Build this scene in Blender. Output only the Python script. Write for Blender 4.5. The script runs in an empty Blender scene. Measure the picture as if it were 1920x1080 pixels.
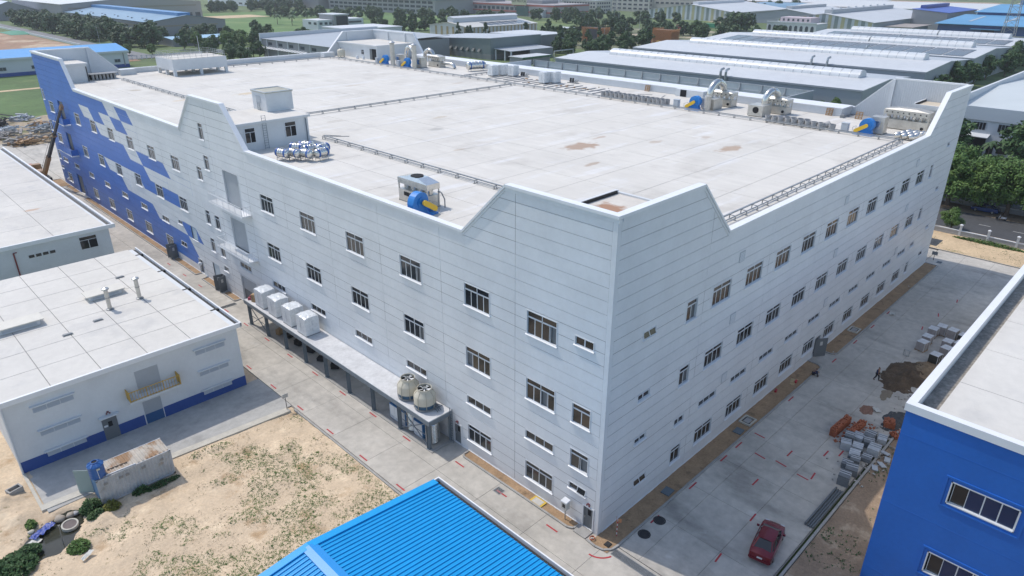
import bpy, bmesh, math, random
from mathutils import Vector, Matrix, noise

SC = bpy.context.scene
COL = SC.collection
random.seed(7)
R = math.radians

# ---------------------------------------------------------------- camera
def make_camera():
    yaw, pitch, roll = R(44.9428), R(24.4818), R(0.0655)
    f = Vector((math.cos(yaw) * math.cos(pitch), math.sin(yaw) * math.cos(pitch), -math.sin(pitch)))
    r = Vector((math.sin(yaw), -math.cos(yaw), 0))
    u = r.cross(f)
    r2 = math.cos(roll) * r + math.sin(roll) * u
    u2 = -math.sin(roll) * r + math.cos(roll) * u
    cd = bpy.data.cameras.new('camera')
    cd.sensor_width = 36
    cd.lens = 1298.07 * 36 / 1920
    cd.clip_start = 0.5
    cd.clip_end = 6000
    co = bpy.data.objects.new('camera', cd)
    COL.objects.link(co)
    m = Matrix((r2, u2, -f)).transposed().to_4x4()
    m.translation = Vector((-34.583, -24.891, 40.852))
    co.matrix_world = m
    SC.camera = co
make_camera()

# ---------------------------------------------------------------- light
SUN_DIR = Vector((-0.1085, 0.531, 0.8405)).normalized()      # towards the sun
w = bpy.data.worlds.new('World')
SC.world = w
w.use_nodes = True
nt = w.node_tree
bg = nt.nodes['Background']
sky = nt.nodes.new('ShaderNodeTexSky')
sky.sky_type = 'NISHITA'
sky.sun_disc = False
sky.sun_elevation = R(57.2)
sky.sun_rotation = R(-11.5)
sky.air_density = 1.0
sky.dust_density = 1.0
sky.ozone_density = 0.0
nt.links.new(sky.outputs[0], bg.inputs[0])
bg.inputs[1].default_value = 0.15
sd = bpy.data.lights.new('sun', 'SUN')
sd.energy = 2.0
sd.angle = R(0.55)
sd.color = (1.0, 0.94, 0.86)
so = bpy.data.objects.new('sun', sd)
COL.objects.link(so)
so.rotation_euler = SUN_DIR.to_track_quat('Z', 'Y').to_euler()
so.location = (0, 0, 200)
SC.view_settings.view_transform = 'Standard'
SC.view_settings.look = 'None'
SC.view_settings.gamma = 1
SC.view_settings.use_curve_mapping = False
SC.view_settings.exposure = 0.47
SC.render.engine = 'CYCLES'
SC.cycles.max_bounces = 6
SC.cycles.diffuse_bounces = 4
SC.cycles.glossy_bounces = 3
SC.cycles.transmission_bounces = 3
SC.cycles.volume_bounces = 0
SC.cycles.use_denoising = True

# ---------------------------------------------------------------- materials
MATS = {}
def M(name, c, rough=.6, metal=0., n=None, n2=None, bump=None, c2=None, spec=.5, wave=None):
    """Procedural material: base colour c, large noise n=(scale, amount), fine noise n2, bump=(scale, strength),
    c2=(colour, scale, threshold, softness) patches of another colour, wave=(axis, scale, amount, bump)."""
    if name in MATS:
        return MATS[name]
    m = bpy.data.materials.new(name)
    m.use_nodes = True
    t = m.node_tree
    N = t.nodes.new
    L = t.links.new
    b = t.nodes['Principled BSDF']
    b.inputs['Roughness'].default_value = rough
    b.inputs['Metallic'].default_value = metal
    b.inputs['Specular IOR Level'].default_value = spec
    rgb = N('ShaderNodeRGB')
    rgb.outputs[0].default_value = (*c, 1)
    out = rgb.outputs[0]
    geo = N('ShaderNodeNewGeometry')
    def tex(scale, detail=5, stretch=None):
        x = N('ShaderNodeTexNoise')
        x.inputs['Scale'].default_value = scale
        x.inputs['Detail'].default_value = detail
        x.inputs['Roughness'].default_value = .62
        if stretch:
            mp = N('ShaderNodeMapping')
            mp.inputs['Scale'].default_value = stretch
            L(geo.outputs['Position'], mp.inputs[0])
            L(mp.outputs[0], x.inputs['Vector'])
        else:
            L(geo.outputs['Position'], x.inputs['Vector'])
        return x.outputs[0]
    def mixc(fac, a, bcol, mode='MIX'):
        x = N('ShaderNodeMix')
        x.data_type = 'RGBA'
        x.blend_type = mode
        if isinstance(fac, (int, float)):
            x.inputs[0].default_value = fac
        else:
            L(fac, x.inputs[0])
        L(a, x.inputs[6])
        if hasattr(bcol, 'links'):
            L(bcol, x.inputs[7])
        else:
            x.inputs[7].default_value = (*bcol, 1)
        return x.outputs[2]
    def rng(v, a, bb, lo, hi):
        x = N('ShaderNodeMapRange')
        x.inputs[1].default_value = a
        x.inputs[2].default_value = bb
        x.inputs[3].default_value = lo
        x.inputs[4].default_value = hi
        L(v, x.inputs[0])
        return x.outputs[0]
    if c2:
        for cc in (c2 if isinstance(c2, list) else [c2]):
            col2, scale, thr, soft = cc[:4]
            f = rng(tex(scale, 6, cc[4] if len(cc) > 4 else None), thr, thr + soft, 0, 1)
            out = mixc(f, out, col2)
    for nn in (n, n2):
        if nn:
            v = rng(tex(nn[0], 6, nn[2] if len(nn) > 2 else None), .28, .72, 1 - nn[1], 1 + nn[1])
            cx = N('ShaderNodeCombineColor')
            for i in range(3):
                L(v, cx.inputs[i])
            out = mixc(1.0, out, cx.outputs[0], 'MULTIPLY')
    if wave:
        wv = N('ShaderNodeTexWave')
        wv.bands_direction = wave[0]
        wv.inputs['Scale'].default_value = wave[1]
        L(geo.outputs['Position'], wv.inputs['Vector'])
        v = rng(wv.outputs[1], .3, .7, 1 - wave[2], 1 + wave[2] * .5)
        cx = N('ShaderNodeCombineColor')
        for i in range(3):
            L(v, cx.inputs[i])
        out = mixc(1.0, out, cx.outputs[0], 'MULTIPLY')
    L(out, b.inputs['Base Color'])
    if bump:
        bp = N('ShaderNodeBump')
        bp.inputs['Strength'].default_value = bump[1]
        bp.inputs['Distance'].default_value = bump[2] if len(bump) > 2 else .05
        L(tex(bump[0], 6), bp.inputs['Height'])
        L(bp.outputs[0], b.inputs['Normal'])
    MATS[name] = m
    m['hooks'] = 1
    return m

def add_stains(m, stains, col):
    """Ellipse-shaped mineral stains at world places (x, y, rx, ry, strength, colour)."""
    t = m.node_tree
    N = t.nodes.new
    L = t.links.new
    b = t.nodes['Principled BSDF']
    src = b.inputs['Base Color'].links[0].from_socket
    geo = N('ShaderNodeNewGeometry')
    nz = N('ShaderNodeTexNoise')
    nz.inputs['Scale'].default_value = .9
    nz.inputs['Detail'].default_value = 6
    L(geo.outputs['Position'], nz.inputs['Vector'])
    for (x, y, rx, ry, s, cc) in stains:
        mp = N('ShaderNodeMapping')
        mp.vector_type = 'TEXTURE'
        mp.inputs['Location'].default_value = (x, y, 0)
        mp.inputs['Scale'].default_value = (rx, ry, 1e6)
        L(geo.outputs['Position'], mp.inputs[0])
        ln = N('ShaderNodeVectorMath')
        ln.operation = 'LENGTH'
        L(mp.outputs[0], ln.inputs[0])
        ad = N('ShaderNodeMath')
        ad.operation = 'MULTIPLY_ADD'
        L(nz.outputs[0], ad.inputs[0])
        ad.inputs[1].default_value = 1.9
        L(ln.outputs['Value'], ad.inputs[2])
        mr = N('ShaderNodeMapRange')
        mr.inputs[1].default_value = 2.1
        mr.inputs[2].default_value = 1.7
        mr.inputs[3].default_value = 0
        mr.inputs[4].default_value = s
        L(ad.outputs[0], mr.inputs[0])
        mx = N('ShaderNodeMix')
        mx.data_type = 'RGBA'
        L(mr.outputs[0], mx.inputs[0])
        L(src, mx.inputs[6])
        mx.inputs[7].default_value = (*cc, 1)
        src = mx.outputs[2]
    L(src, b.inputs['Base Color'])

# ---------------------------------------------------------------- mesh builder
class MB:
    def __init__(s):
        s.v = []; s.f = []; s.mi = []; s.cur = 0
    def add(s, vs, fs):
        o = len(s.v)
        s.v += [tuple(p) for p in vs]
        for f in fs:
            s.f.append([o + i for i in f]); s.mi.append(s.cur)
        return s
    def poly(s, pts):
        return s.add(pts, [list(range(len(pts)))])
    def box(s, x0, x1, y0, y1, z0, z1):
        return s.add([(x0,y0,z0),(x1,y0,z0),(x1,y1,z0),(x0,y1,z0),(x0,y0,z1),(x1,y0,z1),(x1,y1,z1),(x0,y1,z1)],
                     [(0,3,2,1),(4,5,6,7),(0,1,5,4),(1,2,6,5),(2,3,7,6),(3,0,4,7)])
    def hexa(s, b, t):
        return s.add(list(b) + list(t), [(0,3,2,1),(4,5,6,7),(0,1,5,4),(1,2,6,5),(2,3,7,6),(3,0,4,7)])
    def rbox(s, cx, cy, z0, sx, sy, sz, rz=0, tx=0, ty=0):
        m = Matrix.Translation((cx, cy, z0)) @ Matrix.Rotation(rz, 4, 'Z') @ Matrix.Rotation(tx, 4, 'X') @ Matrix.Rotation(ty, 4, 'Y')
        q = [m @ Vector(p) for p in ((-sx/2,-sy/2,0),(sx/2,-sy/2,0),(sx/2,sy/2,0),(-sx/2,sy/2,0),(-sx/2,-sy/2,sz),(sx/2,-sy/2,sz),(sx/2,sy/2,sz),(-sx/2,sy/2,sz))]
        return s.hexa(q[:4], q[4:])
    def beam(s, p0, p1, w, h=None, up=(0, 0, 1)):
        h = h or w
        p0 = Vector(p0); p1 = Vector(p1)
        d = (p1 - p0).normalized()
        a = d.cross(Vector(up))
        if a.length < 1e-4:
            a = d.cross(Vector((1, 0, 0)))
        a.normalize()
        b = a.cross(d)
        q = lambda p: [p - a*w/2 - b*h/2, p + a*w/2 - b*h/2, p + a*w/2 + b*h/2, p - a*w/2 + b*h/2]
        return s.hexa(q(p0), q(p1))
    def tube(s, pts, r, n=8, cap=True):
        pts = [Vector(p) for p in pts]
        rs = r if isinstance(r, (list, tuple)) else [r] * len(pts)
        o = len(s.v)
        prev = None
        for i, p in enumerate(pts):
            d = (pts[min(i+1, len(pts)-1)] - pts[max(i-1, 0)]).normalized()
            if prev is None:
                a = d.cross(Vector((0, 0, 1)))
                if a.length < 1e-3:
                    a = Vector((1, 0, 0))
            else:
                a = prev - d * prev.dot(d)
            a.normalize(); prev = a
            b = d.cross(a)
            for k in range(n):
                t = 2*math.pi*k/n
                s.v.append(tuple(p + (a*math.cos(t) + b*math.sin(t)) * rs[i]))
        for i in range(len(pts)-1):
            for k in range(n):
                k2 = (k+1) % n
                s.f.append([o+i*n+k, o+i*n+k2, o+(i+1)*n+k2, o+(i+1)*n+k]); s.mi.append(s.cur)
        if cap:
            s.f.append([o+k for k in range(n)][::-1]); s.mi.append(s.cur)
            s.f.append([o+(len(pts)-1)*n+k for k in range(n)]); s.mi.append(s.cur)
        return s
    def cyl(s, x, y, z0, z1, r, n=12, r2=None):
        return s.lathe(x, y, [(0, z0), (r, z0), (r2 if r2 is not None else r, z1), (0, z1)], n)
    def lathe(s, x, y, prof, n=16, a0=0):
        o = len(s.v)
        for (r, z) in prof:
            for k in range(n):
                t = 2*math.pi*k/n + a0
                s.v.append((x + r*math.cos(t), y + r*math.sin(t), z))
        for i in range(len(prof)-1):
            if prof[i][0] == 0 and prof[i+1][0] == 0:
                continue
            for k in range(n):
                k2 = (k+1) % n
                if prof[i][0] == 0:
                    q = [o+i*n, o+(i+1)*n+k2, o+(i+1)*n+k][::-1]
                    q = [o+i*n+k, o+(i+1)*n+k, o+(i+1)*n+k2][::-1]
                elif prof[i+1][0] == 0:
                    q = [o+i*n+k, o+i*n+k2, o+(i+1)*n+k]
                else:
                    q = [o+i*n+k, o+i*n+k2, o+(i+1)*n+k2, o+(i+1)*n+k]
                s.f.append(q); s.mi.append(s.cur)
        return s
    def prism(s, poly, z0, z1):
        n = len(poly)
        return s.add([(x, y, z0) for x, y in poly] + [(x, y, z1) for x, y in poly],
                     [list(range(n))[::-1], list(range(n, 2*n))] + [[i, (i+1) % n, n+(i+1) % n, n+i] for i in range(n)])
    def extr(s, pts, vec):
        pts = [Vector(p) for p in pts]; vec = Vector(vec); n = len(pts)
        return s.add(pts + [p + vec for p in pts],
                     [list(range(n))[::-1], list(range(n, 2*n))] + [[i, (i+1) % n, n+(i+1) % n, n+i] for i in range(n)])
    def xf(s, m):
        s.v = [tuple(m @ Vector(p)) for p in s.v]
        return s
    def mesh(s, name, mats, off=(0, 0, 0), smooth=False):
        me = bpy.data.meshes.new(name)
        ox, oy, oz = off
        me.from_pydata([(x-ox, y-oy, z-oz) for x, y, z in s.v], [], s.f)
        for m in (mats if isinstance(mats, (list, tuple)) else [mats]):
            me.materials.append(m)
        if any(s.mi):
            me.polygons.foreach_set('material_index', s.mi)
        if smooth:
            me.polygons.foreach_set('use_smooth', [True] * len(me.polygons))
        me.validate()
        me.update()
        return me

WL = {}
def wloc(o):
    v = Vector((0, 0, 0))
    while o is not None:
        v += o.location
        o = o.parent
    return v

def tag(o, label=None, cat=None, group=None, kind=None):
    if label: o['label'] = label
    if cat: o['category'] = cat
    if group: o['group'] = group
    if kind: o['kind'] = kind
    return o

def thing(name, label, cat, loc=(0, 0, 0), rz=0, group=None):
    o = bpy.data.objects.new(name, None)
    o.empty_display_size = .2
    o.location = loc
    o.rotation_euler = (0, 0, rz)
    COL.objects.link(o)
    return tag(o, label, cat, group)

def put(name, mb, mats, parent=None, smooth=False, loc=None, label=None, angle=None, kind=None):
    """One mesh object. With a parent the coordinates are world ones (the parent's place is taken off)."""
    off = wloc(parent) if parent is not None else Vector((0, 0, 0))
    if loc is not None:
        off = Vector(loc)
    me = mb.mesh(name, mats, off, smooth)
    o = bpy.data.objects.new(name, me)
    COL.objects.link(o)
    if parent is not None:
        o.parent = parent
        if loc is not None:
            o.location = Vector(loc) - wloc(parent)
    elif loc is not None:
        o.location = loc
    if smooth and angle:
        me.set_sharp_from_angle(angle=R(angle))
    if label: o['label'] = label
    if kind: o['kind'] = kind
    return o

def inst(name, me, loc, parent=None, rz=0, rot=None, scale=None):
    """Another object on the same mesh data; loc is local to the parent."""
    o = bpy.data.objects.new(name, me)
    o.location = loc
    o.rotation_euler = rot if rot else (0, 0, rz)
    if scale: o.scale = scale
    COL.objects.link(o)
    if parent is not None:
        o.parent = parent
    return o

def copy_tree(o, parent=None, loc=None, rz=None, label=None, group=None, scale=None):
    c = o.copy()
    COL.objects.link(c)
    c.parent = parent
    if loc is not None: c.location = loc
    if rz is not None: c.rotation_euler = (0, 0, rz)
    if label: c['label'] = label
    if group: c['group'] = group
    if scale: c.scale = scale
    for ch in list(o.children):
        copy_tree(ch, c)
    return c

def structure(name, mb, mats, label=None, smooth=False):
    o = put(name, mb, mats, smooth=smooth)
    tag(o, label, None, None, 'structure')
    return o

def stuff(name, mb, mats, label, cat, parent=None, smooth=False):
    o = put(name, mb, mats, parent, smooth)
    return tag(o, label, cat if parent is None else None, None, 'stuff')

def single(name, mb, mats, label, cat, loc=None, group=None, smooth=False, angle=None):
    o = put(name, mb, mats, loc=loc, smooth=smooth, angle=angle)
    return tag(o, label, cat, group)

# palette -----------------------------------------------------------
m_panel = M('panel_white', (.69, .71, .725), .42, n=(.25, .07), n2=(2.2, .03), spec=.4)
m_panelblue = M('panel_blue', (.06, .175, .52), .42, n=(.25, .06), n2=(2, .04), spec=.4)
m_core = M('wall_core', (.17, .175, .18), .9)
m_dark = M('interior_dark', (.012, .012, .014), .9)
m_coping = M('coping_white', (.74, .75, .76), .45, n=(.6, .04))
m_white = M('white_render', (.62, .64, .65), .75, n=(.35, .06), n2=(3, .03), bump=(6, .1, .02))
m_whitew = M('white_wall', (.60, .625, .645), .7, n=(.3, .05), n2=(4, .03))
m_rooff = M('roof_concrete', (.615, .585, .53), .85, n=(.10, .07), n2=(1.1, .06, (1, .18, 1)), c2=[((.53, .50, .45), .16, .54, .16), ((.66, .645, .62), .3, .56, .12, (.3, 1.6, 1))], bump=(14, .15, .02))
m_roof2 = M('roof_concrete_low', (.615, .59, .54), .85, n=(.14, .06), n2=(1.3, .05), c2=[((.53, .515, .485), .2, .55, .16)], bump=(14, .15, .02))
m_road = M('road_concrete', (.455, .425, .375), .85, n=(.12, .2), n2=(1.2, .14), c2=[((.26, .245, .22), .22, .53, .2, (1, .35, 1)), ((.52, .50, .46), .5, .6, .15)], bump=(18, .2, .02))
m_kerb = M('kerb_concrete', (.34, .33, .31), .85, n=(1.2, .15), bump=(20, .2, .02))
m_kerbpale = M('kerb_pale', (.50, .47, .40), .85, n=(1.2, .15), bump=(20, .2, .02))
m_soil = M('planter_soil', (.34, .225, .13), .95, n=(.8, .22), n2=(6, .18), c2=[((.22, .15, .09), .9, .56, .12)], bump=(9, .6, .08))
m_soilr = M('brown_soil', (.29, .21, .145), .95, n=(.5, .2), n2=(5, .18), c2=[((.42, .33, .24), .5, .55, .15)], bump=(9, .6, .08))
m_glass = M('window_glass', (.018, .021, .024), .06, spec=.6)
m_glass2 = M('window_glass_warm', (.05, .042, .034), .10, spec=.6)
m_alu = M('window_frame_white', (.66, .68, .70), .4)
m_alug = M('window_frame_grey', (.42, .45, .48), .45)
m_steelgrey = M('steel_grey_paint', (.15, .185, .215), .5, n=(2, .1))
m_doorgrey = M('door_grey', (.14, .155, .165), .5)
m_shutter = M('roller_shutter', (.40, .425, .45), .5, n=(1, .05))
m_galv = M('galvanised', (.42, .44, .45), .35, .75, n=(1.2, .12))
m_rail = M('rail_grey', (.25, .26, .265), .5, .3)
m_inox = M('stainless', (.62, .61, .58), .24, .92, n=(1.5, .12))
m_inoxm = M('stainless_matt', (.55, .53, .485), .42, .6, n=(1.1, .16), n2=(5, .06))
m_fan = M('fan_blue', (.012, .20, .58), .4, n=(1.5, .08))
m_yel = M('guard_yellow', (.78, .48, .03), .45)
m_plast = M('plastic_wrap', (.66, .68, .69), .28, n=(3, .12), n2=(9, .1), bump=(5, .7, .06))
m_wood = M('pallet_wood', (.33, .20, .10), .8, n=(4, .25))
m_bucket = M('cement_grey', (.36, .355, .35), .8, n=(2, .15))
m_cream = M('tower_cream', (.56, .52, .42), .55, n=(1.5, .08))
m_towblue = M('tower_blue', (.035, .10, .17), .5)
m_rubber = M('black_rubber', (.02, .02, .021), .7)
m_red = M('red_paint', (.42, .03, .04), .6, n=(3, .2))
m_asph = M('asphalt', (.062, .064, .068), .85, n=(.3, .15), n2=(2, .12), bump=(20, .2, .02))
# ================================================================ ground and roads
m_terr = M('terrain_grass', (.105, .15, .05), .95, n=(.008, .25), n2=(.12, .22), c2=[((.14, .19, .06), .012, .5, .12), ((.34, .27, .17), .02, .63, .05), ((.07, .105, .04), .05, .56, .1)])
m_sand = M('sand', (.60, .47, .325), .95, n=(.25, .14), n2=(4, .12), c2=[((.42, .29, .17), .35, .56, .12), ((.66, .53, .37), .5, .56, .15), ((.27, .22, .12), 1.6, .64, .1)], bump=(7, .7, .08))
m_sandflat = M('sand_far', (.56, .42, .26), .95, n=(.2, .15), n2=(2, .14), c2=[((.30, .26, .12), .35, .60, .12)], bump=(6, .5, .06))
m_brown = M('bare_earth', (.33, .20, .125), .95, n=(.03, .2), n2=(.3, .2), c2=[((.50, .40, .28), .03, .52, .1), ((.16, .17, .08), .05, .6, .08)])
m_lawn = M('lawn', (.09, .15, .045), .95, n=(.05, .25), n2=(.6, .2), c2=[((.17, .19, .075), .06, .58, .12), ((.33, .27, .17), .08, .68, .06)])
m_gap = M('joint_dark', (.24, .225, .2), .95)

def grid(x0, x1, y0, y1, nx, ny, zf):
    mb = MB()
    for j in range(ny+1):
        for i in range(nx+1):
            x = x0 + (x1-x0)*i/nx; y = y0 + (y1-y0)*j/ny
            mb.v.append((x, y, zf(x, y)))
    for j in range(ny):
        for i in range(nx):
            a = j*(nx+1)+i
            mb.f.append([a, a+1, a+nx+2, a+nx+1]); mb.mi.append(0)
    return mb
def fb(x, y, s, seed=0):
    return noise.fractal((x*s+seed*17.3, y*s-seed*9.1, seed*3.7), 0.8, 2.0, 4)
def sheet(name, x0, x1, y0, y1, z, m, label=None):
    return structure(name, MB().poly([(x0, y0, z), (x1, y0, z), (x1, y1, z), (x0, y1, z)]), m, label)

sheet('terrain', -2500, 3200, -2500, 3400, -.40, m_terr)

def pondm(x, y):
    dx, dy = x + 30.7, y - 30.8
    c, s = .77, .63
    a = dx*c + dy*s; b = -dx*s + dy*c
    return math.sqrt((a/2.9)**2 + (b/1.55)**2) + .22*fb(x, y, .8, 3)
def sandz(x, y):
    z = -.07 + .13*fb(x, y, .35, 1) + .05*fb(x, y, 1.3, 2)
    p = pondm(x, y)
    if p < 1.25:
        z = z*max(0, (p-.9)/.35) + (-.55 if p < .9 else -.55*(1.25-p)/.35)
    for (cx, cy, r, h) in ((-27.2, 30.0, 1.6, .3), (-33.2, 37.6, 2.6, .55), (-31.9, 34.9, 1.6, .35), (-17.6, 33.0, 2.0, .35), (-28.4, 27.2, 1.8, -.22), (-24, 31, 1.5, .2)):
        d = math.hypot(x-cx, y-cy)/r
        if d < 1:
            z += h*(1-d*d)**2*(1 + .5*fb(x, y, 1.6, 5))
    if x > -9.2: z = min(z, .02)
    if x > -8.7: z = min(z, -.03)
    if y > 32.9 and x > -30: z = min(z, -.06)
    return z
sand = structure('sand_lot', grid(-52, -8.05, -14, 60, 176, 296, sandz), m_sand, smooth=True)
# pond water
m_water = M('pond_water', (.035, .036, .024), .04, n=(.6, .3), spec=.5)
pts = []
for k in range(40):
    t = 2*math.pi*k/40
    rr = 1.25
    a = 2.9*rr*math.cos(t); b = 1.55*rr*math.sin(t)
    pts.append((-30.7 + a*.77 - b*.63, 30.8 + a*.63 + b*.77, -.27))
structure('pond_water', MB().poly(pts), m_water, 'stagnant dark pond beside the container')

# ---- concrete roads: slabs with real joints
def slab_mesh(w, d, g=.016, t=.12):
    b = .012
    mb = MB()
    x0, x1, y0, y1 = g, w-g, g, d-g
    mb.add([(x0,y0,-t),(x1,y0,-t),(x1,y1,-t),(x0,y1,-t),(x0,y0,-b),(x1,y0,-b),(x1,y1,-b),(x0,y1,-b),(x0+b,y0+b,0),(x1-b,y0+b,0),(x1-b,y1-b,0),(x0+b,y1-b,0)],
           [(0,1,5,4),(1,2,6,5),(2,3,7,6),(3,0,4,7),(4,5,9,8),(5,6,10,9),(6,7,11,10),(7,4,8,11),(8,9,10,11)])
    return mb
def slabs(parent, x0, x1, y0, y1, nx, ny, z, m, name='slab', g=.016, skip=None):
    w = (x1-x0)/nx; d = (y1-y0)/ny
    me = slab_mesh(w, d, g).mesh(name, m)
    wl = wloc(parent)
    for i in range(nx):
        for j in range(ny):
            if skip and skip(x0+w*(i+.5), y0+d*(j+.5)):
                continue
            inst(name, me, Vector((x0+w*i, y0+d*j, z + random.uniform(-.004, .004))) - wl, parent)
rb = MB().poly([(-8.1, -70, -.1), (0.3, -70, -.1), (0.3, 196, -.1), (-8.1, 196, -.1)])
road1 = structure('service_road', rb, m_gap)
slabs(road1, -8.0, 0.2, -12, 196, 2, 38, 0, m_road, g=.009)
rb = MB().poly([(0.3, -11.9, -.1), (88.6, -11.9, -.1), (88.6, 0.2, -.1), (0.3, 0.2, -.1)])
road2 = structure('side_road', rb, m_gap)
slabs(road2, .25, 88.6, -11.8, 0.2, 17, 3, 0, m_road, g=.009)
rb = MB().poly([(81, 0.3, -.1), (88.6, 0.3, -.1), (88.6, 150, -.1), (81, 150, -.1)])
road3 = structure('rear_road', rb, m_road)
rb = MB().poly([(.35, 144, -.1), (84, 144, -.1), (84, 190, -.1), (.35, 190, -.1)])
structure('rear_apron', rb, m_road)
sheet('rear_apron_left', -40, -8.1, 158, 190, -.06, m_road)

# lot kerb (left side of the service road) and yard of the white building
m_yard = M('yard_concrete', (.40, .39, .365), .85, n=(.2, .12), n2=(1.6, .1), c2=[((.26, .255, .24), .3, .55, .2)], bump=(18, .2, .02))
yard = structure('yard_pavement', MB().box(-30.2, -8.05, 33.9, 41.2, -.2, -.012), m_yard)
k = MB()
k.hexa([(-30.3, 34.4, -.2), (-8.6, 33.0, -.2), (-8.6, 33.8, -.2), (-30.3, 35.2, -.2)], [(-30.3, 34.4, .05), (-8.6, 33.0, .05), (-8.6, 33.8, .05), (-30.3, 35.2, .05)])
k.box(-30.55, -30.3, 34.4, 41.0, -.2, .06)
put('kerb', k, m_kerbpale, yard)
def kerb_run(parent, pts, w=.17, h=.13, seg=1.0, m=None, name='kerb_stone'):
    """Kerb stones one by one along a polyline."""
    m = m or m_kerb
    for (a, b) in zip(pts[:-1], pts[1:]):
        a = Vector((*a, 0)); b = Vector((*b, 0))
        n = max(1, round((b-a).length/seg))
        for i in range(n):
            p = a.lerp(b, i/n); q = a.lerp(b, (i+1)/n)
            d = (q-p).normalized()*.012
            mb = MB().beam(p + d + Vector((0, 0, h/2-.04)), q - d + Vector((0, 0, h/2-.04)), w, h+.08)
            put(name, mb, m, parent)
# left border of the service road: low kerb
lotk = structure('lot_edge', MB().box(-8.28, -8.1, -12, 33.0, -.2, .06), m_kerb)

# planters along the building
def planter(x0, x1, y0, y1, kp, label):
    mb = grid(x0, x1, y0, y1, max(2, int((x1-x0)*2.5)), max(2, int((y1-y0)*2.5)), lambda x, y: .045 + .05*fb(x, y, .9, 4) + .03*fb(x, y, 3, 6))
    o = structure('planter_bed', mb, m_soil, label, smooth=True)
    kerb_run(o, kp)
    return o
planter(-.95, -.02, 1.9, 15.2, [(-.1, 15.2), (-.75, 15.2), (-1.0, 14.9), (-1.0, 2.3), (-.75, 1.85), (-.1, 1.75)], 'sandy planting strip beside the near wall')
planter(-.95, 38.6, -1.7, -.02, [(-.95, .35), (-1.05, -.6), (-.9, -1.3), (-.4, -1.75), (.4, -1.85), (38.2, -1.85), (38.75, -1.3), (38.75, -.05)], 'long soil bed under the shaded side wall')
planter(42.3, 80.9, -1.7, -.02, [(42.2, -.05), (42.2, -1.3), (42.8, -1.85), (80.8, -1.85), (80.9, -.05)], 'far soil bed under the shaded side wall')
pb = MB()
planter(-.95, -.02, 62.2, 65.6, [(-.1, 65.7), (-1.0, 65.7), (-1.0, 62.1), (-.1, 62.1)], 'short bed beside the loading door')
planter(-.95, -.02, 67.6, 72.6, [(-.1, 72.7), (-1.0, 72.7), (-1.0, 67.5), (-.1, 67.5)], 'bed between the grey open doors')
planter(-.95, -.02, 75.0, 83.4, [(-.1, 83.5), (-1.0, 83.5), (-1.0, 74.9), (-.1, 74.9)], 'bed beside the grey blue corner door')
planter(-.95, -.02, 86.0, 128.2, [(-.1, 128.3), (-1.0, 128.3), (-1.0, 85.9), (-.1, 85.9)], 'long bed under the blue wall')
planter(-.95, -.02, 134.4, 140.5, [(-.1, 140.6), (-1.0, 140.6), (-1.0, 134.3), (-.1, 134.3)], 'bed beyond the dark doorway')
planter(-3.2, -.02, 141.2, 148, [(-.1, 148), (-3.2, 148), (-3.2, 141.1)], 'sandy bed at the far blue corner')

# strip of soil between side road and blue building
sr = grid(-6, 88.5, -60, -12.35, 190, 90, lambda x, y: -.05 + .07*fb(x, y, .5, 8) + .03*fb(x, y, 2, 9))
soil_r = structure('soil_strip', sr, m_soilr, smooth=True)
rk = structure('side_road_edge', MB().box(0, 88.5, -12.3, -12.1, -.2, .07), m_kerb)
# rear boundary on the right: sand strip, low wall, street
sheet('sand_strip', 88.7, 98.5, -60, 60, -.03, m_sandflat)
kerb_run(structure('rear_road_edge', MB().box(88.6, 88.72, -40, 140, -.2, .04), m_kerb), [(88.68, -14), (88.68, 10)], .16, .1, 2)
sheet('verge', 98.8, 101.9, -80, 150, -.04, m_sandflat)
street = sheet('street', 101.9, 113.6, -300, 320, -.05, m_asph)
for i in range(26):
    put('lane_marking', MB().box(107.6, 107.75, -34+i*5.2, -32.2+i*5.2, -.05, -.045), M('road_line', (.5, .5, .48), .7), street)
sheet('verge_far', 113.6, 119, -80, 150, -.03, M('dark_earth', (.22, .165, .11), .95, n=(.4, .3), n2=(3, .2)))
sheet('yard_asphalt', 119.4, 168, -80, 75, -.04, M('yard_asphalt', (.10, .105, .11), .85, n=(.2, .15), n2=(2, .1)))
# far-off ground areas
sheet('bare_ground', -60, 94, 372, 640, -.3, m_brown)
sheet('rubble_ground', -80, 60, 190, 236, -.2, M('rubble_ground', (.36, .29, .20), .95, n=(.2, .25), n2=(1.5, .2), c2=[((.12, .16, .05), .12, .55, .1)]))
sheet('grass_lot', -80, 120, 236, 346, -.25, m_lawn)
sheet('far_path', -60, 60, 300, 304, -.2, m_sandflat)
sheet('left_street', -60, 190, 380, 398, -.18, M('far_asphalt', (.20, .20, .205), .9, n=(.1, .1)))
sheet('left_avenue', 97, 107, 398, 900, -.18, MATS['far_asphalt'])
sheet('meadow', 205, 460, 430, 790, -.3, M('meadow', (.105, .185, .05), .95, n=(.01, .2), n2=(.06, .18), c2=[((.15, .21, .07), .02, .52, .1), ((.08, .13, .045), .015, .6, .08)]))
sheet('meadow_path', 262, 330, 690, 735, -.2, m_sandflat)
sheet('park_ground', 300, 480, 200, 330, -.22, M('park_earth', (.16, .17, .09), .95, n=(.05, .3), n2=(.5, .2), c2=[((.36, .30, .22), .05, .56, .08)]))
sheet('far_brown_ground', 700, 1300, 250, 620, -.3, M('far_brown', (.38, .27, .19), .95, n=(.01, .2), n2=(.08, .2)))
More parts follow.
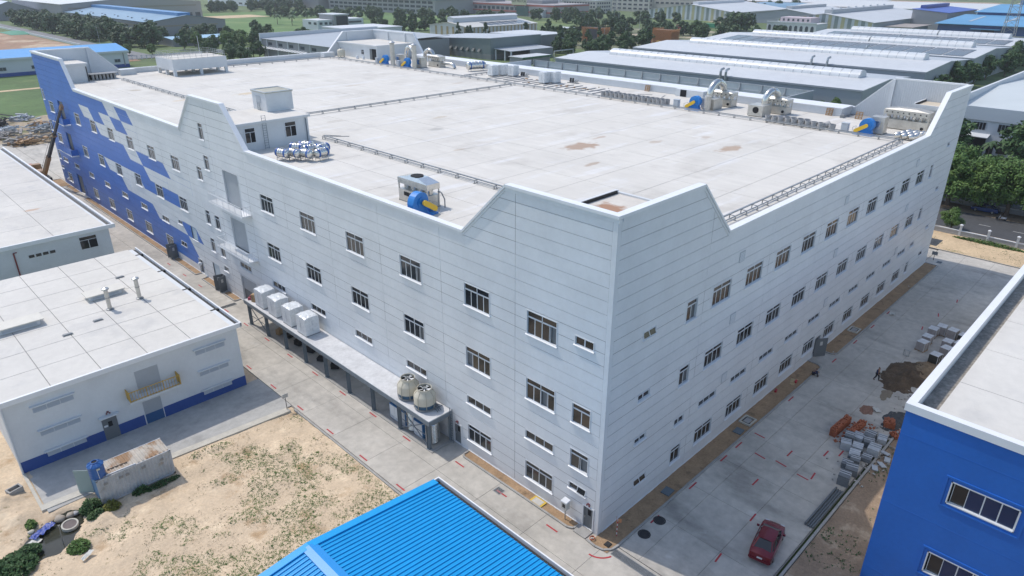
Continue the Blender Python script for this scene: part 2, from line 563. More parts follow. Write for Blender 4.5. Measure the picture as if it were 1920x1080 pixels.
# ================================================================ main factory building
LX, LY, H, HL, ZR = 81.15, 144.5, 26.6, 21.8, 20.9
bld = thing('factory_building', 'huge white clad factory with flat grey roof, notched parapets and blue checkered far wall', 'building', (0, 0, 0))
PL = [(0, H), (10.3, H), (15.3, HL), (53.6, HL), (58.5, H), (67.7, H), (72.95, HL), (120.6, HL), (124.4, H), (LY, H)]      # left wall, s = y
PR = [(0, H), (10.45, H), (15.2, HL), (65.9, HL), (70.9, H), (LX, H)]                                                     # right wall, s = x
PBX = [(0, H), (10.0, H), (14.9, HL), (122.4, HL), (126.1, H), (LY, H)]                                                    # wall x = LX, s = y
PBY = [(0, H), (10.4, H), (15.3, HL), (66.4, HL), (71.4, H), (LX, H)]                                                      # wall y = LY, s = x
def ptop(prof, s):
    for (a, b) in zip(prof[:-1], prof[1:]):
        if a[0] <= s <= b[0]:
            return a[1] + (b[1]-a[1])*(s-a[0])/(b[0]-a[0])
    return prof[-1][1]
def left(s, z, d=0): return (d, s, z)          # d is depth inwards
def right(s, z, d=0): return (s, d, z)
def clip(poly, a, b, c):
    out = []
    for i in range(len(poly)):
        p, q = poly[i], poly[(i+1) % len(poly)]
        fp = a*p[0]+b*p[1]-c; fq = a*q[0]+b*q[1]-c
        if fp <= 1e-9: out.append(p)
        if (fp < -1e-9 and fq > 1e-9) or (fp > 1e-9 and fq < -1e-9):
            t = fp/(fp-fq)
            out.append((p[0]+(q[0]-p[0])*t, p[1]+(q[1]-p[1])*t))
    return out if len(out) >= 3 else None

# ---- windows: (s0, s1, z0, z1, kind)
ROWS = [(15.28, 17.28), (9.33, 11.25)]
WL_ = []
cols = [4.93, 12.25, 21.2, 30.2, 39.3, 48.42]
for c in cols:
    for (a, b) in ROWS: WL_.append((c, c+3.03, a, b, 'wide'))
    WL_.append((c, c+3.05, 5.40, 6.17, 'strip'))
for c in (4.9, 12.25): WL_.append((c, c+3.05, 1.32, 3.06, 'wide'))
WL_.append((57.3, 60.4, 5.35, 6.12, 'strip'))
WL_ += [(1.42, 3.1, 16.25, 16.92, 'two'), (1.38, 3.1, 9.45, 11.15, 'narrow'), (1.35, 3.1, 5.25, 6.93, 'narrow'), (1.42, 3.1, 3.08, 3.66, 'tilt')]
for c in (75.55, 84.62, 93.68, 102.75, 111.9, 121.0):
    for (a, b) in ROWS: WL_.append((c, c+2.75, a, b, 'wide'))
    if c > 80:
        WL_.append((c, c+2.75, 5.40, 6.25, 'strip'))
        WL_.append((c, c+2.75, 1.30, 3.08, 'wide'))
WL_ += [(65.0, 66.3, 21.4, 23.45, 'narrow'), (64.9, 66.3, 17.45, 19.3, 'narrow'), (67.8, 69.3, 15.55, 17.3, 'narrow'),
        (67.9, 69.2, 9.3, 11.25, 'narrow'), (64.85, 66.3, 9.25, 11.17, 'narrow'), (68.0, 69.25, 5.2, 7.15, 'narrow'), (64.85, 66.2, 5.25, 7.15, 'narrow'),
        (79.0, 80.6, 6.5, 7.1, 'two'), (73.95, 75.9, 5.25, 7.15, 'panel'), (79.0, 81.0, 3.0, 3.6, 'tilt'), (64.75, 66.1, 3.15, 3.85, 'two'), (67.9, 70.1, .9, 3.2, 'panel'),
        (142.7, 143.8, 17.5, 19.5, 'narrow'), (137.6, 140.4, 15.5, 17.5, 'wide'), (137.4, 140.3, 9.45, 11.3, 'wide'), (142.5, 143.9, 11.3, 13.4, 'narrow'), (142.5, 143.9, 5.4, 7.15, 'narrow'),
        (137.5, 140.6, 5.45, 6.22, 'strip'), (142.4, 143.9, 3.3, 3.9, 'two'), (130.0, 132.9, 5.45, 6.25, 'strip'), (137.65, 140.3, 1.25, 3.0, 'wide')]
OPEN_L = [(w[0], w[1], w[2], w[3]) for w in WL_]
DOORS_L = [(56.9, 61.05, 13.95, 18.35, 'shutter'), (56.95, 61.0, 8.1, 12.17, 'shutter'), (56.5, 61.0, .05, 4.02, 'shutter_half'), (130.2, 133.6, 14.9, 18.45, 'opening'), (130.2, 133.5, 9.0, 12.3, 'opening'),
           (130.1, 133.7, .05, 3.98, 'opening'), (.55, 1.5, .05, 2.2, 'door'), (16.35, 17.3, .05, 2.2, 'door'), (73.9, 75.3, .05, 2.3, 'opening'), (83.6, 84.55, .05, 2.25, 'opening'), (66.3, 67.3, .05, 2.25, 'opening'), (128.0, 129.3, .05, 2.4, 'panelblue')]
OPEN_L += [d[:4] for d in DOORS_L]
WR_ = []
rc = [13.9 + 5.67*i for i in range(10)]
for i, c in enumerate(rc):
    WR_.append((c, c+2.95, 15.45, 17.22, 'wide'))
    WR_.append((c, c+2.95, 9.5, 11.12, 'wide'))
    WR_.append((c, c+2.95, 5.45, 6.06, 'strip'))
    WR_.append((c, c+2.95, 1.42, 3.03, 'wide'))
WR_ += [(9.95, 11.45, 15.45, 17.22, 'narrow'), (9.95, 11.42, 9.45, 11.12, 'narrow'), (10.0, 11.45, 5.40, 6.04, 'two'), (10.0, 11.5, 1.38, 2.97, 'narrow'),
        (4.1, 5.66, 16.2, 16.75, 'tilt'), (4.08, 5.6, 10.72, 11.25, 'two'), (4.12, 5.66, 6.62, 7.12, 'two'), (4.55, 6.2, 2.2, 2.75, 'tilt'),
        (70.4, 71.5, 15.45, 17.22, 'narrow'), (70.35, 71.5, 9.55, 11.12, 'narrow'), (69.9, 71.5, 5.5, 6.1, 'two'), (70.2, 71.4, 1.4, 3.05, 'narrow'),
        (75.9, 77.1, 18.9, 19.4, 'two'), (75.8, 77.1, 12.6, 13.1, 'two'), (75.8, 77.1, 6.85, 7.3, 'two'), (75.8, 77.2, 2.6, 3.1, 'tilt')]
DOORS_R = [(39.9, 41.4, .05, 2.4, 'opening')]
WR_ = [w for w in WR_ if not (w[4] == 'wide' and w[2] < 2 and 38.5 < (w[0]+w[1])/2 < 42)]
OPEN_R = [w[:4] for w in WR_] + [d[:4] for d in DOORS_R]

# ---- checkered paint: sheared cells, 0 white 1 blue. lines lean 45 degrees
ROWH = [(19.4, 99), (17.4, 19.4), (15.35, 17.4), (13.3, 15.35), (11.3, 13.3), (9.3, 11.3), (7.2, 9.3), (5.25, 7.2), (3.2, 5.25), (1.15, 3.2), (-1, 1.15)]
BLUE = [[(-99, 3), (4, 5)], [(-99, 0), (1, 2), (3, 4)], [(-99, 1)], [(-99, 3), (4, 6)], [(-99, 4)], [(-99, 0), (3, 6)], [(-99, 1)], [(-99, 3), (5, 6)], [(-99, 5)], [(-99, 5)], [(-99, 3)]]
def line_c(i):          # points on line i satisfy  s - z = line_c(i)
    return 119.5 - 5.55*i - 19.4
def paint(poly):
    """Split a facade polygon into (polygon, material index)."""
    if max(p[0] for p in poly) < 70: return [(poly, 0)]
    res = []
    for (z0, z1), spans in zip(ROWH, BLUE):
        q = clip(poly, 0, 1, z1)
        q = q and clip(q, 0, -1, -z0)
        if not q: continue
        cuts = sorted({i for sp in spans for i in sp if i > -90})
        edges = [-99] + cuts + [99]
        for a, b in zip(edges[:-1], edges[1:]):
            r = q
            if a > -90: r = r and clip(r, 1, -1, line_c(a))
            if b < 90: r = r and clip(r, -1, 1, -line_c(b))
            if r: res.append((r, 1 if any(sp[0] <= a and b <= sp[1] for sp in spans) else 0))
    return res

ZJ = [0.0] + [1.15 + 1.0185*k for k in range(0, 25)] + [26.7]
def panels(side, sb, prof, openings, fmap, do_paint, facade):
    res = []
    kinks = [p[0] for p in prof]
    for s0, s1 in zip(sb[:-1], sb[1:]):
        for z0, z1 in zip(ZJ[:-1], ZJ[1:]):
            a0, a1, b0, b1 = s0+.014, s1-.014, z0+.014, z1-.014
            tmax = max(ptop(prof, x) for x in [a0, a1] + [k for k in kinks if a0 < k < a1])
            if b0 >= tmax: continue
            ops = [o for o in openings if o[0] < a1 and o[1] > a0 and o[2] < b1 and o[3] > b0]
            ss = sorted({a0, a1, *[x for o in ops for x in o[:2] if a0 < x < a1], *[k for k in kinks if a0 < k < a1]})
            zs = sorted({b0, b1, *[x for o in ops for x in o[2:] if b0 < x < b1]})
            mb = MB()
            for u0, u1 in zip(ss[:-1], ss[1:]):
                for w0, w1 in zip(zs[:-1], zs[1:]):
                    if any(o[0] < (u0+u1)/2 < o[1] and o[2] < (w0+w1)/2 < o[3] for o in ops): continue
                    poly = [(u0, w0), (u1, w0), (u1, w1), (u0, w1)]
                    t0, t1 = ptop(prof, u0+1e-6), ptop(prof, u1-1e-6)
                    if min(t0, t1) < w1:
                        mm = (t1-t0)/(u1-u0)
                        poly = clip(poly, -mm, 1, t0-mm*u0)
                        if not poly: continue
                    for pl, mi in (paint(poly) if do_paint else [(poly, 0)]):
                        mb.cur = mi
                        pts = [fmap(p[0], p[1], 0) for p in pl]
                        mb.poly(pts[::-1] if side == 'L' else pts)
            if not mb.f: continue
            # returned edges of the sheet
            mb.cur = 0
            if min(ptop(prof, x) for x in [a0, a1] + [k for k in kinks if a0 < k < a1]) > b1 and not ops:
                e = [(a0, b0), (a1, b0), (a1, b1), (a0, b1)]
                pm = paint([(x, y) for x, y in e]) if do_paint else None
                mb.cur = pm[0][1] if pm else 0
                for i in range(4):
                    p, q = e[i], e[(i+1) % 4]
                    mb.poly([fmap(*p, 0), fmap(*q, 0), fmap(*q, .05), fmap(*p, .05)])
            c = Vector(fmap((s0+s1)/2, (z0+z1)/2, 0))
            d = (c - Vector((-34.6, -24.9, 40.8)))
            n = Vector((-1, 0, 0)) if side == 'L' else Vector((0, -1, 0))
            view = abs(d.normalized().dot(n)) * (s1-s0) / d.length_squared
            res.append((view, mb, facade))
    return res
SBL = [.4] + [9.28 + 9.06*k for k in range(15)] + [LY]
SBR = [.4, 12.45, 23.75, 35.1, 46.45, 57.8, 69.15, LX]
f_left = put('wall_core', MB().extr([left(s, z, .24) for s, z in [(0.3, -.1)] + [(LY, -.1)] + [(p[0] if p[0] else .3, p[1]-.08) for p in PL[::-1]]], (.08, 0, 0)), m_core, bld, label='street side wall with blue checkered end')
f_right = put('wall_core', MB().extr([right(s, z, .24) for s, z in [(0.3, -.1), (LX, -.1)] + [(p[0] if p[0] else .3, p[1]-.08) for p in PR[::-1]]], (0, .08, 0)), m_core, bld, label='shaded side wall')
allp = panels('L', SBL, PL, OPEN_L, left, True, f_left) + panels('R', SBR, PR, OPEN_R, right, False, f_right)
allp.sort(key=lambda t: -t[0])
rest = {f_left: MB(), f_right: MB()}
for i, (v, mb, fac) in enumerate(allp):
    if i < 300:
        put('cladding_panel', mb, [m_panel, m_panelblue], fac)
    else:
        r = rest[fac]; o = len(r.v)
        r.v += mb.v
        r.f += [[o+j for j in f] for f in mb.f]; r.mi += mb.mi
for fac, r in rest.items():
    if r.f:
        put('far_cladding', r, [m_panel, m_panelblue], fac, kind='stuff')
# corner flashing
put('corner_flashing', MB().box(-.012, .39, -.012, .39, 0.02, H-.1), m_panel, bld)
put('base_drip', MB().box(-.05, .2, .5, LY, .02, .1).box(.5, LX, -.05, .2, .02, .1), m_coping, bld)

# copings along the tops
def coping(name, prof, f, din, dout, th=.22, m=m_coping):
    mb = MB()
    n = len(prof)
    for i in range(n-1):
        (s0, z0), (s1, z1) = prof[i], prof[i+1]
        b = [f(s0, z0-.06, -dout), f(s1, z1-.06, -dout), f(s1, z1-.06, din), f(s0, z0-.06, din)]
        t = [f(s0, z0+th-.06, -dout), f(s1, z1+th-.06, -dout), f(s1, z1+th-.06, din), f(s0, z0+th-.06, din)]
        if abs(z1-z0) < .01:      # level lengths in separate sheets
            k = max(1, round((s1-s0)/4.5))
            for j in range(k):
                a = s0+(s1-s0)*j/k; e = s0+(s1-s0)*(j+1)/k
                bb = [f(a+.008, z0-.06, -dout), f(e-.008, z0-.06, -dout), f(e-.008, z0-.06, din), f(a+.008, z0-.06, din)]
                tt = [f(a+.008, z0+th-.06, -dout), f(e-.008, z0+th-.06, -dout), f(e-.008, z0+th-.06, din), f(a+.008, z0+th-.06, din)]
                put('coping_sheet', MB().hexa(bb, tt), m, bld)
        else:
            put('coping_sheet', MB().hexa([Vector(p)+Vector((0, 0, -.004)) for p in b], [Vector(p)+Vector((0, 0, .004)) for p in t]), m, bld)
    # under-flashing strip
    for i in range(n-1):
        (s0, z0), (s1, z1) = prof[i], prof[i+1]
        mb.hexa([f(s0, z0-.34, -.045), f(s1, z1-.34, -.045), f(s1, z1-.34, .1), f(s0, z0-.34, .1)], [f(s0, z0-.07, -.045), f(s1, z1-.07, -.045), f(s1, z1-.07, .1), f(s0, z0-.07, .1)])
    put(name, mb, m_panel, bld)
PLc = [(-.13, H)] + PL[1:]
PRc = [(.5, H)] + PR[1:]
coping('coping_flashing', PLc, left, .5, .13)
coping('coping_flashing', PRc, right, .5, .13)
coping('coping_flashing', PBX, lambda s, z, d: (LX - d, s, z), .5, .1)
coping('coping_flashing', PBY, lambda s, z, d: (s, LY - d, z), .5, .1)
# parapet bodies (white inside faces)
def parapet(prof, f, vec, label):
    poly = [f(prof[0][0]+.33, ZR-.6, .32), f(prof[-1][0]-.33, ZR-.6, .32)] + [f(min(max(p[0], prof[0][0]+.33), prof[-1][0]-.33), p[1]-.07, .32) for p in prof[::-1]]
    return put('parapet_wall', MB().extr(poly, vec), m_whitew, bld)
parapet(PL, left, (.13, 0, 0), '')
parapet(PR, right, (0, .13, 0), '')
put('parapet_wall', MB().extr([(LX-.45, s, z) for s, z in [(.35, -.1), (LY-.35, -.1)] + [(min(max(p[0], .35), LY-.35), p[1]-.07) for p in PBX[::-1]]], (.4, 0, 0)), m_whitew, bld)
put('parapet_wall', MB().extr([(s, LY-.45, z) for s, z in [(.35, -.1), (LX-.35, -.1)] + [(min(max(p[0], .35), LX-.35), p[1]-.07) for p in PBY[::-1]]], (0, .4, 0)), m_whitew, bld)
# rear gutter ledge with its inner upstand (far side)
put('gutter_ledge', MB().box(76.9, 80.69, 15.3, 122, ZR-.3, 22.0), m_whitew, bld)
put('gutter_cover', MB().box(76.8, 80.695, 15.2, 122.1, 22.0, 22.12), m_coping, bld)
# ribs of the raised sheet wall at the right rear corner
rb = MB()
for i in range(46):
    y = .6 + i*.31
    t = ptop(PBX, y+.1)-.1
    rb.box(LX-.5, LX-.451, y, y+.11, ZR, t)
put('rib_sheeting', rb, m_whitew, bld)
for (x, y) in ((LX-.75, 10.0), (LX-.75, 129.5), (LX-.75, 137.0)): put('pilaster', MB().box(x, x+.299, y-.25, y+.25, ZR, ptop(PBX, y)-.08), m_whitew, bld)
for (x, y) in ((10.0, LY-.75), (72.6, LY-.75)): put('pilaster', MB().box(x-.25, x+.25, y, y+.299, ZR, ptop(PBY, x)-.08), m_whitew, bld)

# ---- roof
add_stains(m_rooff, [(33.2, 30.5, 2.6, 1.5, .75, (.33, .2, .12)), (27.0, 23.8, 1.2, .5, .6, (.34, .23, .15)), (45.2, 16.5, 2.3, 1.0, .7, (.36, .23, .14)), (42, 25.3, 1.4, .6, .5, (.4, .3, .22)),
                     (26.8, 51.5, 1.5, .9, .5, (.3, .29, .27)), (33, 58, 1.2, .6, .45, (.42, .33, .22)), (24, 100, 3.4, 1.1, .55, (.55, .40, .2)), (12.5, 101, 2.6, .9, .4, (.55, .4, .22)), (42, 95, 2.0, .6, .35, (.4, .3, .2)),
                     (9.6, 118, 1.2, .9, .5, (.35, .28, .18)), (39, 32, 1.6, .35, .5, (.38, .24, .16)), (20, 66.5, 1.4, .7, .4, (.4, .36, .3)), (49, 22, 1.0, .5, .4, (.4, .28, .2)), (58, 83, 1.8, .5, .35, (.42, .3, .2)), (21, 40, 1.0, .4, .4, (.4, .3, .2))], None)
put('roof_base', MB().box(.46, LX-.46, .46, LY-.46, ZR-.5, ZR-.1), M('roof_joint', (.30, .29, .28), .95), bld)
roof = put('roof_deck', MB().box(.47, 1, .47, 1, ZR-.099, ZR-.09), m_rooff, bld)
def skip_roof(x, y):
    return (x < 9 and y < 7.5)
slabs(roof, .47, 76.8, .47, LY-.47, 11, 22, ZR, m_rooff, 'roof_slab', .02, skip_roof)

# ---- window prototypes
def win_proto(kind, w, h, near):
    fr = MB(); panes = []; ow = .07
    t = .05
    fr.box(-ow, w+ow, -.03, .20, h, h+ow); fr.box(-ow, 0, -.03, .20, 0, h); fr.box(w, w+ow, -.03, .20, 0, h); fr.box(-ow, w+ow, -.03, .20, -ow*.6, 0)
    bar = []
    if kind in ('wide', 'narrow'):
        th = h*.27; ncol = 4 if kind == 'wide' else 2
        zt = h-th
        bar.append((0, w, zt-.03, zt+.03))
        bar.append((w/2-.03, w/2+.03, 0, h)) if kind == 'wide' else None
        for c in range(ncol):
            panes.append((w*c/ncol, w*(c+1)/ncol, 0, zt-.03))
        for c in range(ncol//2):
            panes.append((w*c/(ncol//2), w*(c+1)/(ncol//2), zt+.03, h))
    elif kind == 'strip':
        for c in range(3): panes.append((w*c/3, w*(c+1)/3, 0, h))
        for c in (1, 2): bar.append((w*c/3-.025, w*c/3+.025, 0, h))
    else:
        for c in range(2): panes.append((w*c/2, w*(c+1)/2, 0, h))
        bar.append((w/2-.05, w/2+.05, 0, h))
    for (a, b, c, d) in bar: fr.box(a, b, .055, .125, c, d)
    sill = MB().hexa([(-.12, -.13, -.10), (w+.12, -.13, -.10), (w+.12, .02, -.10), (-.12, .02, -.10)], [(-.12, -.13, -.05), (w+.12, -.13, -.05), (w+.12, .02, .0), (-.12, .02, .0)])
    return fr, panes, sill
PROTO = {}
PB_ = MB().box(0, 1, 0, .02, 0, 1)
def pane_mesh(a, b, c, d, m, sash=True):
    mb = MB(); y = .075
    mb.poly([(a+.04, y+.012, c+.04), (b-.04, y+.012, c+.04), (b-.04, y+.012, d-.04), (a+.04, y+.012, d-.04)])
    mb.cur = 1
    e = .035
    mb.box(a, a+e, y, y+.03, c, d); mb.box(b-e, b, y, y+.03, c, d); mb.box(a+e, b-e, y, y+.03, c, c+e); mb.box(a+e, b-e, y, y+.03, d-e, d)
    return mb
n_panes = 0
def place_window(wd, side):
    global n_panes
    s0, s1, z0, z1, kind = wd
    w, h = round(s1-s0, 2), round(z1-z0, 2)
    key = (kind, w, h)
    if key not in PROTO:
        fr, panes, sill = win_proto(kind, w, h, True)
        d = {'frame': fr.mesh('window', m_alu), 'sill': sill.mesh('sill', m_coping), 'panes': panes}
        d['pm'] = [[pane_mesh(0, p[1]-p[0], 0, p[3]-p[2], g).mesh('pane', [g, m_alu]) for g in (m_glass, m_glass2)] for p in panes]
        allm = MB()
        for p in panes:
            mm = pane_mesh(*p, m_glass); o = len(allm.v)
            allm.v += mm.v; allm.f += [[o+i for i in f] for f in mm.f]; allm.mi += mm.mi
        d['glazing'] = allm.mesh('glazing', [m_glass, m_alu])
        PROTO[key] = d
    P = PROTO[key]
    loc, rz = ((0, s1, z0), -math.pi/2) if side == 'L' else ((s0, 0, z0), 0)
    wo = inst('window', P['frame'], loc, bld, rz)
    inst('sill', P['sill'], (0, 0, 0), wo)
    c = Vector(loc); dist = (c - Vector((-34.6, -24.9, 40.8))).length
    near = dist < (74 if side == 'L' else 62)
    if kind == 'tilt':
        for i, p in enumerate(P['panes']):
            o = inst('pane', P['pm'][i][0], (p[0], 0, p[2]), wo, rot=(R(-24 if random.random() < .8 else 0), 0, 0))
            # hinged at the top: move so that the head stays in the frame
            hh = p[3]-p[2]; a = o.rotation_euler[0]
            o.location = (p[0], .06-hh*math.sin(-a)*1.0 if a else 0, p[2]+hh*(1-math.cos(a)))
        return
    if near and n_panes + len(P['panes']) <= 290:
        openi = random.choice([None, None, 0, 1, 3, 2]) if kind == 'wide' else (random.choice([None, 1]) if kind == 'narrow' else None)
        for i, p in enumerate(P['panes']):
            g = 1 if random.random() < .3 else 0
            x = p[0]; y = 0
            if openi == i:            # slid behind its neighbour
                x += (p[1]-p[0])*(.86 if i % 2 == 0 else -.86); y = .035
            inst('pane', P['pm'][i][g], (x, y, p[2]), wo)
        n_panes += len(P['panes'])
    else:
        inst('glazing', P['glazing'], (0, 0, 0), wo)
order = [(w, 'L') for w in WL_] + [(w, 'R') for w in WR_]
order.sort(key=lambda t: (Vector((0, t[0][0], t[0][2]) if t[1] == 'L' else (t[0][0], 0, t[0][2])) - Vector((-34.6, -24.9, 40.8))).length)
m_board = M('window_board', (.45, .55, .62), .3)
for wd, side in order:
    if wd[4] == 'panel':
        s0, s1, z0, z1, _ = wd
        o = put('window', MB().box(.1, .16, s0, s1, z0, z1), m_board, bld)
        put('sill', MB().box(-.13, .02, s0-.1, s1+.1, z0-.1, z0-.03), m_coping, o)
        continue
    place_window(wd, side)
for (s0, s1, z0, z1, kind) in DOORS_L:
    if kind in ('shutter', 'shutter_half'):
        fr = MB().box(-.03, .2, s0-.1, s0, z0, z1).box(-.03, .2, s1, s1+.1, z0, z1).box(-.03, .2, s0-.1, s1+.1, z1, z1+.1)
        d = put('door_frame', fr, m_alu, bld)
        zb = z0 if kind == 'shutter' else z0+2.0
        n = int((z1-zb)/.16)
        sl = MB()
        for i in range(n):
            a = zb+(z1-zb)*i/n; b = zb+(z1-zb)*(i+1)/n
            sl.hexa([(.17, s0, a), (.21, s0, a), (.21, s1, a), (.17, s1, a)], [(.14, s0, b), (.19, s0, b), (.19, s1, b), (.14, s1, b)])
        put('roller_shutter', sl, m_shutter, d)
    elif kind == 'door':
        fr = MB().box(-.05, .2, s0-.12, s0, z0, z1).box(-.05, .2, s1, s1+.12, z0, z1).box(-.05, .2, s0-.12, s1+.12, z1, z1+.12)
        d = put('door', MB().box(.08, .14, s0, s1, z0, z1), m_doorgrey, bld)
        put('frame', fr, m_alu, d)
        put('glass', MB().box(.065, .08, s0+.25, s0+.55, z0+1.35, z0+1.9), m_dark, d)
        put('handle', MB().box(.03, .08, s1-.16, s1-.1, z0+.95, z0+1.15), m_galv, d)
    elif kind == 'panelblue':
        put('door', MB().box(.06, .14, s0, s1, z0, z1), m_panelblue, bld)
    elif kind == 'opening':
        put('door_frame', MB().box(-.03, .2, s0-.08, s0, z0, z1).box(-.03, .2, s1, s1+.08, z0, z1).box(-.03, .2, s0-.08, s1+.08, z1, z1+.08), m_panelblue if s0 > 76 else m_alu, bld)
put('door_frame', MB().box(39.82, 39.9, -.03, .2, .05, 2.4).box(41.4, 41.48, -.03, .2, .05, 2.4), m_alu, bld)
# open grey door leaves standing away from the walls
def leaf(p, q, h, label, par=bld):
    p = Vector((*p, .04)); q = Vector((*q, .04))
    d = (q-p).normalized(); nrm = Vector((-d.y, d.x, 0))
    o = put('open_door', MB().beam(p + Vector((0, 0, h/2)), q + Vector((0, 0, h/2)), .06, h), m_doorgrey, par)
    c = p.lerp(q, .5) + Vector((0, 0, h*.72))
    side = nrm if nrm.dot(Vector((-34, -25, 0))-c) > 0 else -nrm
    put('vision_panel', MB().beam(c - d*.16 + side*.036, c + d*.16 + side*.036, .012, .5), M('panel_light', (.5, .5, .48), .5), o)
leaf((40.05, -.08), (41.3, -.95), 2.35, '')
leaf((-.05, 84.5), (-1.25, 84.75), 2.2, '')
leaf((-.05, 83.6), (-1.25, 83.4), 2.2, '')
leaf((-.05, 67.25), (-1.25, 67.5), 2.2, '')
leaf((-.05, 66.35), (-1.2, 66.1), 2.2, '')
# small louvred vents on the shaded wall
for (s, z) in ((17.7, 18.35), (17.6, 12.5), (17.65, 6.35), (40.3, 18.4), (40.2, 12.4), (40.3, 6.4), (63.3, 18.3), (63.3, 12.3), (63.2, 6.3)):
    o = put('wall_vent', MB().box(s, s+.95, -.035, .02, z, z+.95), m_alug, bld)
    sl = MB()
    for i in range(6):
        sl.hexa([(s+.06, -.06, z+.08+i*.14), (s+.89, -.06, z+.08+i*.14), (s+.89, -.035, z+.13+i*.14), (s+.06, -.035, z+.13+i*.14)], [(s+.06, -.055, z+.09+i*.14), (s+.89, -.055, z+.09+i*.14), (s+.89, -.035, z+.14+i*.14), (s+.06, -.035, z+.14+i*.14)])
    put('louvre', sl, m_panel, o)

# balconies at the loading doors
def balcony(s0, s1, zb, m, solid, dep=1.25, hr=1.15):
    o = put('balcony', MB().box(-dep, -.01, s0, s1, zb-.16, zb), m_coping, bld)
    r = MB()
    x = -dep+.06
    r.beam((x, s0, zb+hr), (x, s1, zb+hr), .06); r.beam((x, s0+.03, zb+hr), (-.02, s0+.03, zb+hr), .06); r.beam((x, s1-.03, zb+hr), (-.02, s1-.03, zb+hr), .06)
    r.beam((x, s0, zb+.1), (x, s1, zb+.1), .04)
    n = int((s1-s0)/.28)
    for i in range(n+1):
        y = s0+.03+(s1-s0-.06)*i/n
        r.beam((x, y, zb), (x, y, zb+hr), .035 if i % 6 else .06)
    for k in range(1, 4):
        for y in (s0+.03, s1-.03): r.beam((x*k/4, y, zb), (x*k/4, y, zb+hr), .035)
    if solid: r.box(x-.02, x+.02, s0, s1, zb+.12, zb+hr-.05); r.box(x, -.05, s0, s0+.04, zb+.1, zb+hr-.05)
    put('railing', r, m, o)
balcony(54.6, 64.1, 13.85, m_alu, False)
balcony(54.8, 63.8, 7.85, m_alu, False)
balcony(127.9, 135.6, 14.5, m_panelblue, True)
balcony(127.8, 136.6, 8.6, m_panelblue, True)

# ---- rooms on the roof belonging to the building
def room(x0, x1, y0, y1, h, name='roof_room', over=.25, m=m_white, z=ZR):
    o = put(name, MB().box(x0, x1, y0, y1, z-.05, z+h), m, bld)
    put('roof_slab', MB().box(x0-over, x1+over, y0-over, y1+over, z+h, z+h+.28), m_white, o)
    put('roof_top', MB().box(x0-over+.12, x1+over-.12, y0-over+.12, y1+over-.12, z+h+.24, z+h+.286), m_rooff, o)
    return o
ph = room(1.0, 10.55, 57.3, 66.0, 3.15)
def simple_window(par, face, a0, a1, z0, z1, pos, open_half=True):
    """Two-light window on a wall facing -y ('y') or -x ('x')."""
    mp = (lambda a, d, z: (a, pos+d, z)) if face == 'y' else (lambda a, d, z: (pos+d, a, z))
    def bx(mb, a, b, d0, d1, c, e):
        p, q = mp(a, d0, c), mp(b, d1, e)
        mb.box(min(p[0], q[0]), max(p[0], q[0]), min(p[1], q[1]), max(p[1], q[1]), c, e)
        return mb
    th = (z1-z0)*.28
    fr = MB()
    for (a, b, c, e) in ((a0-.07, a1+.07, z1, z1+.07), (a0-.07, a1+.07, z0-.08, z0), (a0-.07, a0, z0, z1), (a1, a1+.07, z0, z1), ((a0+a1)/2-.03, (a0+a1)/2+.03, z0, z1-th), (a0, a1, z1-th-.03, z1-th+.03)):
        bx(fr, a, b, -.05, .03, c, e)
    w_ = put('window', fr, m_alu, par)
    for i, (a, b, c, e) in enumerate(((a0, (a0+a1)/2, z0, z1-th), ((a0+a1)/2, a1, z0, z1-th), (a0, a1, z1-th, z1))):
        put('pane', bx(MB(), a+.03, b-.03, -.02, -.008, c+.03, e-.03), m_dark if (open_half and i == 1) else m_glass, w_)
    return w_
simple_window(ph, 'y', 2.0, 3.25, ZR+1.0, ZR+2.75, 57.3)
simple_window(ph, 'y', 7.3, 8.75, ZR+1.0, ZR+2.8, 57.3)
put('downpipe', MB().tube([(10.2, 57.2, ZR+.1), (10.2, 57.2, ZR+2.9), (10.2, 57.35, ZR+3.0)], .07, 6), m_steelgrey, ph)
ld = MB()
for x in (4.25, 4.75): ld.beam((x, 57.1, ZR), (x, 57.1, ZR+4.1), .04)
for i in range(14): ld.beam((4.25, 57.1, ZR+.3*i+.15), (4.75, 57.1, ZR+.3*i+.15), .03)
put('ladder', ld, m_steelgrey, ph)
pu = put('lift_house', MB().box(7.6, 11.35, 62.1, 65.9, ZR+3.4, ZR+5.75), m_white, bld)
put('roof_slab', MB().box(7.5, 11.45, 62.0, 66.0, ZR+5.75, ZR+5.85), M('weathered_slab', (.42, .41, .34), .9, n=(.5, .2)), pu)
put('upstand', MB().box(7.5, 11.45, 62.0, 62.1, ZR+5.85, ZR+5.97).box(7.5, 11.45, 65.9, 66.0, ZR+5.85, ZR+5.97).box(7.5, 7.6, 62.1, 65.9, ZR+5.85, ZR+5.97).box(11.35, 11.45, 62.1, 65.9, ZR+5.85, ZR+5.97), m_white, pu)
put('hatch_window', MB().box(7.56, 7.61, 63.6, 64.8, ZR+4.4, ZR+5.3), m_alug, pu)
ld = MB()
for y in (63.9, 64.5): ld.beam((7.5, y, ZR+3.4), (7.5, y, ZR+4.4), .04)
for i in range(4): ld.beam((7.5, 63.9, ZR+3.5+.25*i), (7.5, 64.5, ZR+3.5+.25*i), .03)
put('ladder', ld, m_steelgrey, pu)
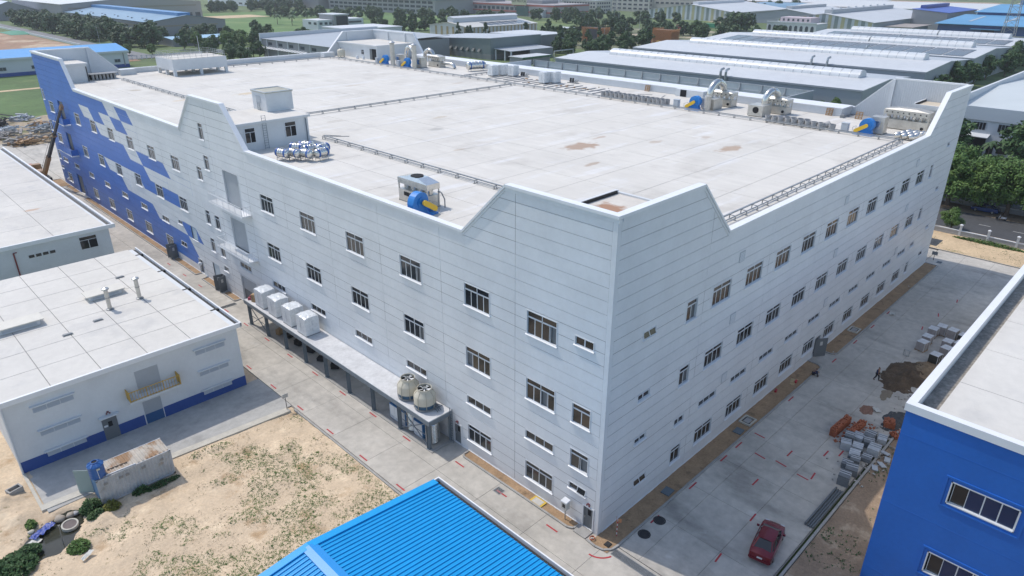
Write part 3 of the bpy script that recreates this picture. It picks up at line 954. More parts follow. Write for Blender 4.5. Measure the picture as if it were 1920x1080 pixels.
# near corner room behind the raised corner
nr = put('corner_room', MB().box(.46, 9.6, .46, 7.4, ZR-.2, 24.72), m_white, bld)
m_cornroof = M('corner_roof', (.60, .56, .50), .85, n=(.4, .08), n2=(3, .06))
add_stains(m_cornroof, [(4.0, 4.6, 3.0, 2.2, .9, (.34, .17, .09)), (3.4, 3.9, 1.5, 1.2, .8, (.17, .13, .10))], None)
put('roof_top', MB().box(.47, 9.59, .47, 7.39, 24.72, 24.76), m_cornroof, nr)
put('upstand', MB().box(.46, 9.6, 7.1, 7.4, 24.76, 25.0).box(9.35, 9.6, .47, 7.1, 24.76, 24.9), m_white, nr)
put('dark_flashing', MB().box(.5, 9.3, 6.98, 7.1, 24.77, 25.02), m_rubber, nr)
# far rooms
fr_ = room(69.6, 80.6, 126.6, 144.0, 3.2)
o = put('doorway', MB().box(69.55, 69.6, 126.9, 128.6, ZR, ZR+2.6), m_dark, fr_)
o = put('door', MB().box(69.5, 69.56, 128.6, 129.6, ZR+.02, ZR+2.55), m_doorgrey, fr_)
simple_window(fr_, 'x', 132.3, 133.4, ZR+1.0, ZR+2.1, 69.6, False)
fl_ = room(.6, 7.2, 136.6, 144.0, 3.3)
put('downpipe', MB().tube([(7.05, 136.5, ZR), (7.05, 136.5, ZR+2.9)], .09, 6), m_rubber, fl_)
rr_ = put('roof_room', MB().box(75.9, 80.6, .6, 5.2, ZR-.05, ZR+3.0), m_white, bld)
put('roof_top', MB().box(75.9, 80.6, .6, 5.2, ZR+3.0, ZR+3.04), M('tan_roof', (.55, .48, .38), .9, n=(.6, .1)), rr_)
put('upstand', MB().box(75.9, 80.6, 5.2, 5.4, ZR+2.6, ZR+3.35).box(75.7, 75.9, .6, 5.4, ZR+2.6, ZR+3.2), m_white, rr_)
put('dark_flashing', MB().box(76, 80.6, 5.12, 5.2, ZR+3.05, ZR+3.3), m_rubber, rr_)
# elevated water cistern with handrail
cs = put('water_cistern', MB().box(22.0, 33.6, 131.6, 140.8, ZR+1.15, ZR+3.35), m_white, bld)
put('deck', MB().box(22.15, 33.45, 131.75, 140.65, ZR+3.35, ZR+3.4), m_rooff, cs)
for x in (22.3, 27.8, 33.3):
    for y in (131.9, 136.2, 140.5):
        put('leg', MB().box(x-.28, x+.28, y-.28, y+.28, ZR-.02, ZR+1.15), m_white, cs)
rl = MB()
zc = ZR+3.4
for (a, b) in (((22.2, 131.8), (33.4, 131.8)), ((33.4, 131.8), (33.4, 140.6)), ((33.4, 140.6), (22.2, 140.6)), ((22.2, 140.6), (22.2, 131.8))):
    for h in (.4, .75, 1.1): rl.beam((*a, zc+h), (*b, zc+h), .05)
    n = 9
    for i in range(n): rl.beam((a[0]+(b[0]-a[0])*i/n, a[1]+(b[1]-a[1])*i/n, zc), (a[0]+(b[0]-a[0])*i/n, a[1]+(b[1]-a[1])*i/n, zc+1.1), .05)
put('railing', rl, m_galv, cs)
put('lightning_rod', MB().tube([(31, 139, zc), (31, 139, zc+3.8)], .05, 6), m_alu, cs)
# small white upstand boxes at the rear parapet
for (x, y) in ((14.6, 141.5), (63.5, 141.5)):
    put('vent_block', MB().box(x, x+3.2, y, y+1.6, ZR-.02, ZR+1.15), m_white, bld)
# equipment niche in the rear parapet
put('vent_block', MB().box(75.6, 76.79, 38.5, 44, ZR-.02, ZR+1.25), m_white, bld)
put('dark_port', MB().box(75.55, 75.6, 41.8, 43.0, ZR+.05, ZR+1.2), m_dark, bld)
# ================================================================ equipment on the roof
m_pipe = M('pipe_grey', (.30, .315, .325), .45, .4, n=(1, .1))
def pipe_run(name, pts, label, gap=2.9, pair=.35, hz=.42, posts=True):
    """A run of pipe / cable tray on little trestles."""
    t = thing(name, label, 'pipe', (*pts[0], ZR))
    a, b = Vector((*pts[0], ZR)), Vector((*pts[-1], ZR))
    d = (b-a).normalized(); nrm = Vector((-d.y, d.x, 0))
    put('tray', MB().beam(a + Vector((0, 0, hz)) + nrm*pair/2, b + Vector((0, 0, hz)) + nrm*pair/2, .16, .1), m_pipe, t)
    put('pipe', MB().tube([a + Vector((0, 0, hz-.1)) - nrm*pair/2, b + Vector((0, 0, hz-.1)) - nrm*pair/2], .06, 6), m_pipe, t)
    n = int((b-a).length/gap)
    leg = MB().box(-.035, .035, -.035, .035, 0, hz-.06).box(-.035, .035, pair-.035, pair+.035, 0, hz-.06).box(-.05, .05, -.1, pair+.1, hz-.1, hz-.055).box(-.1, .1, -.1, .1, 0, .03).box(-.1, .1, pair-.1, pair+.1, 0, .03).mesh('trestle', m_rail)
    ang = math.atan2(d.y, d.x)
    for i in range(n+1):
        p = a.lerp(b, i/n) - nrm*pair/2
        inst('trestle', leg, p - a, t, ang)
    return t
pipe_run('roof_pipe', [(12.4, 57.0), (12.4, 15.5)], 'grey pipe run on trestles between stair house and near corner')
pipe_run('roof_pipe', [(12.4, 133.5), (12.4, 67.0)], 'grey pipe run beyond the stair house towards the white cistern')
pipe_run('roof_pipe', [(13.0, 73.0), (63.2, 73.0)], 'pipe run crossing the middle of the flat roof')
pipe_run('roof_pipe', [(64.2, 138.2), (64.2, 2.8)], 'long pipe run in front of the roof machinery', 2.6)
pipe_run('roof_pipe', [(16.5, 2.6), (63.8, 2.6)], 'ladder-like pipe run beside the shaded side parapet', 2.0, .55, .5)
pipe_run('roof_pipe', [(35, 138.9), (63.8, 138.9)], 'pipe run along the far end parapet')
pipe_run('roof_pipe', [(65.0, 88.6), (71.5, 88.6)], 'short pipe spur beside the white wrapped units', 1.6)
# blue pipe behind stair house
single('blue_pipe', MB().tube([(1.2, 67.2, ZR+.5), (7.5, 67.2, ZR+.5)], .12, 8).box(1.3, 1.5, 67.1, 67.3, ZR, ZR+.45).box(7.1, 7.3, 67.1, 67.3, ZR, ZR+.45), M('pipe_blue', (.05, .12, .3), .5), 'blue pipe behind the stair house', 'pipe', loc=(1.2, 67.2, ZR))

# ---- centrifugal fan
def make_fan(g=1):
    t = thing('blower_fan', 'x', 'fan')
    hs = MB()
    n = 22
    prof = []
    for k in range(n+1):
        a = R(-60) + 2*math.pi*.86*k/n
        r = .78 + .34*k/n
        prof.append((r*math.cos(a), 1.25 + r*math.sin(a)))
    prof.append((prof[0][0]+.25, prof[-1][1]))
    hs.extr([(x, -.38, z) for x, z in prof][::-1], (0, .76, 0))
    hs.box(-1.02, -.35, -.36, .36, .12, 1.25)
    put('scroll_housing', hs, m_fan, t)
    put('inlet_ring', MB().tube([(0, -.39, 1.25), (0, -.46, 1.25)], .5, 18).tube([(0, .39, 1.25), (0, .7, 1.25)], .46, 18), m_fan, t)
    ped = MB().hexa([(-.9, -.42, 0), (.75, -.42, 0), (.75, .42, 0), (-.9, .42, 0)], [(-.55, -.3, .9), (.5, -.3, .9), (.5, .3, .9), (-.55, .3, .9)])
    ped.box(-1.05, g*1.5 if g > 0 else 1.05, -.95, .5, 0, .12) if g > 0 else ped.box(-1.5, 1.05, -.95, .5, 0, .12)
    put('pedestal', ped, m_fan, t)
    # belt guard: flat capsule on the side, falling towards the motor
    p, q = Vector((.0, -.72, 1.3)), Vector((g*1.25, -.72, .5))
    d = (q-p).normalized(); nn = Vector((-d.z, 0, d.x)); cap = []
    for k in range(9): cap.append(q + (d*math.sin(R(180*k/8)) + nn*-math.cos(R(180*k/8)))*.25)
    for k in range(9): cap.append(p + (-d*math.sin(R(180*k/8)) + nn*math.cos(R(180*k/8)))*.25)
    put('belt_guard', MB().extr(cap, (0, -.16, 0)), m_yel, t)
    put('motor', MB().tube([(g*1.2, -.5, .42), (g*1.2, .25, .42)], .24, 12), m_fan, t)
    put('shaft', MB().tube([(0, -.75, 1.25), (0, -.4, 1.25)], .07, 8), m_galv, t)
    gd = MB()
    x1 = g*1.62
    for (a, b) in (((x1, -.9, .1), (x1, -.9, .95)), ((x1, .3, .1), (x1, .3, .95)), ((x1, -.9, .95), (x1, .3, .95))): gd.beam(a, b, .035)
    put('guard_rail', gd, m_rail, t)
    return t
fan_n = make_fan(1)
fan_n.location = (1.75, 23.2, ZR); fan_n.rotation_euler = (0, 0, R(6))
fan_n['label'] = 'blue blower fan with yellow belt guard beside the near parapet'
fan_f = make_fan(-1)
spots = [((66.2, 118.2), 'blue blower fan farthest away, beside the first tall stack'), ((66.1, 109.5), 'blue blower fan beside the second tall stack with curved duct'),
         ((65.95, 34.0), 'blue blower fan between the cement rings and the steel scrubber'), ((66.0, 7.6), 'blue blower fan at the right rear corner of the roof')]
for i, ((x, y), lb) in enumerate(spots):
    sc = 1.0
    f = fan_f if i == 0 else copy_tree(fan_f, None)
    f.location = (x, y, ZR); f.rotation_euler = (0, 0, -math.pi/2); f['label'] = lb; f['group'] = 'blue blower fans along the rear edge'
fan_n['group'] = 'blue blower fans along the rear edge' if False else 'roof blower fans'

# ---- electric cabinets
for (x, y, h, lb) in ((65.7, 121.0, 1.35, 'pale control cabinet left of the farthest blue fan'), (65.5, 112.2, 1.4, 'pale control cabinet left of the second blue fan'), (65.4, 37.2, 1.3, 'pale control cabinet right of the cement rings'), (65.6, 10.4, 1.25, 'pale control cabinet beside the corner blue fan')):
    t = thing('control_cabinet', lb, 'cabinet', (x, y, ZR))
    put('body', MB().box(x-.3, x+.3, y-.45, y+.45, ZR, ZR+h), M('cabinet_grey', (.45, .48, .51), .4), t)
    put('door', MB().box(x-.325, x-.3, y-.4, y+.4, ZR+.08, ZR+h-.06), MATS['cabinet_grey'], t)
    put('cap', MB().box(x-.36, x+.36, y-.5, y+.5, ZR+h, ZR+h+.04), MATS['cabinet_grey'], t)

# ---- ducts and stacks
def stack(x, y, h, r, lb, cap=True):
    t = thing('exhaust_stack', lb, 'stack', (x, y, ZR))
    n = max(2, int(h/1.1))
    pr = [(0, ZR), (r+.06, ZR), (r+.06, ZR+.1), (r, ZR+.1)]
    for i in range(1, n): pr += [(r, ZR+h*i/n-.02), (r+.035, ZR+h*i/n-.02), (r+.035, ZR+h*i/n+.03), (r, ZR+h*i/n+.03)]
    pr += [(r, ZR+h), (0, ZR+h)]
    put('pipe', MB().lathe(x, y, pr, 18), m_inoxm, t, smooth=True, angle=35)
    if cap:
        put('cone_cap', MB().lathe(x, y, [(0, ZR+h+.15), (r+.28, ZR+h+.12), (r+.28, ZR+h+.17), (0, ZR+h+.6)], 18), m_galv, t)
        s_ = MB()
        for k in range(3): s_.beam((x+r*math.cos(k*2.1), y+r*math.sin(k*2.1), ZR+h-.1), (x+r*math.cos(k*2.1), y+r*math.sin(k*2.1), ZR+h+.15), .04)
        put('cap_stay', s_, m_galv, t)
    return t
def arch(t, p, q, top, r, name='duct_elbow'):
    """Half-round duct from p up and over to q (x, y, foot z)."""
    p = Vector(p); q = Vector(q); c = (p+q)/2; rad = (q-p).to_2d().length/2
    d = Vector((q.x-p.x, q.y-p.y, 0)).normalized()
    pts = [p]
    zc = top - rad - r
    for k in range(11):
        a = math.pi*k/10
        pts.append(Vector((c.x, c.y, zc)) - d*math.cos(a)*rad + Vector((0, 0, math.sin(a)*rad)))
    pts.append(q)
    put(name, MB().tube(pts, r, 14), m_inox, t, smooth=True, angle=50)
    rg = MB()
    for k in (1, 6, 11):
        e = pts[k]; dd = (pts[k+1]-pts[k-1]).normalized()*.05
        rg.tube([e-dd, e+dd], r+.05, 14)
    put('duct_flange', rg, m_inoxm, t)
stack(66.8, 116.2, 4.9, .55, 'tall steel stack with cone cap beside the farthest blue fan')
s2 = stack(66.6, 107.6, 4.9, .55, 'tall steel stack with cone cap joined to a curved duct')
arch(s2, (67.2, 111.4, ZR+.9), (66.9, 108.1, ZR+3.6), ZR+4.9, .45)
s3 = stack(66.5, 32.3, 2.3, .55, 'short open steel stack beside the third blue fan', False)

def port(mb, x, y, z, r=.14):
    mb.tube([(x-.06, y, z), (x, y, z)], r, 10)
def scrubber(x0, x1, y0, y1, h, lb, legs=True, cols=3):
    """Stainless air washer: base tank, row of columns, hood with sloping shoulders, ports on the front."""
    t = thing('air_scrubber', lb, 'scrubber', ((x0+x1)/2, (y0+y1)/2, ZR))
    z1, z2 = ZR+h*.46, ZR+h*.68
    put('base_tank', MB().box(x0, x1, y0, y1, ZR+.1, z1), m_inoxm, t)
    put('skid', MB().box(x0-.1, x1+.1, y0-.05, y0+.1, ZR, ZR+.1).box(x0-.1, x1+.1, y1-.1, y1+.05, ZR, ZR+.1), m_rail, t)
    n = max(2, int((y1-y0)/.75))
    for i in range(n):
        yy = y0+(y1-y0)*(i+.5)/n
        put('column', MB().cyl((x0+x1)/2, yy, z1, z2, min(.3, (y1-y0)/n*.4), 12), m_inox, t)
    for (xx, yy) in ((x0+.05, y0+.05), (x1-.05, y0+.05), (x0+.05, y1-.05), (x1-.05, y1-.05)):
        put('post', MB().box(xx-.05, xx+.05, yy-.05, yy+.05, z1, z2), m_inoxm, t)
    zt = ZR+h
    zm = z2+(zt-z2)*.72
    put('hood', MB().box(x0-.04, x1+.04, y0-.04, y1+.04, z2, zm).hexa([(x0-.04, y0-.04, zm), (x1+.04, y0-.04, zm), (x1+.04, y1+.04, zm), (x0-.04, y1+.04, zm)], [(x0+.2, y0+(y1-y0)*.3, zt), (x1-.2, y0+(y1-y0)*.3, zt), (x1-.2, y1-(y1-y0)*.3, zt), (x0+.2, y1-(y1-y0)*.3, zt)]), m_inoxm, t)
    for i in range(n+1):
        yy = y0+(y1-y0)*(i+.5)/(n+1)
        pm = MB().box(x0-.07, x0-.04, yy-.28, yy+.28, z2+.06, zm-.08)
        pp = put('access_panel', pm, m_inoxm, t)
        put('port', MB().tube([(x0-.1, yy, (z2+zm)/2), (x0-.07, yy, (z2+zm)/2)], .1, 8), m_dark, pp)
    put('drain_port', MB().tube([(x0-.12, y0+.6, ZR+.5), (x0, y0+.6, ZR+.5)], .2, 12), m_dark, t)
    return t
sB = scrubber(71.4, 73.2, 104.6, 108.6, 2.6, 'stainless air scrubber with curved duct beyond the two tall stacks')
arch(sB, (71.9, 110.4, ZR+.4), (72.2, 107.6, ZR+2.4), ZR+4.0, .42)
put('duct', MB().tube([(72.3, 104.6, ZR+1.0), (72.3, 101.5, ZR+1.0), (72.3, 100.6, ZR+.8), (72.3, 100.2, ZR+.2)], .38, 12), m_inox, sB, smooth=True, angle=50)
put('duct', MB().tube([(73.4, 108.8, ZR+1.9), (73.4, 111.4, ZR+1.9)], .32, 12), m_inox, sB, smooth=True, angle=50)
s_ = scrubber(71.6, 73.4, 30.9, 34.6, 2.5, 'stainless air scrubber with big curved duct near the cement rings')
arch(s_, (68.8, 33.3, ZR+.6), (72.4, 32.9, ZR+2.3), ZR+4.5, .55)
put('plenum_box', MB().box(67.3, 70.0, 31.6, 33.9, ZR+.1, ZR+1.7), m_inoxm, s_)
s_ = scrubber(71.6, 73.4, 21.6, 25.4, 2.5, 'stainless air scrubber with curved duct behind the black round port')
arch(s_, (69.6, 24.3, ZR+.6), (72.4, 23.6, ZR+2.3), ZR+4.0, .5)
bx4 = put('plenum_box', MB().box(67.3, 70.2, 23.4, 25.8, ZR+.1, ZR+1.65), m_inoxm, s_)
put('round_port', MB().tube([(67.22, 24.5, ZR+1.0), (67.3, 24.5, ZR+1.0)], .48, 18), m_dark, bx4)
scrubber(72.6, 74.6, 2.2, 8.0, 2.9, 'long stainless air scrubber at the right rear corner')
for (x, y, lb) in ((68.6, 107.6, 'square stainless plenum box right of the second tall stack'), (69.0, 116.0, 'square stainless plenum box behind the farthest blue fan'), (67.9, 6.9, 'upright stainless plenum box joined to the corner blue fan')):
    t = thing('plenum_box', lb, 'duct box', (x, y, ZR))
    put('body', MB().box(x-.8, x+.8, y-.9, y+.9, ZR+.12, ZR+2.3), m_inoxm, t)
    put('frame', MB().box(x-.9, x+.9, y-1.0, y-.85, ZR, ZR+.12).box(x-.9, x+.9, y+.85, y+1.0, ZR, ZR+.12), m_rail, t)
    put('flange', MB().box(x-.95, x-.8, y-.5, y+.5, ZR+.8, ZR+1.8), m_inox, t)

# near scrubber: hood on posts, columns, black hole on the top
t = thing('air_scrubber', 'stainless air scrubber with round black opening on top beside the near parapet', 'scrubber', (4.2, 26.0, ZR))
x0, x1, y0, y1 = 3.3, 4.75, 23.9, 28.3
put('base_tank', MB().box(x0, x1, y0, y1, ZR+.1, ZR+1.2), m_inoxm, t)
put('skid', MB().box(x0, x1, y0-.05, y0+.1, ZR, ZR+.1).box(x0, x1, y1-.1, y1+.05, ZR, ZR+.1).box(x0, x0+.1, y0, y1, ZR, ZR+.1), m_rail, t)
for i in range(4):
    put('column', MB().cyl(4.0, y0+.55+i*1.1, ZR+1.2, ZR+1.75, .36, 14), m_inox, t, smooth=True, angle=40)
for (a, b) in ((x0, y0), (x1-.1, y0), (x0, y1-.1), (x1-.1, y1-.1)): put('post', MB().box(a, a+.1, b, b+.1, ZR+1.2, ZR+1.75), m_inoxm, t)
put('hood', MB().box(x0-.03, x1+.03, y0-.03, y1+.03, ZR+1.75, ZR+2.3).hexa([(x0-.03, y0-.03, ZR+2.3), (x1+.03, y0-.03, ZR+2.3), (x1+.03, y1+.03, ZR+2.3), (x0-.03, y1+.03, ZR+2.3)], [(x0+.12, y0+1.4, ZR+2.62), (x1-.12, y0+1.4, ZR+2.62), (x1-.12, y1-1.4, ZR+2.62), (x0+.12, y1-1.4, ZR+2.62)]), m_inox, t)
put('fan_opening', MB().cyl(4.0, 26.2, ZR+2.62, ZR+2.68, .62, 24), m_dark, t)
for i in range(3): put('inspection_port', MB().box(x0-.03, x0, 25.0+i*.85, 25.75+i*.85, ZR+.65, ZR+1.02), m_dark, t)
put('pipework', MB().tube([(4.4, 23.7, ZR+1.55), (4.4, 23.2, ZR+1.55), (4.6, 23.0, ZR+.9), (4.6, 23.0, ZR+.1)], .06, 6).tube([(4.7, 23.75, ZR+1.5), (4.1, 23.3, ZR+1.5), (4.1, 23.3, ZR+.4)], .05, 6), m_rail, t)

# ---- stainless water tanks on stands
def make_tank(L=1.75, r=.5, blue=True):
    t = thing('water_tank', 'x', 'tank')
    pr = [(0, -L/2-.12), (r*.55, -L/2-.09), (r*.9, -L/2-.02), (r, -L/2+.05)]
    n = 6
    for i in range(n):
        z = -L/2+.1+(L-.2)*i/(n-1)
        pr += [(r, z-.02), (r+.015, z), (r, z+.02)]
    pr += [(r, L/2-.05), (r*.9, L/2+.02), (r*.55, L/2+.09), (0, L/2+.12)]
    mb = MB().lathe(0, 0, pr, 20)
    rot = Matrix.Translation((0, 0, r+.38)) @ Matrix.Rotation(R(90), 4, 'Y')
    mb.xf(rot)
    put('barrel', mb, m_inox, t, smooth=True, angle=60)
    if blue:
        for s_ in (-1, 1):
            bm_ = MB().lathe(0, 0, [(r+.018, s_*L/2*.72-.13), (r+.018, s_*L/2*.72+.13)], 20).xf(rot)
            put('blue_band', bm_, M('tank_blue', (.03, .10, .34), .35), t, smooth=True)
    st = MB()
    for x in (-L*.36, L*.36):
        for y in (-r*.8, r*.8): st.beam((x, y, 0), (x, y*.7, .62), .045)
        st.beam((x, -r*.8, .3), (x, r*.8, .3), .045)
    for y in (-r*.75, r*.75): st.beam((-L*.4, y, .3), (L*.4, y, .3), .045)
    put('stand', st, m_galv, t)
    put('inlet', MB().cyl(0, 0, 2*r+.36, 2*r+.46, .18, 12), m_inox, t)
    return t
tk = make_tank()
tspots = [((3.0, 50.3), -75, 'small steel tank left of the tank cluster by the parapet'), ((4.0, 49.4), -85, 'steel tank at the left front of the tank cluster'), ((4.8, 48.2), -80, 'plain steel tank at the centre front of the tank cluster'), ((6.3, 47.3), 12, 'steel tank with blue band at the right front of the cluster'),
          ((5.7, 51.8), -60, 'steel tank at the back left of the cluster'), ((6.9, 51.9), -50, 'steel tank at the far back of the cluster'), ((6.5, 49.9), -15, 'steel tank in the middle of the cluster'), ((7.6, 49.2), 20, 'steel tank at the back right of the cluster')]
for i, (p, a, lb) in enumerate(tspots):
    o = tk if i == 0 else copy_tree(tk)
    o.location = (*p, ZR); o.rotation_euler = (0, 0, R(a)); o['label'] = lb; o['group'] = 'steel water tanks by the stair house'
tb = make_tank(4.4, .8, True)
tb.location = (73.6, 94.5, ZR); tb.rotation_euler = (0, 0, R(-12)); tb['label'] = 'large shiny horizontal steel tank near the rear parapet'
# cream pressure tank
t = thing('cream_tank', 'cream upright tank on feet in front of the far raised wall', 'tank', (67.5, 139.6, ZR))
put('barrel', MB().lathe(67.5, 139.6, [(0, ZR+.35), (.95, ZR+.35), (1.0, ZR+.5), (1.0, ZR+1.5), (.85, ZR+1.85), (.3, ZR+2.05), (0, ZR+2.05)], 22), m_cream, t, smooth=True, angle=50)
put('valve', MB().cyl(67.5, 139.6, ZR+2.05, ZR+2.3, .12, 8), m_rubber, t)
for k in range(5): put('foot', MB().box(67.5+.85*math.cos(k*1.257)-.08, 67.5+.85*math.cos(k*1.257)+.08, 139.6+.85*math.sin(k*1.257)-.08, 139.6+.85*math.sin(k*1.257)+.08, ZR, ZR+.4), m_cream, t)
for (x, y, r, lb) in ((68.3, 133.5, .35, 'round white floor vent before the far room'), (68.6, 131.2, .3, 'smaller white floor vent before the far room')):
    single('floor_vent', MB().lathe(x, y, [(0, ZR), (r, ZR), (r, ZR+.5), (r*.6, ZR+.75), (0, ZR+.8)], 12), m_alu, lb, 'vent', loc=(x, y, ZR), smooth=True, angle=40)

# ---- wrapped outdoor units
def make_wrap(w=1.75, d=1.5, h=2.1, seed=0):
    t = thing('wrapped_unit', 'x', 'air unit')
    rnd = random.Random(seed)
    mb = MB()
    nx, ny, nz = 7, 6, 8
    bm_ = bmesh.new()
    bmesh.ops.create_cube(bm_, size=1)
    bmesh.ops.subdivide_edges(bm_, edges=bm_.edges[:], cuts=6, use_grid_fill=True)
    for v in bm_.verts:
        p = v.co
        x, y, z = p.x*w, p.y*d, (p.z+.5)*h
        e = .025*noise.noise((x*3+seed, y*3, z*3))
        if p.z > .45: z += .09*noise.noise((x*4+seed*3, y*4, 1.5)) - .10*(abs(p.x)*2)**4 - .10*(abs(p.y)*2)**4
        v.co = (x*(1+e), y*(1+e), z+.12)
    me = bpy.data.meshes.new('wrapping'); bm_.to_mesh(me); bm_.free()
    me.materials.append(m_plast)
    inst('wrapping', me, (0, 0, 0), t)
    put('pallet', MB().box(-w*.5, w*.5, -d*.5, d*.5, 0, .12), m_rail, t)
    put('door_seam', MB().box(-w/2-.045, -w/2-.025, -.02, .02, .5, h*.8).box(-.02, .02, -d/2-.045, -d/2-.025, .5, h*.8), m_alug, t)
    put('label_plate', MB().box(-w*.2, w*.1, -d/2-.05, -d/2-.03, .95, 1.25), m_alu, t)
    return t
wr = [make_wrap(seed=1), make_wrap(seed=2)]
wsp = [((70.4, 85.6), 'white wrapped air unit left front of the rear row'), ((72.6, 84.9), 'white wrapped air unit left back of the rear row'), ((73.2, 82.3), 'third white wrapped air unit beside the pumps'),
       ((70.1, 70.6), 'white wrapped air unit in front of the right pair'), ((71.9, 69.4), 'white wrapped air unit behind in the right pair')]
for i, (p, lb) in enumerate(wsp):
    o = wr[i] if i < 2 else copy_tree(wr[i % 2])
    o.location = (*p, ZR+.12); o.rotation_euler = (0, 0, R(random.uniform(-4, 4))); o['label'] = lb; o['group'] = 'wrapped air units on the main roof'
# concrete sleepers for units still to come
sl = MB().box(-2.6, 2.6, -.12, .12, 0, .14)
slm = sl.mesh('concrete_sleeper', m_bucket)
for i in range(17):
    o = inst('concrete_sleeper', slm, (69.3 + (i % 3)*.5, 83.5-i*1.85, ZR), None, R(random.uniform(-3, 3)))
    tag(o, 'low concrete sleeper lying on the roof near the wrapped units', 'sleeper', 'concrete sleepers beside the wrapped units')
# small pump sets
for (x, y, lb) in ((74.2, 80.4, 'black pump set beside the third wrapped unit'), (74.6, 67.2, 'black pump set right of the wrapped pair')):
    t = thing('pump_set', lb, 'pump', (x, y, ZR))
    put('base', MB().box(x-.4, x+.4, y-1.5, y+1.0, ZR, ZR+.12), m_rail, t)
    for k in range(2): put('motor', MB().cyl(x, y+.4-k*.6, ZR+.2, ZR+.95, .2, 10), m_rubber, t)
    put('pipework', MB().tube([(x, y+.8, ZR+.35), (x, y-1.4, ZR+.35)], .1, 8).tube([(x+.3, y-.6, ZR+.15), (x+.3, y-.6, ZR+.6), (x+.3, y-1.4, ZR+.6)], .07, 8), m_rail, t)
# ---- cement rings (open cylinders)
ring = MB().lathe(0, 0, [(.36, .02), (.42, .02), (.47, .92), (.41, .92), (.36, .02)], 16).mesh('cement_ring', m_bucket)
ring.polygons.foreach_set('use_smooth', [True]*len(ring.polygons)); ring.set_sharp_from_angle(angle=R(40))
def rings(n, x0, y0, dy, rows, label, grp):
    for r_ in range(rows):
        for i in range(n):
            o = inst('cement_ring', ring, (x0 + r_*.98 + random.uniform(-.06, .06), y0 - i*dy + random.uniform(-.08, .08), ZR), None, random.uniform(0, 6))
            tag(o, label, 'cement ring', grp)
rings(14, 65.6, 52.4, .97, 2, 'open grey cement ring in the long double row', 'cement rings in the long double row')
rings(9, 65.2, 21.3, .98, 1, 'open grey cement ring in the row left of the corner fan', 'cement rings in the short row')
rings(4, 66.2, 19.0, 1.0, 1, 'cement ring in the second line left of the corner fan', 'cement rings in the second line')
o = inst('cement_ring', ring, (65.2, 12.0, ZR), None); tag(o, 'single cement ring standing nearest the corner fan', 'cement ring')
o = inst('cement_ring', ring, (65.4, 13.3, ZR+.45), None, rot=(R(70), 0, R(40))); tag(o, 'cement ring tipped on its side near the corner fan', 'cement ring')
# far left: row of cylinders under a cover
t = thing('covered_tank_row', 'row of pale cylinders under a dark cover by the far raised corner', 'tank row', (10, 138, ZR))
for i in range(7): put('cylinder', MB().cyl(8.2+i*.68, 137.6, ZR, ZR+1.1, .24, 10), m_bucket, t)
put('cover', MB().box(7.6, 12.9, 137.0, 139.4, ZR+1.12, ZR+1.24), m_rail, t)
put('backing', MB().box(7.6, 12.9, 139.2, 139.4, ZR, ZR+1.12), m_rubber, t)
# pallets leaning on the rear upstand
def make_pallet():
    t = thing('wooden_pallet', 'x', 'pallet')
    for k in range(5): put('board', MB().box(-.5, .5, -.02, .02, .02+k*.24, .14+k*.24), m_wood, t)
    for x in (-.45, 0, .45): put('bearer', MB().box(x-.05, x+.05, .02, .12, 0, 1.1), m_wood, t)
    return t
pa = make_pallet()
psp = [((76.3, 50.6), 'wooden pallet leaning on the rear wall near the cement rings'), ((76.3, 17.0), 'wooden pallet leaning on the rear wall, left of the corner pair'), ((76.4, 12.6), 'wooden pallet leaning on the rear wall beside the ribbed corner')]
for i, (p, lb) in enumerate(psp):
    o = pa if i == 0 else copy_tree(pa)
    o.location = (*p, ZR); o.rotation_euler = (R(-14), 0, -math.pi/2); o['label'] = lb; o['group'] = 'pallets leaning on the rear wall'
# grey cable box
single('cable_box', MB().rbox(76.1, 14.8, ZR, .9, .5, .35, .1).rbox(76.1, 14.8, ZR+.35, .94, .54, .05, .1), m_rail, 'low grey box between the two right pallets', 'box', loc=(76.1, 14.8, ZR))
# silver round duct fittings
el = MB().lathe(0, 0, [(0, 0), (.32, 0), (.36, .1), (.45, .35), (.45, .6), (.33, .78), (.33, .95), (0, .95)], 16)
elm = el.mesh('round_duct', m_inox); elm.polygons.foreach_set('use_smooth', [True]*len(elm.polygons)); elm.set_sharp_from_angle(angle=R(40))
k = 0
for i in range(3):
    for j in range(3):
        o = inst('round_duct', elm, (66.0+i*1.35, 2.4+j*.85-.25*i, ZR+.45), None, rot=(R(82), 0, R(30)))
        tag(o, 'bright round duct fitting lying in the corner by the side parapet', 'duct', 'round duct fittings in the roof corner'); k += 1
# loose lengths, boards and bits of debris near the stair house and rear strip
bar = MB().box(-1.3, 1.3, -.05, .05, 0, .07).mesh('steel_bar', m_rail)
for (x, y, a) in ((14.2, 58.0, -55), (14.7, 56.9, -48), (69.0, 60.5, -84), (70.2, 57.5, -80), (72.8, 48.5, -60), (73.4, 45, 20), (70.8, 52.8, 75)):
    o = inst('steel_bar', bar, (x, y, ZR), None, R(a)); tag(o, 'loose dark bar lying on the concrete roof', 'bar', 'loose bars on the roof')
for i in range(26):
    x, y = random.uniform(68.5, 74), random.uniform(54, 79)
    o = single('timber_offcut', MB().rbox(x, y, ZR, random.uniform(.2, .9), random.uniform(.1, .4), random.uniform(.05, .2), random.uniform(0, 3)), m_wood if random.random() < .6 else m_bucket, 'scrap offcut lying on the roof among the sleepers', 'offcut', loc=(x, y, ZR), group='offcuts among the sleepers')
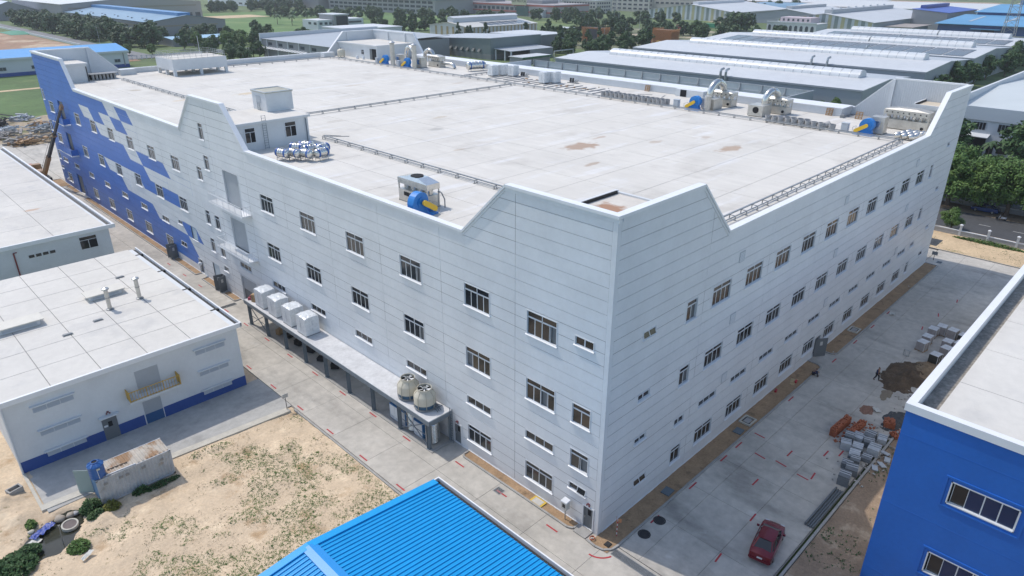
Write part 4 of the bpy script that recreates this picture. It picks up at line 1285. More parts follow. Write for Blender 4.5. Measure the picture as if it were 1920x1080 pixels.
# ================================================================ steel canopy on the service road
cn = thing('equipment_canopy', 'long grey steel frame platform with concrete deck along the near wall', 'platform', (-1.5, 36, 0))
ys = [18.1 + 4.48*i for i in range(9)]
XC = -2.5
put('deck', MB().box(-2.78, -.06, 17.6, 54.4, 3.28, 3.46), M('deck_concrete', (.56, .56, .56), .8, n=(.6, .14), n2=(3, .1)), cn)
put('edge_beam', MB().box(-2.84, -2.72, 17.5, 54.5, 2.98, 3.44), m_steelgrey, cn)
put('edge_beam', MB().box(-2.72, -.06, 17.5, 17.62, 2.98, 3.44), m_steelgrey, cn)
put('edge_beam', MB().box(-2.72, -.06, 54.4, 54.5, 2.98, 3.44), m_steelgrey, cn)
for y in ys:
    c = MB().box(XC-.16, XC+.16, y-.14, y-.11, .06, 2.98).box(XC-.16, XC+.16, y+.11, y+.14, .06, 2.98).box(XC-.03, XC+.03, y-.11, y+.11, .06, 2.98)
    o = put('column', c, m_steelgrey, cn)
    put('base_plate', MB().box(XC-.22, XC+.22, y-.2, y+.2, .06, .09), m_steelgrey, o)
    put('rafter', MB().box(XC, -.06, y-.08, y+.08, 3.0, 3.27), m_steelgrey, cn)
put('column', MB().box(-.3, -.1, 17.65, 17.85, .06, 2.98), m_steelgrey, cn)
for (a, b) in ((ys[0], ys[1]), (ys[-2], ys[-1])):
    put('brace', MB().beam((XC, a, .2), (XC, b, 2.9), .08), m_steelgrey, cn)
    put('brace', MB().beam((XC+.02, b, .2), (XC+.02, a, 2.9), .08), m_steelgrey, cn)
    put('brace', MB().beam((XC, a, 1.4), (XC, b, 1.4), .05), m_steelgrey, cn)
put('floor_kerb', MB().box(-2.75, -2.3, 17.4, 54.6, -.05, .08).box(-2.3, -.02, 17.4, 17.75, -.05, .08), m_kerb, cn)
lad = MB()
for y in (17.15, 17.5): lad.beam((-.35, y, .05), (-.35, y, 3.9), .05)
for i in range(12): lad.beam((-.35, 17.15, .3+i*.28), (-.35, 17.5, .3+i*.28), .035)
put('ladder', lad, m_steelgrey, cn)
# wrapped units on the deck
csp = [((-1.55, 50.9), 'wrapped white unit on the platform, farthest of four'), ((-1.55, 47.6), 'wrapped white unit on the platform, second farthest'), ((-1.5, 44.2), 'wrapped white unit on the platform, second nearest'), ((-1.5, 40.9), 'wrapped white unit on the platform, nearest of four')]
for i, (p, lb) in enumerate(csp):
    o = make_wrap(1.75, 2.0, 2.25, seed=10+i)
    o.location = (*p, 3.47); o['label'] = lb; o['group'] = 'wrapped units on the steel platform'
# goods at the far end of the deck
t = thing('cardboard_box', 'brown cardboard box standing at the far end of the platform', 'box', (-2.0, 53.0, 3.46))
put('carton', MB().rbox(-2.0, 53.0, 3.46, .7, .5, 1.0, .3), M('cardboard', (.36, .24, .13), .8, n=(3, .1)), t)
put('tape', MB().rbox(-2.0, 53.0, 4.461, .1, .5, .004, .3), M('tape', (.5, .4, .25), .5), t)
o = single('red_bundle', MB().rbox(-2.1, 53.9, 3.46, .6, .5, .3, .5).rbox(-2.0, 53.8, 3.76, .35, .4, .25, .9).rbox(-2.3, 54.0, 3.46, .5, .3, .15, 1.2), M('bundle_red', (.36, .06, .10), .6, n=(6, .4)), 'small red bundle at the far end of the platform', 'bundle', loc=(-2.1, 53.9, 3.46))
# cooling towers
def tower(x, y, lb):
    z = 3.46
    t = thing('cooling_tower', lb, 'cooling tower', (x, y, z), group='cooling towers on the platform')
    put('shell', MB().lathe(x, y, [(1.0, z+.62), (1.04, z+.62), (1.04, z+1.4), (.98, z+1.52), (.72, z+1.86), (.70, z+1.9), (.70, z+2.16), (.66, z+2.16), (.66, z+1.85), (.95, z+1.4), (1.0, z+.62)], 28), m_cream, t, smooth=True, angle=35)
    put('louvre_band', MB().lathe(x, y, [(0, z+.2), (.96, z+.2), (.98, z+.62), (0, z+.63)], 24), m_towblue, t)
    ribs = MB()
    for k in range(8):
        a = R(15+45*k)
        ribs.beam((x+1.04*math.cos(a), y+1.04*math.sin(a), z+.2), (x+1.03*math.cos(a), y+1.03*math.sin(a), z+1.42), .05)
        ribs.beam((x+1.03*math.cos(a), y+1.03*math.sin(a), z+1.42), (x+.73*math.cos(a), y+.73*math.sin(a), z+1.88), .05)
    put('rib', ribs, M('tower_rib', (.40, .37, .29), .6), t)
    put('basin_rim', MB().lathe(x, y, [(.9, z+.16), (1.06, z+.16), (1.06, z+.24), (.95, z+.24)], 24), m_rail, t)
    for k in range(6):
        a = R(60*k+20)
        put('foot', MB().box(x+.8*math.cos(a)-.08, x+.8*math.cos(a)+.08, y+.8*math.sin(a)-.08, y+.8*math.sin(a)+.08, z, z+.2), m_cream, t)
    put('throat', MB().cyl(x, y, z+1.82, z+1.86, .66, 24), m_dark, t)
    for k in range(5):
        a = 2*math.pi*k/5+.3
        d = Vector((math.cos(a), math.sin(a), 0)); n_ = Vector((-d.y, d.x, 0))
        c = Vector((x, y, z+2.0))
        put('fan_blade', MB().add([c+d*.08-n_*.04, c+d*.62-n_*.12-Vector((0, 0, .05)), c+d*.62+n_*.12+Vector((0, 0, .05)), c+d*.08+n_*.04], [(0, 1, 2, 3)]), m_alu, t)
    hub = MB().cyl(x, y, z+1.9, z+2.18, .12, 10)
    for k in range(3): hub.beam((x, y, z+2.13), (x+.68*math.cos(k*2.094), y+.68*math.sin(k*2.094), z+2.13), .035)
    put('motor_mount', hub, m_rail, t)
tower(-1.45, 22.3, 'cream cooling tower on the platform, the farther one by the strip window')
tower(-1.45, 19.75, 'cream cooling tower on the platform, nearest its end')
pw = MB()
for i in range(3): pw.tube([(-.3-.25*i, 18.6, 3.6), (-.5-.25*i, 19.2, 3.6), (-.9-.2*i, 18.1, 3.62)], .05, 6)
single('platform_pipework', pw, m_steelgrey, 'bent grey pipes on the platform beside the nearest cooling tower', 'pipe', loc=(-.6, 18.6, 3.46))
# under the deck
def blue_cab(y0, y1, lb):
    t = thing('power_cabinet', lb, 'cabinet', (-1.6, (y0+y1)/2, .08))
    put('body', MB().box(-2.05, -1.0, y0, y1, .08, 1.75), M('cab_edge_blue', (.04, .16, .36), .5), t)
    n = 3 if y1-y0 > 1.7 else 2
    for i in range(n):
        a = y0+.06+(y1-y0-.12)*i/n; b = y0+.06+(y1-y0-.12)*(i+1)/n
        o = put('door', MB().box(-2.08, -2.05, a+.02, b-.02, .16, 1.68), M('cab_white', (.6, .62, .63), .4), t)
        put('grille', MB().box(-2.095, -2.08, a+.12, b-.12, .25, .5), m_alug, o)
blue_cab(22.3, 24.9, 'white cabinet with blue edges under the platform, left of the ribbed tanks')
blue_cab(19.6, 21.0, 'white cabinet with blue edges under the platform between the ribbed tanks')
for (y, lb) in ((21.75, 'ribbed silver tank under the platform behind the second column'), (18.85, 'ribbed silver tank under the platform at its near end')):
    t = thing('ribbed_tank', lb, 'tank', (-1.45, y, .08))
    pr = [(0, .1), (.66, .1)]
    for i in range(14): pr += [(.66, .15+i*.15), (.70, .2+i*.15), (.66, .26+i*.15)]
    pr += [(.62, 2.3), (0, 2.32)]
    put('shell', MB().lathe(-1.45, y, pr, 20), m_inox, t, smooth=True, angle=70)
    put('lid', MB().cyl(-1.45, y, 2.32, 2.45, .5, 16), m_rubber, t)
single('cardboard_box', MB().rbox(-1.2, 49.0, .08, .9, .6, .7, .3), MATS['cardboard'], 'cardboard box in the shade under the platform', 'box', loc=(-1.2, 49, .08))
for i in range(5): single('stored_part', MB().rbox(-.8-.2*(i % 2), 47.5-i*2.6, .08, .7, .9, .4+.2*(i % 3), .2*i), m_rubber, 'dark part stored under the platform deck', 'part', loc=(-.8, 47.5-i*2.6, .08), group='parts stored under the platform')

# ================================================================ white flat-roofed buildings on the left
m_baseblue = M('plinth_blue', (.028, .075, .27), .6, n=(1, .08))
add_stains(m_roof2, [(-14.5, 100, 1.2, .5, .7, (.5, .3, .18)), (-19, 52, 4, 1.0, .25, (.42, .41, .4)), (-13, 95, 6, 5, .2, (.43, .42, .4)), (-16, 112, 7, 4, .2, (.44, .43, .41))], None)
WB1H = 7.35
wb = thing('white_storehouse', 'white flat-roofed building with blue plinth, yellow balcony and roof chimneys', 'building', (-20, 56, 0))
put('wall', MB().box(-30.4, -9.5, 41.0, 71.4, -.2, WB1H), m_white, wb)
put('plinth', MB().box(-30.425, -19.9, 40.975, 41.0, -.15, 1.15).box(-18.05, -9.475, 40.975, 41.0, -.15, 1.15).box(-9.5, -9.475, 41.0, 71.4, -.15, 1.15), m_baseblue, wb)
put('fascia', MB().box(-30.7, -9.0, 40.75, 40.995, WB1H-.35, WB1H+.12).box(-9.45, -9.0, 40.995, 71.6, WB1H-.35, WB1H-.25).box(-9.1, -8.95, 40.75, 71.6, WB1H-.30, WB1H+.14), m_coping, wb)
put('gutter_lining', MB().box(-9.98, -9.1, 41.05, 71.6, WB1H-.25, WB1H-.2), m_rubber, wb)
rf = put('roof_base', MB().box(-30.6, -10.0, 40.996, 71.5, WB1H, WB1H+.02), M('roof_joint2', (.27, .26, .25), .95), wb)
slabs(rf, -30.6, -10.0, 41.0, 71.5, 5, 7, WB1H+.08, m_roof2, 'roof_slab', .03)
for i in range(4):
    y = 46+i*7.6
    put('gutter_bracket', MB().box(-10.25, -9.1, y-.15, y+.15, WB1H-.2, WB1H+.02), m_rubber, wb)
# louvred strip windows with hoods
def louvre_strip(par, x0, x1, z0, z1, y):
    o = put('louvre_window', MB().box(x0, x1, y-.012, y+.0, z0, z1), M('louvre_pale', (.44, .475, .52), .5), par)
    put('hood', MB().box(x0-.2, x1+.15, y-.28, y-.001, z1, z1+.09), m_white, o)
    sl = MB()
    n = 7
    for i in range(n):
        a = z0+(z1-z0)*i/n
        sl.hexa([(x0, y-.05, a), (x1, y-.05, a), (x1, y-.012, a+.03), (x0, y-.012, a+.03)], [(x0, y-.045, a+.015), (x1, y-.045, a+.015), (x1, y-.012, a+.06), (x0, y-.012, a+.06)])
    put('slats', sl, MATS['louvre_pale'], o)
    for k in (1, 2): put('mullion', MB().box(x0+(x1-x0)*k/3-.025, x0+(x1-x0)*k/3+.025, y-.06, y-.012, z0, z1), m_white, o)
for (x0, x1) in ((-28.3, -25.1), (-14.0, -11.0)):
    louvre_strip(wb, x0, x1, 5.45, 6.05, 41.0)
    louvre_strip(wb, x0, x1, 3.0, 3.55, 41.0)
    louvre_strip(wb, x0, x1, .75, 1.3, 40.97)
# roller doors
def shutter_y(par, x0, x1, z0, z1, y, m, m2=None, zsplit=None):
    d = put('door_recess', MB().box(x0-.06, x0, y-.03, y, z0, z1).box(x1, x1+.06, y-.03, y, z0, z1).box(x0-.06, x1+.06, y-.03, y, z1, z1+.06), m_white, par)
    sl = MB(); n = int((z1-z0)/.12)
    for i in range(n):
        a = z0+(z1-z0)*i/n; b = z0+(z1-z0)*(i+1)/n
        sl.cur = 1 if (zsplit and b <= zsplit+.06) else 0
        sl.hexa([(x0, y-.006, a), (x1, y-.006, a), (x1, y+.01, a), (x0, y+.01, a)], [(x0, y-.025, b), (x1, y-.025, b), (x1, y+.01, b), (x0, y+.01, b)])
    put('roller_shutter', sl, [m, m2 or m], d)
shutter_y(wb, -19.85, -17.7, 3.55, 6.0, 41.0, m_shutter)
shutter_y(wb, -19.8, -18.1, 0, 2.55, 41.0, m_shutter, M('shutter_blue', (.04, .115, .26), .5), 1.15)
m_ochre = M('railing_ochre', (.50, .30, .035), .5, n=(3, .1))
bl = put('balcony', MB().box(-21.0, -16.2, 39.95, 41.0, 3.3, 3.5), m_white, wb)
rl = MB()
for z in (3.6, 4.55): rl.beam((-20.95, 40.0, z), (-16.25, 40.0, z), .06)
for x in (-20.95, -16.25):
    for z in (3.6, 4.55): rl.beam((x, 40.0, z), (x, 40.98, z), .06)
for i in range(19):
    x = -20.95+4.7*i/18
    rl.beam((x, 40.0, 3.5), (x, 40.0, 4.55 if i % 6 else 4.62), .035 if i % 6 else .07)
for x in (-20.95, -16.25): rl.box(x-.03, x+.03, 40.0, 40.98, 3.55, 4.5)
put('railing', rl, m_ochre, bl)
d = put('door', MB().box(-23.55, -22.25, 40.955, 41.0, 0, 2.35), m_doorgrey, wb)
put('vision_panel', MB().box(-23.05, -22.7, 40.94, 40.955, 1.35, 1.9), m_dark, d)
put('sign_plate', MB().box(-23.45, -23.12, 40.945, 40.955, 1.4, 1.6), m_alu, d)
put('door_canopy', MB().box(-23.75, -22.0, 40.55, 40.999, 2.5, 2.62), m_white, wb)
el = put('emergency_light', MB().box(-22.95, -22.75, 40.93, 40.999, 2.85, 3.0).cyl(-22.98, 40.9, 2.75, 2.85, .07, 8).cyl(-22.7, 40.9, 2.75, 2.85, .07, 8), M('dark_red', (.16, .04, .05), .5), wb)
put('downpipe', MB().tube([(-30.46, 40.9, WB1H-.4), (-30.46, 40.9, 0)], .08, 8), m_alu, wb)
# roof skylights, chimneys, small vents
def skylight(x0, x1, y0, y1, h, lb):
    t = thing('roof_skylight', lb, 'skylight', ((x0+x1)/2, (y0+y1)/2, WB1H+.08), group='skylight boxes on the low white roof')
    z = WB1H+.08
    put('box', MB().box(x0, x1, y0, y1, z, z+h), m_whitew, t)
    put('cover', MB().box(x0-.35, x1+.35, y0-.35, y1+.35, z+h, z+h+.1), M('cover_cream', (.62, .59, .52), .6, n=(1, .06)), t)
    put('vent_slot', MB().box(x0+.3, x1-.3, y0-.02, y0, z+.15, z+h-.1), MATS['louvre_pale'], t)
skylight(-18.5, -15.2, 57.6, 58.9, .55, 'long cream skylight box behind the two chimneys')
skylight(-27.6, -23.9, 55.2, 56.6, .6, 'cream skylight box at the left picture edge')
skylight(-30.3, -28.0, 61, 62.3, .6, 'cream skylight box farthest left on the low roof')
def chimney(x, y, h, lb):
    z = WB1H+.08
    t = thing('roof_chimney', lb, 'chimney', (x, y, z), group='steel chimneys on the low white roof')
    put('pipe', MB().lathe(x, y, [(0, z), (.22, z), (.22, z+h), (0, z+h)], 14), m_inoxm, t, smooth=True, angle=40)
    put('base_collar', MB().lathe(x, y, [(0, z), (.4, z), (.4, z+.08), (.22, z+.14)], 14), m_rail, t)
    put('joint_ring', MB().cyl(x, y, z+h*.6, z+h*.6+.06, .25, 14), m_rail, t)
    put('cap', MB().lathe(x, y, [(0, z+h+.1), (.38, z+h+.08), (.36, z+h+.2), (0, z+h+.34)], 14), m_galv, t)
chimney(-17.6, 53.9, 2.3, 'steel chimney with cap in front of the skylight box')
chimney(-14.3, 54.6, 2.3, 'steel chimney with cap nearest the dark roof gutter')
for (x, y, lb) in ((-22.6, 50.6, 'small grey roof vent, the left one'), (-19.4, 51.9, 'small grey roof vent in the middle of the low roof'), (-13.9, 62.4, 'small grey roof vent beside the gutter')):
    z = WB1H+.08
    single('roof_vent', MB().hexa([(x-.45, y-.2, z), (x+.45, y-.2, z), (x+.45, y+.2, z), (x-.45, y+.2, z)], [(x-.38, y-.15, z+.16), (x+.38, y-.15, z+.16), (x+.38, y+.15, z+.16), (x-.38, y+.15, z+.16)]).box(x-.48, x+.48, y-.23, y+.23, z, z+.05), m_rail, lb, 'vent', loc=(x, y, z), group='small vents on the low white roof')

# second white building further back
w2 = thing('white_storehouse', 'larger white flat-roofed building behind the yellow balcony one', 'building', (-20, 118, 0))
put('wall', MB().box(-48, -8.6, 84.3, 153, -.2, 7.3), m_white, w2)
put('fascia', MB().box(-48.2, -7.7, 84.0, 84.29, 6.9, 7.45).box(-8.0, -7.7, 84.29, 153.2, 6.95, 7.4).box(-8.59, -8.0, 84.29, 153.2, 6.95, 7.05), m_coping, w2)
put('gutter_lining', MB().box(-8.9, -8.0, 84.35, 153, 7.05, 7.1), M('gutter_grey', (.10, .10, .10), .8), w2)
rf = put('roof_base', MB().box(-48, -8.95, 84.295, 153, 7.3, 7.32), MATS['roof_joint2'], w2)
slabs(rf, -48, -8.95, 84.3, 153, 6, 10, 7.38, m_roof2, 'roof_slab', .03)
simple_window(w2, 'y', -12.6, -10.4, 4.6, 6.4, 84.28)
for k in range(4): put('window', MB().box(-19.0+k*.85, -18.35+k*.85, 84.24, 84.29, 5.1, 5.5), m_glass, w2)
put('downpipe', MB().tube([(-20.2, 84.2, 6.3), (-20.6, 84.2, 6.3), (-20.6, 84.2, 0)], .09, 8), M('pipe_maroon', (.2, .03, .03), .5), w2)

# ================================================================ container, tank, pond odds and ends
m_cont = M('container_paint', (.40, .42, .44), .6, n=(.7, .12), c2=[((.30, .27, .23), 1.1, .58, .1), ((.45, .46, .47), .6, .5, .1)], n2=(6, .08))
m_rust = M('container_roof', (.46, .42, .36), .85, n=(.9, .15), c2=[((.30, .19, .11), .6, .47, .12, (1, .6, 1)), ((.38, .10, .03), .55, .63, .06, (.35, 2.5, 1)), ((.17, .14, .11), 1.5, .62, .06)])
ct = thing('shipping_container', 'weathered white shipping container with rusty roof beside the pond', 'container', (-23.7, 32.6, -.05))
cx0, cx1, cy0, cy1, cz0, cz1 = -26.75, -20.75, 31.4, 33.85, .08, 2.6
put('frame', MB().box(cx0, cx1, cy0, cy0+.1, cz0, cz0+.16).box(cx0, cx1, cy1-.1, cy1, cz0, cz0+.16).box(cx0, cx1, cy0, cy0+.08, cz1-.1, cz1).box(cx0, cx1, cy1-.08, cy1, cz1-.1, cz1)
    .box(cx0, cx0+.14, cy0, cy0+.14, cz0, cz1+.02).box(cx1-.14, cx1, cy0, cy0+.14, cz0, cz1+.02).box(cx0, cx0+.14, cy1-.14, cy1, cz0, cz1+.02).box(cx1-.14, cx1, cy1-.14, cy1, cz0, cz1+.02), m_cont, ct)
def corr(a0, a1, z0, z1, pos, depth, pitch, axis):
    mb = MB(); n = int((a1-a0)/pitch); pts = []
    for i in range(n):
        a = a0+(a1-a0)*i/n; q = (a1-a0)/n
        pts += [(a, 0), (a+q*.35, 0), (a+q*.5, depth), (a+q*.85, depth)]
    pts.append((a1, 0))
    for (p, q) in zip(pts[:-1], pts[1:]):
        f = (lambda a, d, z: (a, pos+d, z)) if axis == 'x' else (lambda a, d, z: (pos+d, a, z))
        mb.poly([f(p[0], p[1], z0), f(q[0], q[1], z0), f(q[0], q[1], z1), f(p[0], p[1], z1)])
    return mb
put('side_wall', corr(cx0+.14, cx1-.14, cz0+.16, cz1-.1, cy0+.03, .05, .28, 'x'), m_cont, ct)
put('side_wall', corr(cx0+.14, cx1-.14, cz0+.16, cz1-.1, cy1-.08, .05, .28, 'x'), m_cont, ct)
put('end_wall', MB().box(cx1-.06, cx1-.03, cy0+.14, cy1-.14, cz0, cz1-.05), m_cont, ct)
put('end_wall', MB().box(cx0+.03, cx0+.06, cy0+.14, cy1-.14, cz0, cz1-.05), M('container_blue', (.06, .16, .30), .6, n=(1.5, .2)), ct, label='blue end wall')
rm = MB()
n = 17
for i in range(n):
    a = cx0+.06+(cx1-cx0-.12)*i/n; q = (cx1-cx0-.12)/n
    rm.poly([(a, cy0+.06, cz1-.01), (a+q*.5, cy0+.06, cz1-.01), (a+q*.5, cy1-.06, cz1-.01), (a, cy1-.06, cz1-.01)])
    rm.hexa([(a+q*.5, cy0+.12, cz1-.012), (a+q, cy0+.12, cz1-.012), (a+q, cy1-.12, cz1-.012), (a+q*.5, cy1-.12, cz1-.012)], [(a+q*.6, cy0+.18, cz1+.055), (a+q*.9, cy0+.18, cz1+.055), (a+q*.9, cy1-.18, cz1+.055), (a+q*.6, cy1-.18, cz1+.055)])
put('roof', rm, m_rust, ct)
put('open_door', MB().hexa([(cx0, cy1-.1, cz0), (cx0-.9, cy1+.75, cz0), (cx0-.88, cy1+.79, cz0), (cx0+.03, cy1-.06, cz0)], [(cx0, cy1-.1, cz1-.2), (cx0-.9, cy1+.75, cz1-.2), (cx0-.88, cy1+.79, cz1-.2), (cx0+.03, cy1-.06, cz1-.2)]), M('door_green', (.30, .38, .36), .6), ct)
for x in (-26.1, -24.9, -24.4, -23.1, -21.6): put('vent_plate', MB().box(x-.16, x+.16, cy0+.0, cy0+.03, 1.9, 2.12), m_rail, ct)
for (x, y0_, y1_) in ((-25.5, 32.2, 32.2),):
    put('roof_bar', MB().beam((-25.6, 32.3, cz1+.06), (-24.0, 32.2, cz1+.06), .06), m_rubber, ct)
    put('roof_bar', MB().beam((-25.9, 31.6, cz1+.06), (-23.6, 31.5, cz1+.06), .07), m_alu, ct)
m_tankb = M('poly_tank_blue', (.025, .11, .33), .35, n=(1.5, .1))
t = thing('roof_water_tank', 'blue plastic water tank on the corner of the container', 'tank', (-26.35, 32.1, 2.62))
pr = [(0, 2.62), (.58, 2.62)]
for i in range(4): pr += [(.6, 2.75+i*.26), (.57, 2.82+i*.26), (.6, 2.89+i*.26)]
pr += [(.6, 3.72), (.64, 3.76), (.6, 3.82), (.3, 3.98), (.28, 4.08), (.22, 4.08), (.22, 4.0), (0, 4.0)]
put('body', MB().lathe(-26.35, 32.1, pr, 24), m_tankb, t, smooth=True, angle=50)
for k in range(8):
    a = k*.785
    put('rib', MB().beam((-26.35+.28*math.cos(a), 32.1+.28*math.sin(a), 3.99), (-26.35+.62*math.cos(a), 32.1+.62*math.sin(a), 3.82), .1, .06), m_tankb, t)
put('inner_hole', MB().cyl(-26.35, 32.1, 4.0, 4.02, .21, 16), m_dark, t)
put('sticker', MB().box(-26.45, -26.2, 31.475, 31.49, 3.5, 3.65), M('sticker', (.55, .55, .45), .5), t)
put('strap', MB().tube([(-26.38, 31.49, 2.62), (-26.42, 31.47, 3.5)], .02, 5), m_alu, t)
# pond odds and ends
t = thing('concrete_ring', 'round concrete ring with dark lid lying in the pond', 'well ring', (-29.35, 31.1, -.3))
put('ring', MB().lathe(-29.35, 31.1, [(.55, -.35), (.62, -.35), (.62, .05), (.5, .05), (.5, -.02)], 24).xf(Matrix.Translation((-29.35, 31.1, -.1)) @ Matrix.Rotation(R(7), 4, 'X') @ Matrix.Translation((29.35, -31.1, .1))), m_kerbpale, t)
put('lid', MB().cyl(-29.35, 31.1, -.02, .0, .51, 24).xf(Matrix.Translation((-29.35, 31.1, -.1)) @ Matrix.Rotation(R(7), 4, 'X') @ Matrix.Translation((29.35, -31.1, .1))), M('lid_brown', (.16, .13, .12), .8, n=(3, .2)), t)
def crumple(name, cx, cy, z, w, d, h, rz, m, lb, cat, seed, sc=2.2):
    mb = grid(-w/2, w/2, -d/2, d/2, 16, 14, lambda x, y: z + h*(.5+.5*noise.noise((x*sc+seed, y*sc, seed))) + h*.5*abs(noise.noise((x*sc*2.3, y*sc*2.3, seed+4))))
    c, s_ = math.cos(rz), math.sin(rz)
    mb.v = [(cx + (x*(1+.25*noise.noise((y*2, seed, 0))))*c - (y*(1+.3*noise.noise((x*2, seed, 3))))*s_, cy + x*s_ + y*c, zz_) for x, y, zz_ in mb.v]
    return single(name, mb, m, lb, cat, loc=(cx, cy, z), smooth=True)
crumple('tarpaulin', -31.1, 31.9, -.22, 1.9, .7, .35, .5, M('tarp_blue', (.03, .07, .32), .5, n=(4, .3)), 'crumpled blue tarpaulin at the pond edge', 'tarpaulin', 3, 4)
crumple('white_sheet', -32.0, 31.0, -.2, 1.2, .75, .16, .5, M('sheet_white', (.56, .55, .5), .7, n=(2, .1)), 'white plastic sheet lying half in the pond', 'sheet', 5, 1.4)
crumple('plastic_bag', -29.4, 26.35, .02, 1.0, .35, .22, .6, MATS['sheet_white'], 'thin torn white bag on the weeds at the lower left', 'bag', 8, 3)
def stone(x, y, z, r, lb, m, seed, grp=None):
    bm_ = bmesh.new(); bmesh.ops.create_icosphere(bm_, subdivisions=2, radius=r)
    for v in bm_.verts:
        v.co *= 1+.3*noise.noise(v.co*2.2/r*.5+Vector((seed, 0, 0))); v.co.z *= .6
    me = bpy.data.meshes.new('stone'); bm_.to_mesh(me); bm_.free(); me.materials.append(m)
    me.polygons.foreach_set('use_smooth', [True]*len(me.polygons))
    o = inst('stone', me, (x, y, z)); return tag(o, lb, 'stone', grp)
m_stone = M('boulder', (.36, .31, .25), .85, n=(3, .2))
stone(-29.75, 32.55, -.1, .42, 'large pale boulder at the back edge of the pond', m_stone, 2)
stone(-29.0, 32.4, -.1, .33, 'rounded brown boulder beside the pale one', m_stone, 5)
stone(-30.4, 32.5, -.15, .22, 'small dark stone at the left of the boulders', m_rail, 7)
stone(-28.6, 32.35, -.1, .25, 'grey broken stone near the container end', m_bucket, 9)
stone(-31.8, 32.4, -.05, .25, 'small white rubble lump beside the pond', m_kerbpale, 12)
single('thin_post', MB().tube([(-30.3, 29.5, -.3), (-30.2, 29.4, 1.6)], .03, 6).box(-30.28, -30.12, 29.38, 29.42, 1.45, 1.6), m_rail, 'thin grey post standing at the pond', 'post', loc=(-30.3, 29.5, -.3))
for (x, y, w_, d_, rz, lb) in ((-31.55, 38.6, 1.1, .75, .25, 'hollow concrete box beside the white building corner'), (-33.6, 39.9, 1.6, 1.1, .3, 'large open concrete box at the left picture edge')):
    t = thing('concrete_box', lb, 'concrete box', (x, y, 0))
    mm = Matrix.Translation((x, y, 0)) @ Matrix.Rotation(rz, 4, 'Z')
    put('walls', MB().box(-w_/2, w_/2, -d_/2, -d_/2+.12, -.1, .5).box(-w_/2, w_/2, d_/2-.12, d_/2, -.1, .5).box(-w_/2, -w_/2+.12, -d_/2+.12, d_/2-.12, -.1, .5).box(w_/2-.12, w_/2, -d_/2+.12, d_/2-.12, -.1, .5).xf(mm), m_kerb, t)
    put('bottom', MB().box(-w_/2+.1, w_/2-.1, -d_/2+.1, d_/2-.1, -.1, .06).xf(mm), m_rubber, t)
single('flat_slab', MB().rbox(-33.5, 40.2, .5, 1.5, 1.1, .12, .45, R(8)), m_kerbpale, 'flat concrete slab resting on the large box', 'lid', loc=(-33.5, 40.2, .5))
single('white_board', MB().rbox(-33.6, 38.0, .05, 1.1, .6, .06, .45, R(5)), M('board_white', (.6, .58, .54), .7), 'white board lying on the sand at the left edge', 'board', loc=(-33.6, 38, .05))
t = thing('traffic_pole', 'small square sign on a striped pole at the road corner', 'sign', (-8.75, 33.5, 0))
put('pole', MB().tube([(-8.75, 33.5, -.05), (-8.75, 33.5, 1.9)], .035, 8), m_rubber, t)
put('plate', MB().box(-9.05, -8.45, 33.44, 33.48, 1.45, 1.9), M('plate_grey', (.45, .45, .44), .5), t)

# ================================================================ blue roofed shed at the bottom
m_bluer = M('roof_sheet_blue', (.006, .32, .68), .38, n=(.5, .05), n2=(3, .04), spec=.4)
m_bluedark = M('roof_gap_blue', (.004, .07, .24), .5)
bs = thing('blue_roof_shed', 'shed with bright blue ribbed roof at the bottom of the picture', 'building', (-20, -4, 0))
EX0, EX1, RX = -30.6, -9.35, -19.9
EZ, RZ = 6.0, 7.05
put('wall', MB().box(EX0+.5, EX1-.5, -30, 8.1, -.2, EZ-.05).extr([(EX0+.5, 7.9, EZ-.05), (EX1-.5, 7.9, EZ-.05), (RX, 7.9, RZ-.12)], (0, .19, 0)), m_whitew, bs)
dk = put('roof_deck', MB().hexa([(RX, -30, RZ-.08), (EX1, -30, EZ-.08), (EX1, 8.5, EZ-.08), (RX, 8.5, RZ-.08)], [(RX, -30, RZ-.03), (EX1, -30, EZ-.03), (EX1, 8.5, EZ-.03), (RX, 8.5, RZ-.03)]).hexa([(EX0, -30, EZ-.08), (RX, -30, RZ-.08), (RX, 8.5, RZ-.08), (EX0, 8.5, EZ-.08)], [(EX0, -30, EZ-.03), (RX, -30, RZ-.03), (RX, 8.5, RZ-.03), (EX0, 8.5, EZ-.03)]), m_bluedark, bs)
P = .345
def sheet_mesh(x0, z0, x1, z1):
    mb = MB()
    prof = [(.0, .0), (.02, .075), (.055, .075), (.075, .0), (.19, .004), (.21, .014), (.23, .004), (P-.012, 0)]
    for (a, b) in zip(prof[:-1], prof[1:]):
        mb.poly([(x0, a[0], z0+a[1]), (x1, a[0], z1+a[1]), (x1, b[0], z1+b[1]), (x0, b[0], z0+b[1])])
    return mb.mesh('roof_sheet', m_bluer)
smr, sml = sheet_mesh(RX+.25, RZ-.035, EX1+.02, EZ-.02), sheet_mesh(EX0, EZ-.02, RX-.25, RZ-.035)
wl_ = wloc(dk)
for i in range(58):
    y = 8.05 - P*(i+1)
    inst('roof_sheet', smr, Vector((0, y, 0)) - wl_, dk)
    if i < 30: inst('roof_sheet', sml, Vector((0, y, 0)) - wl_, dk)
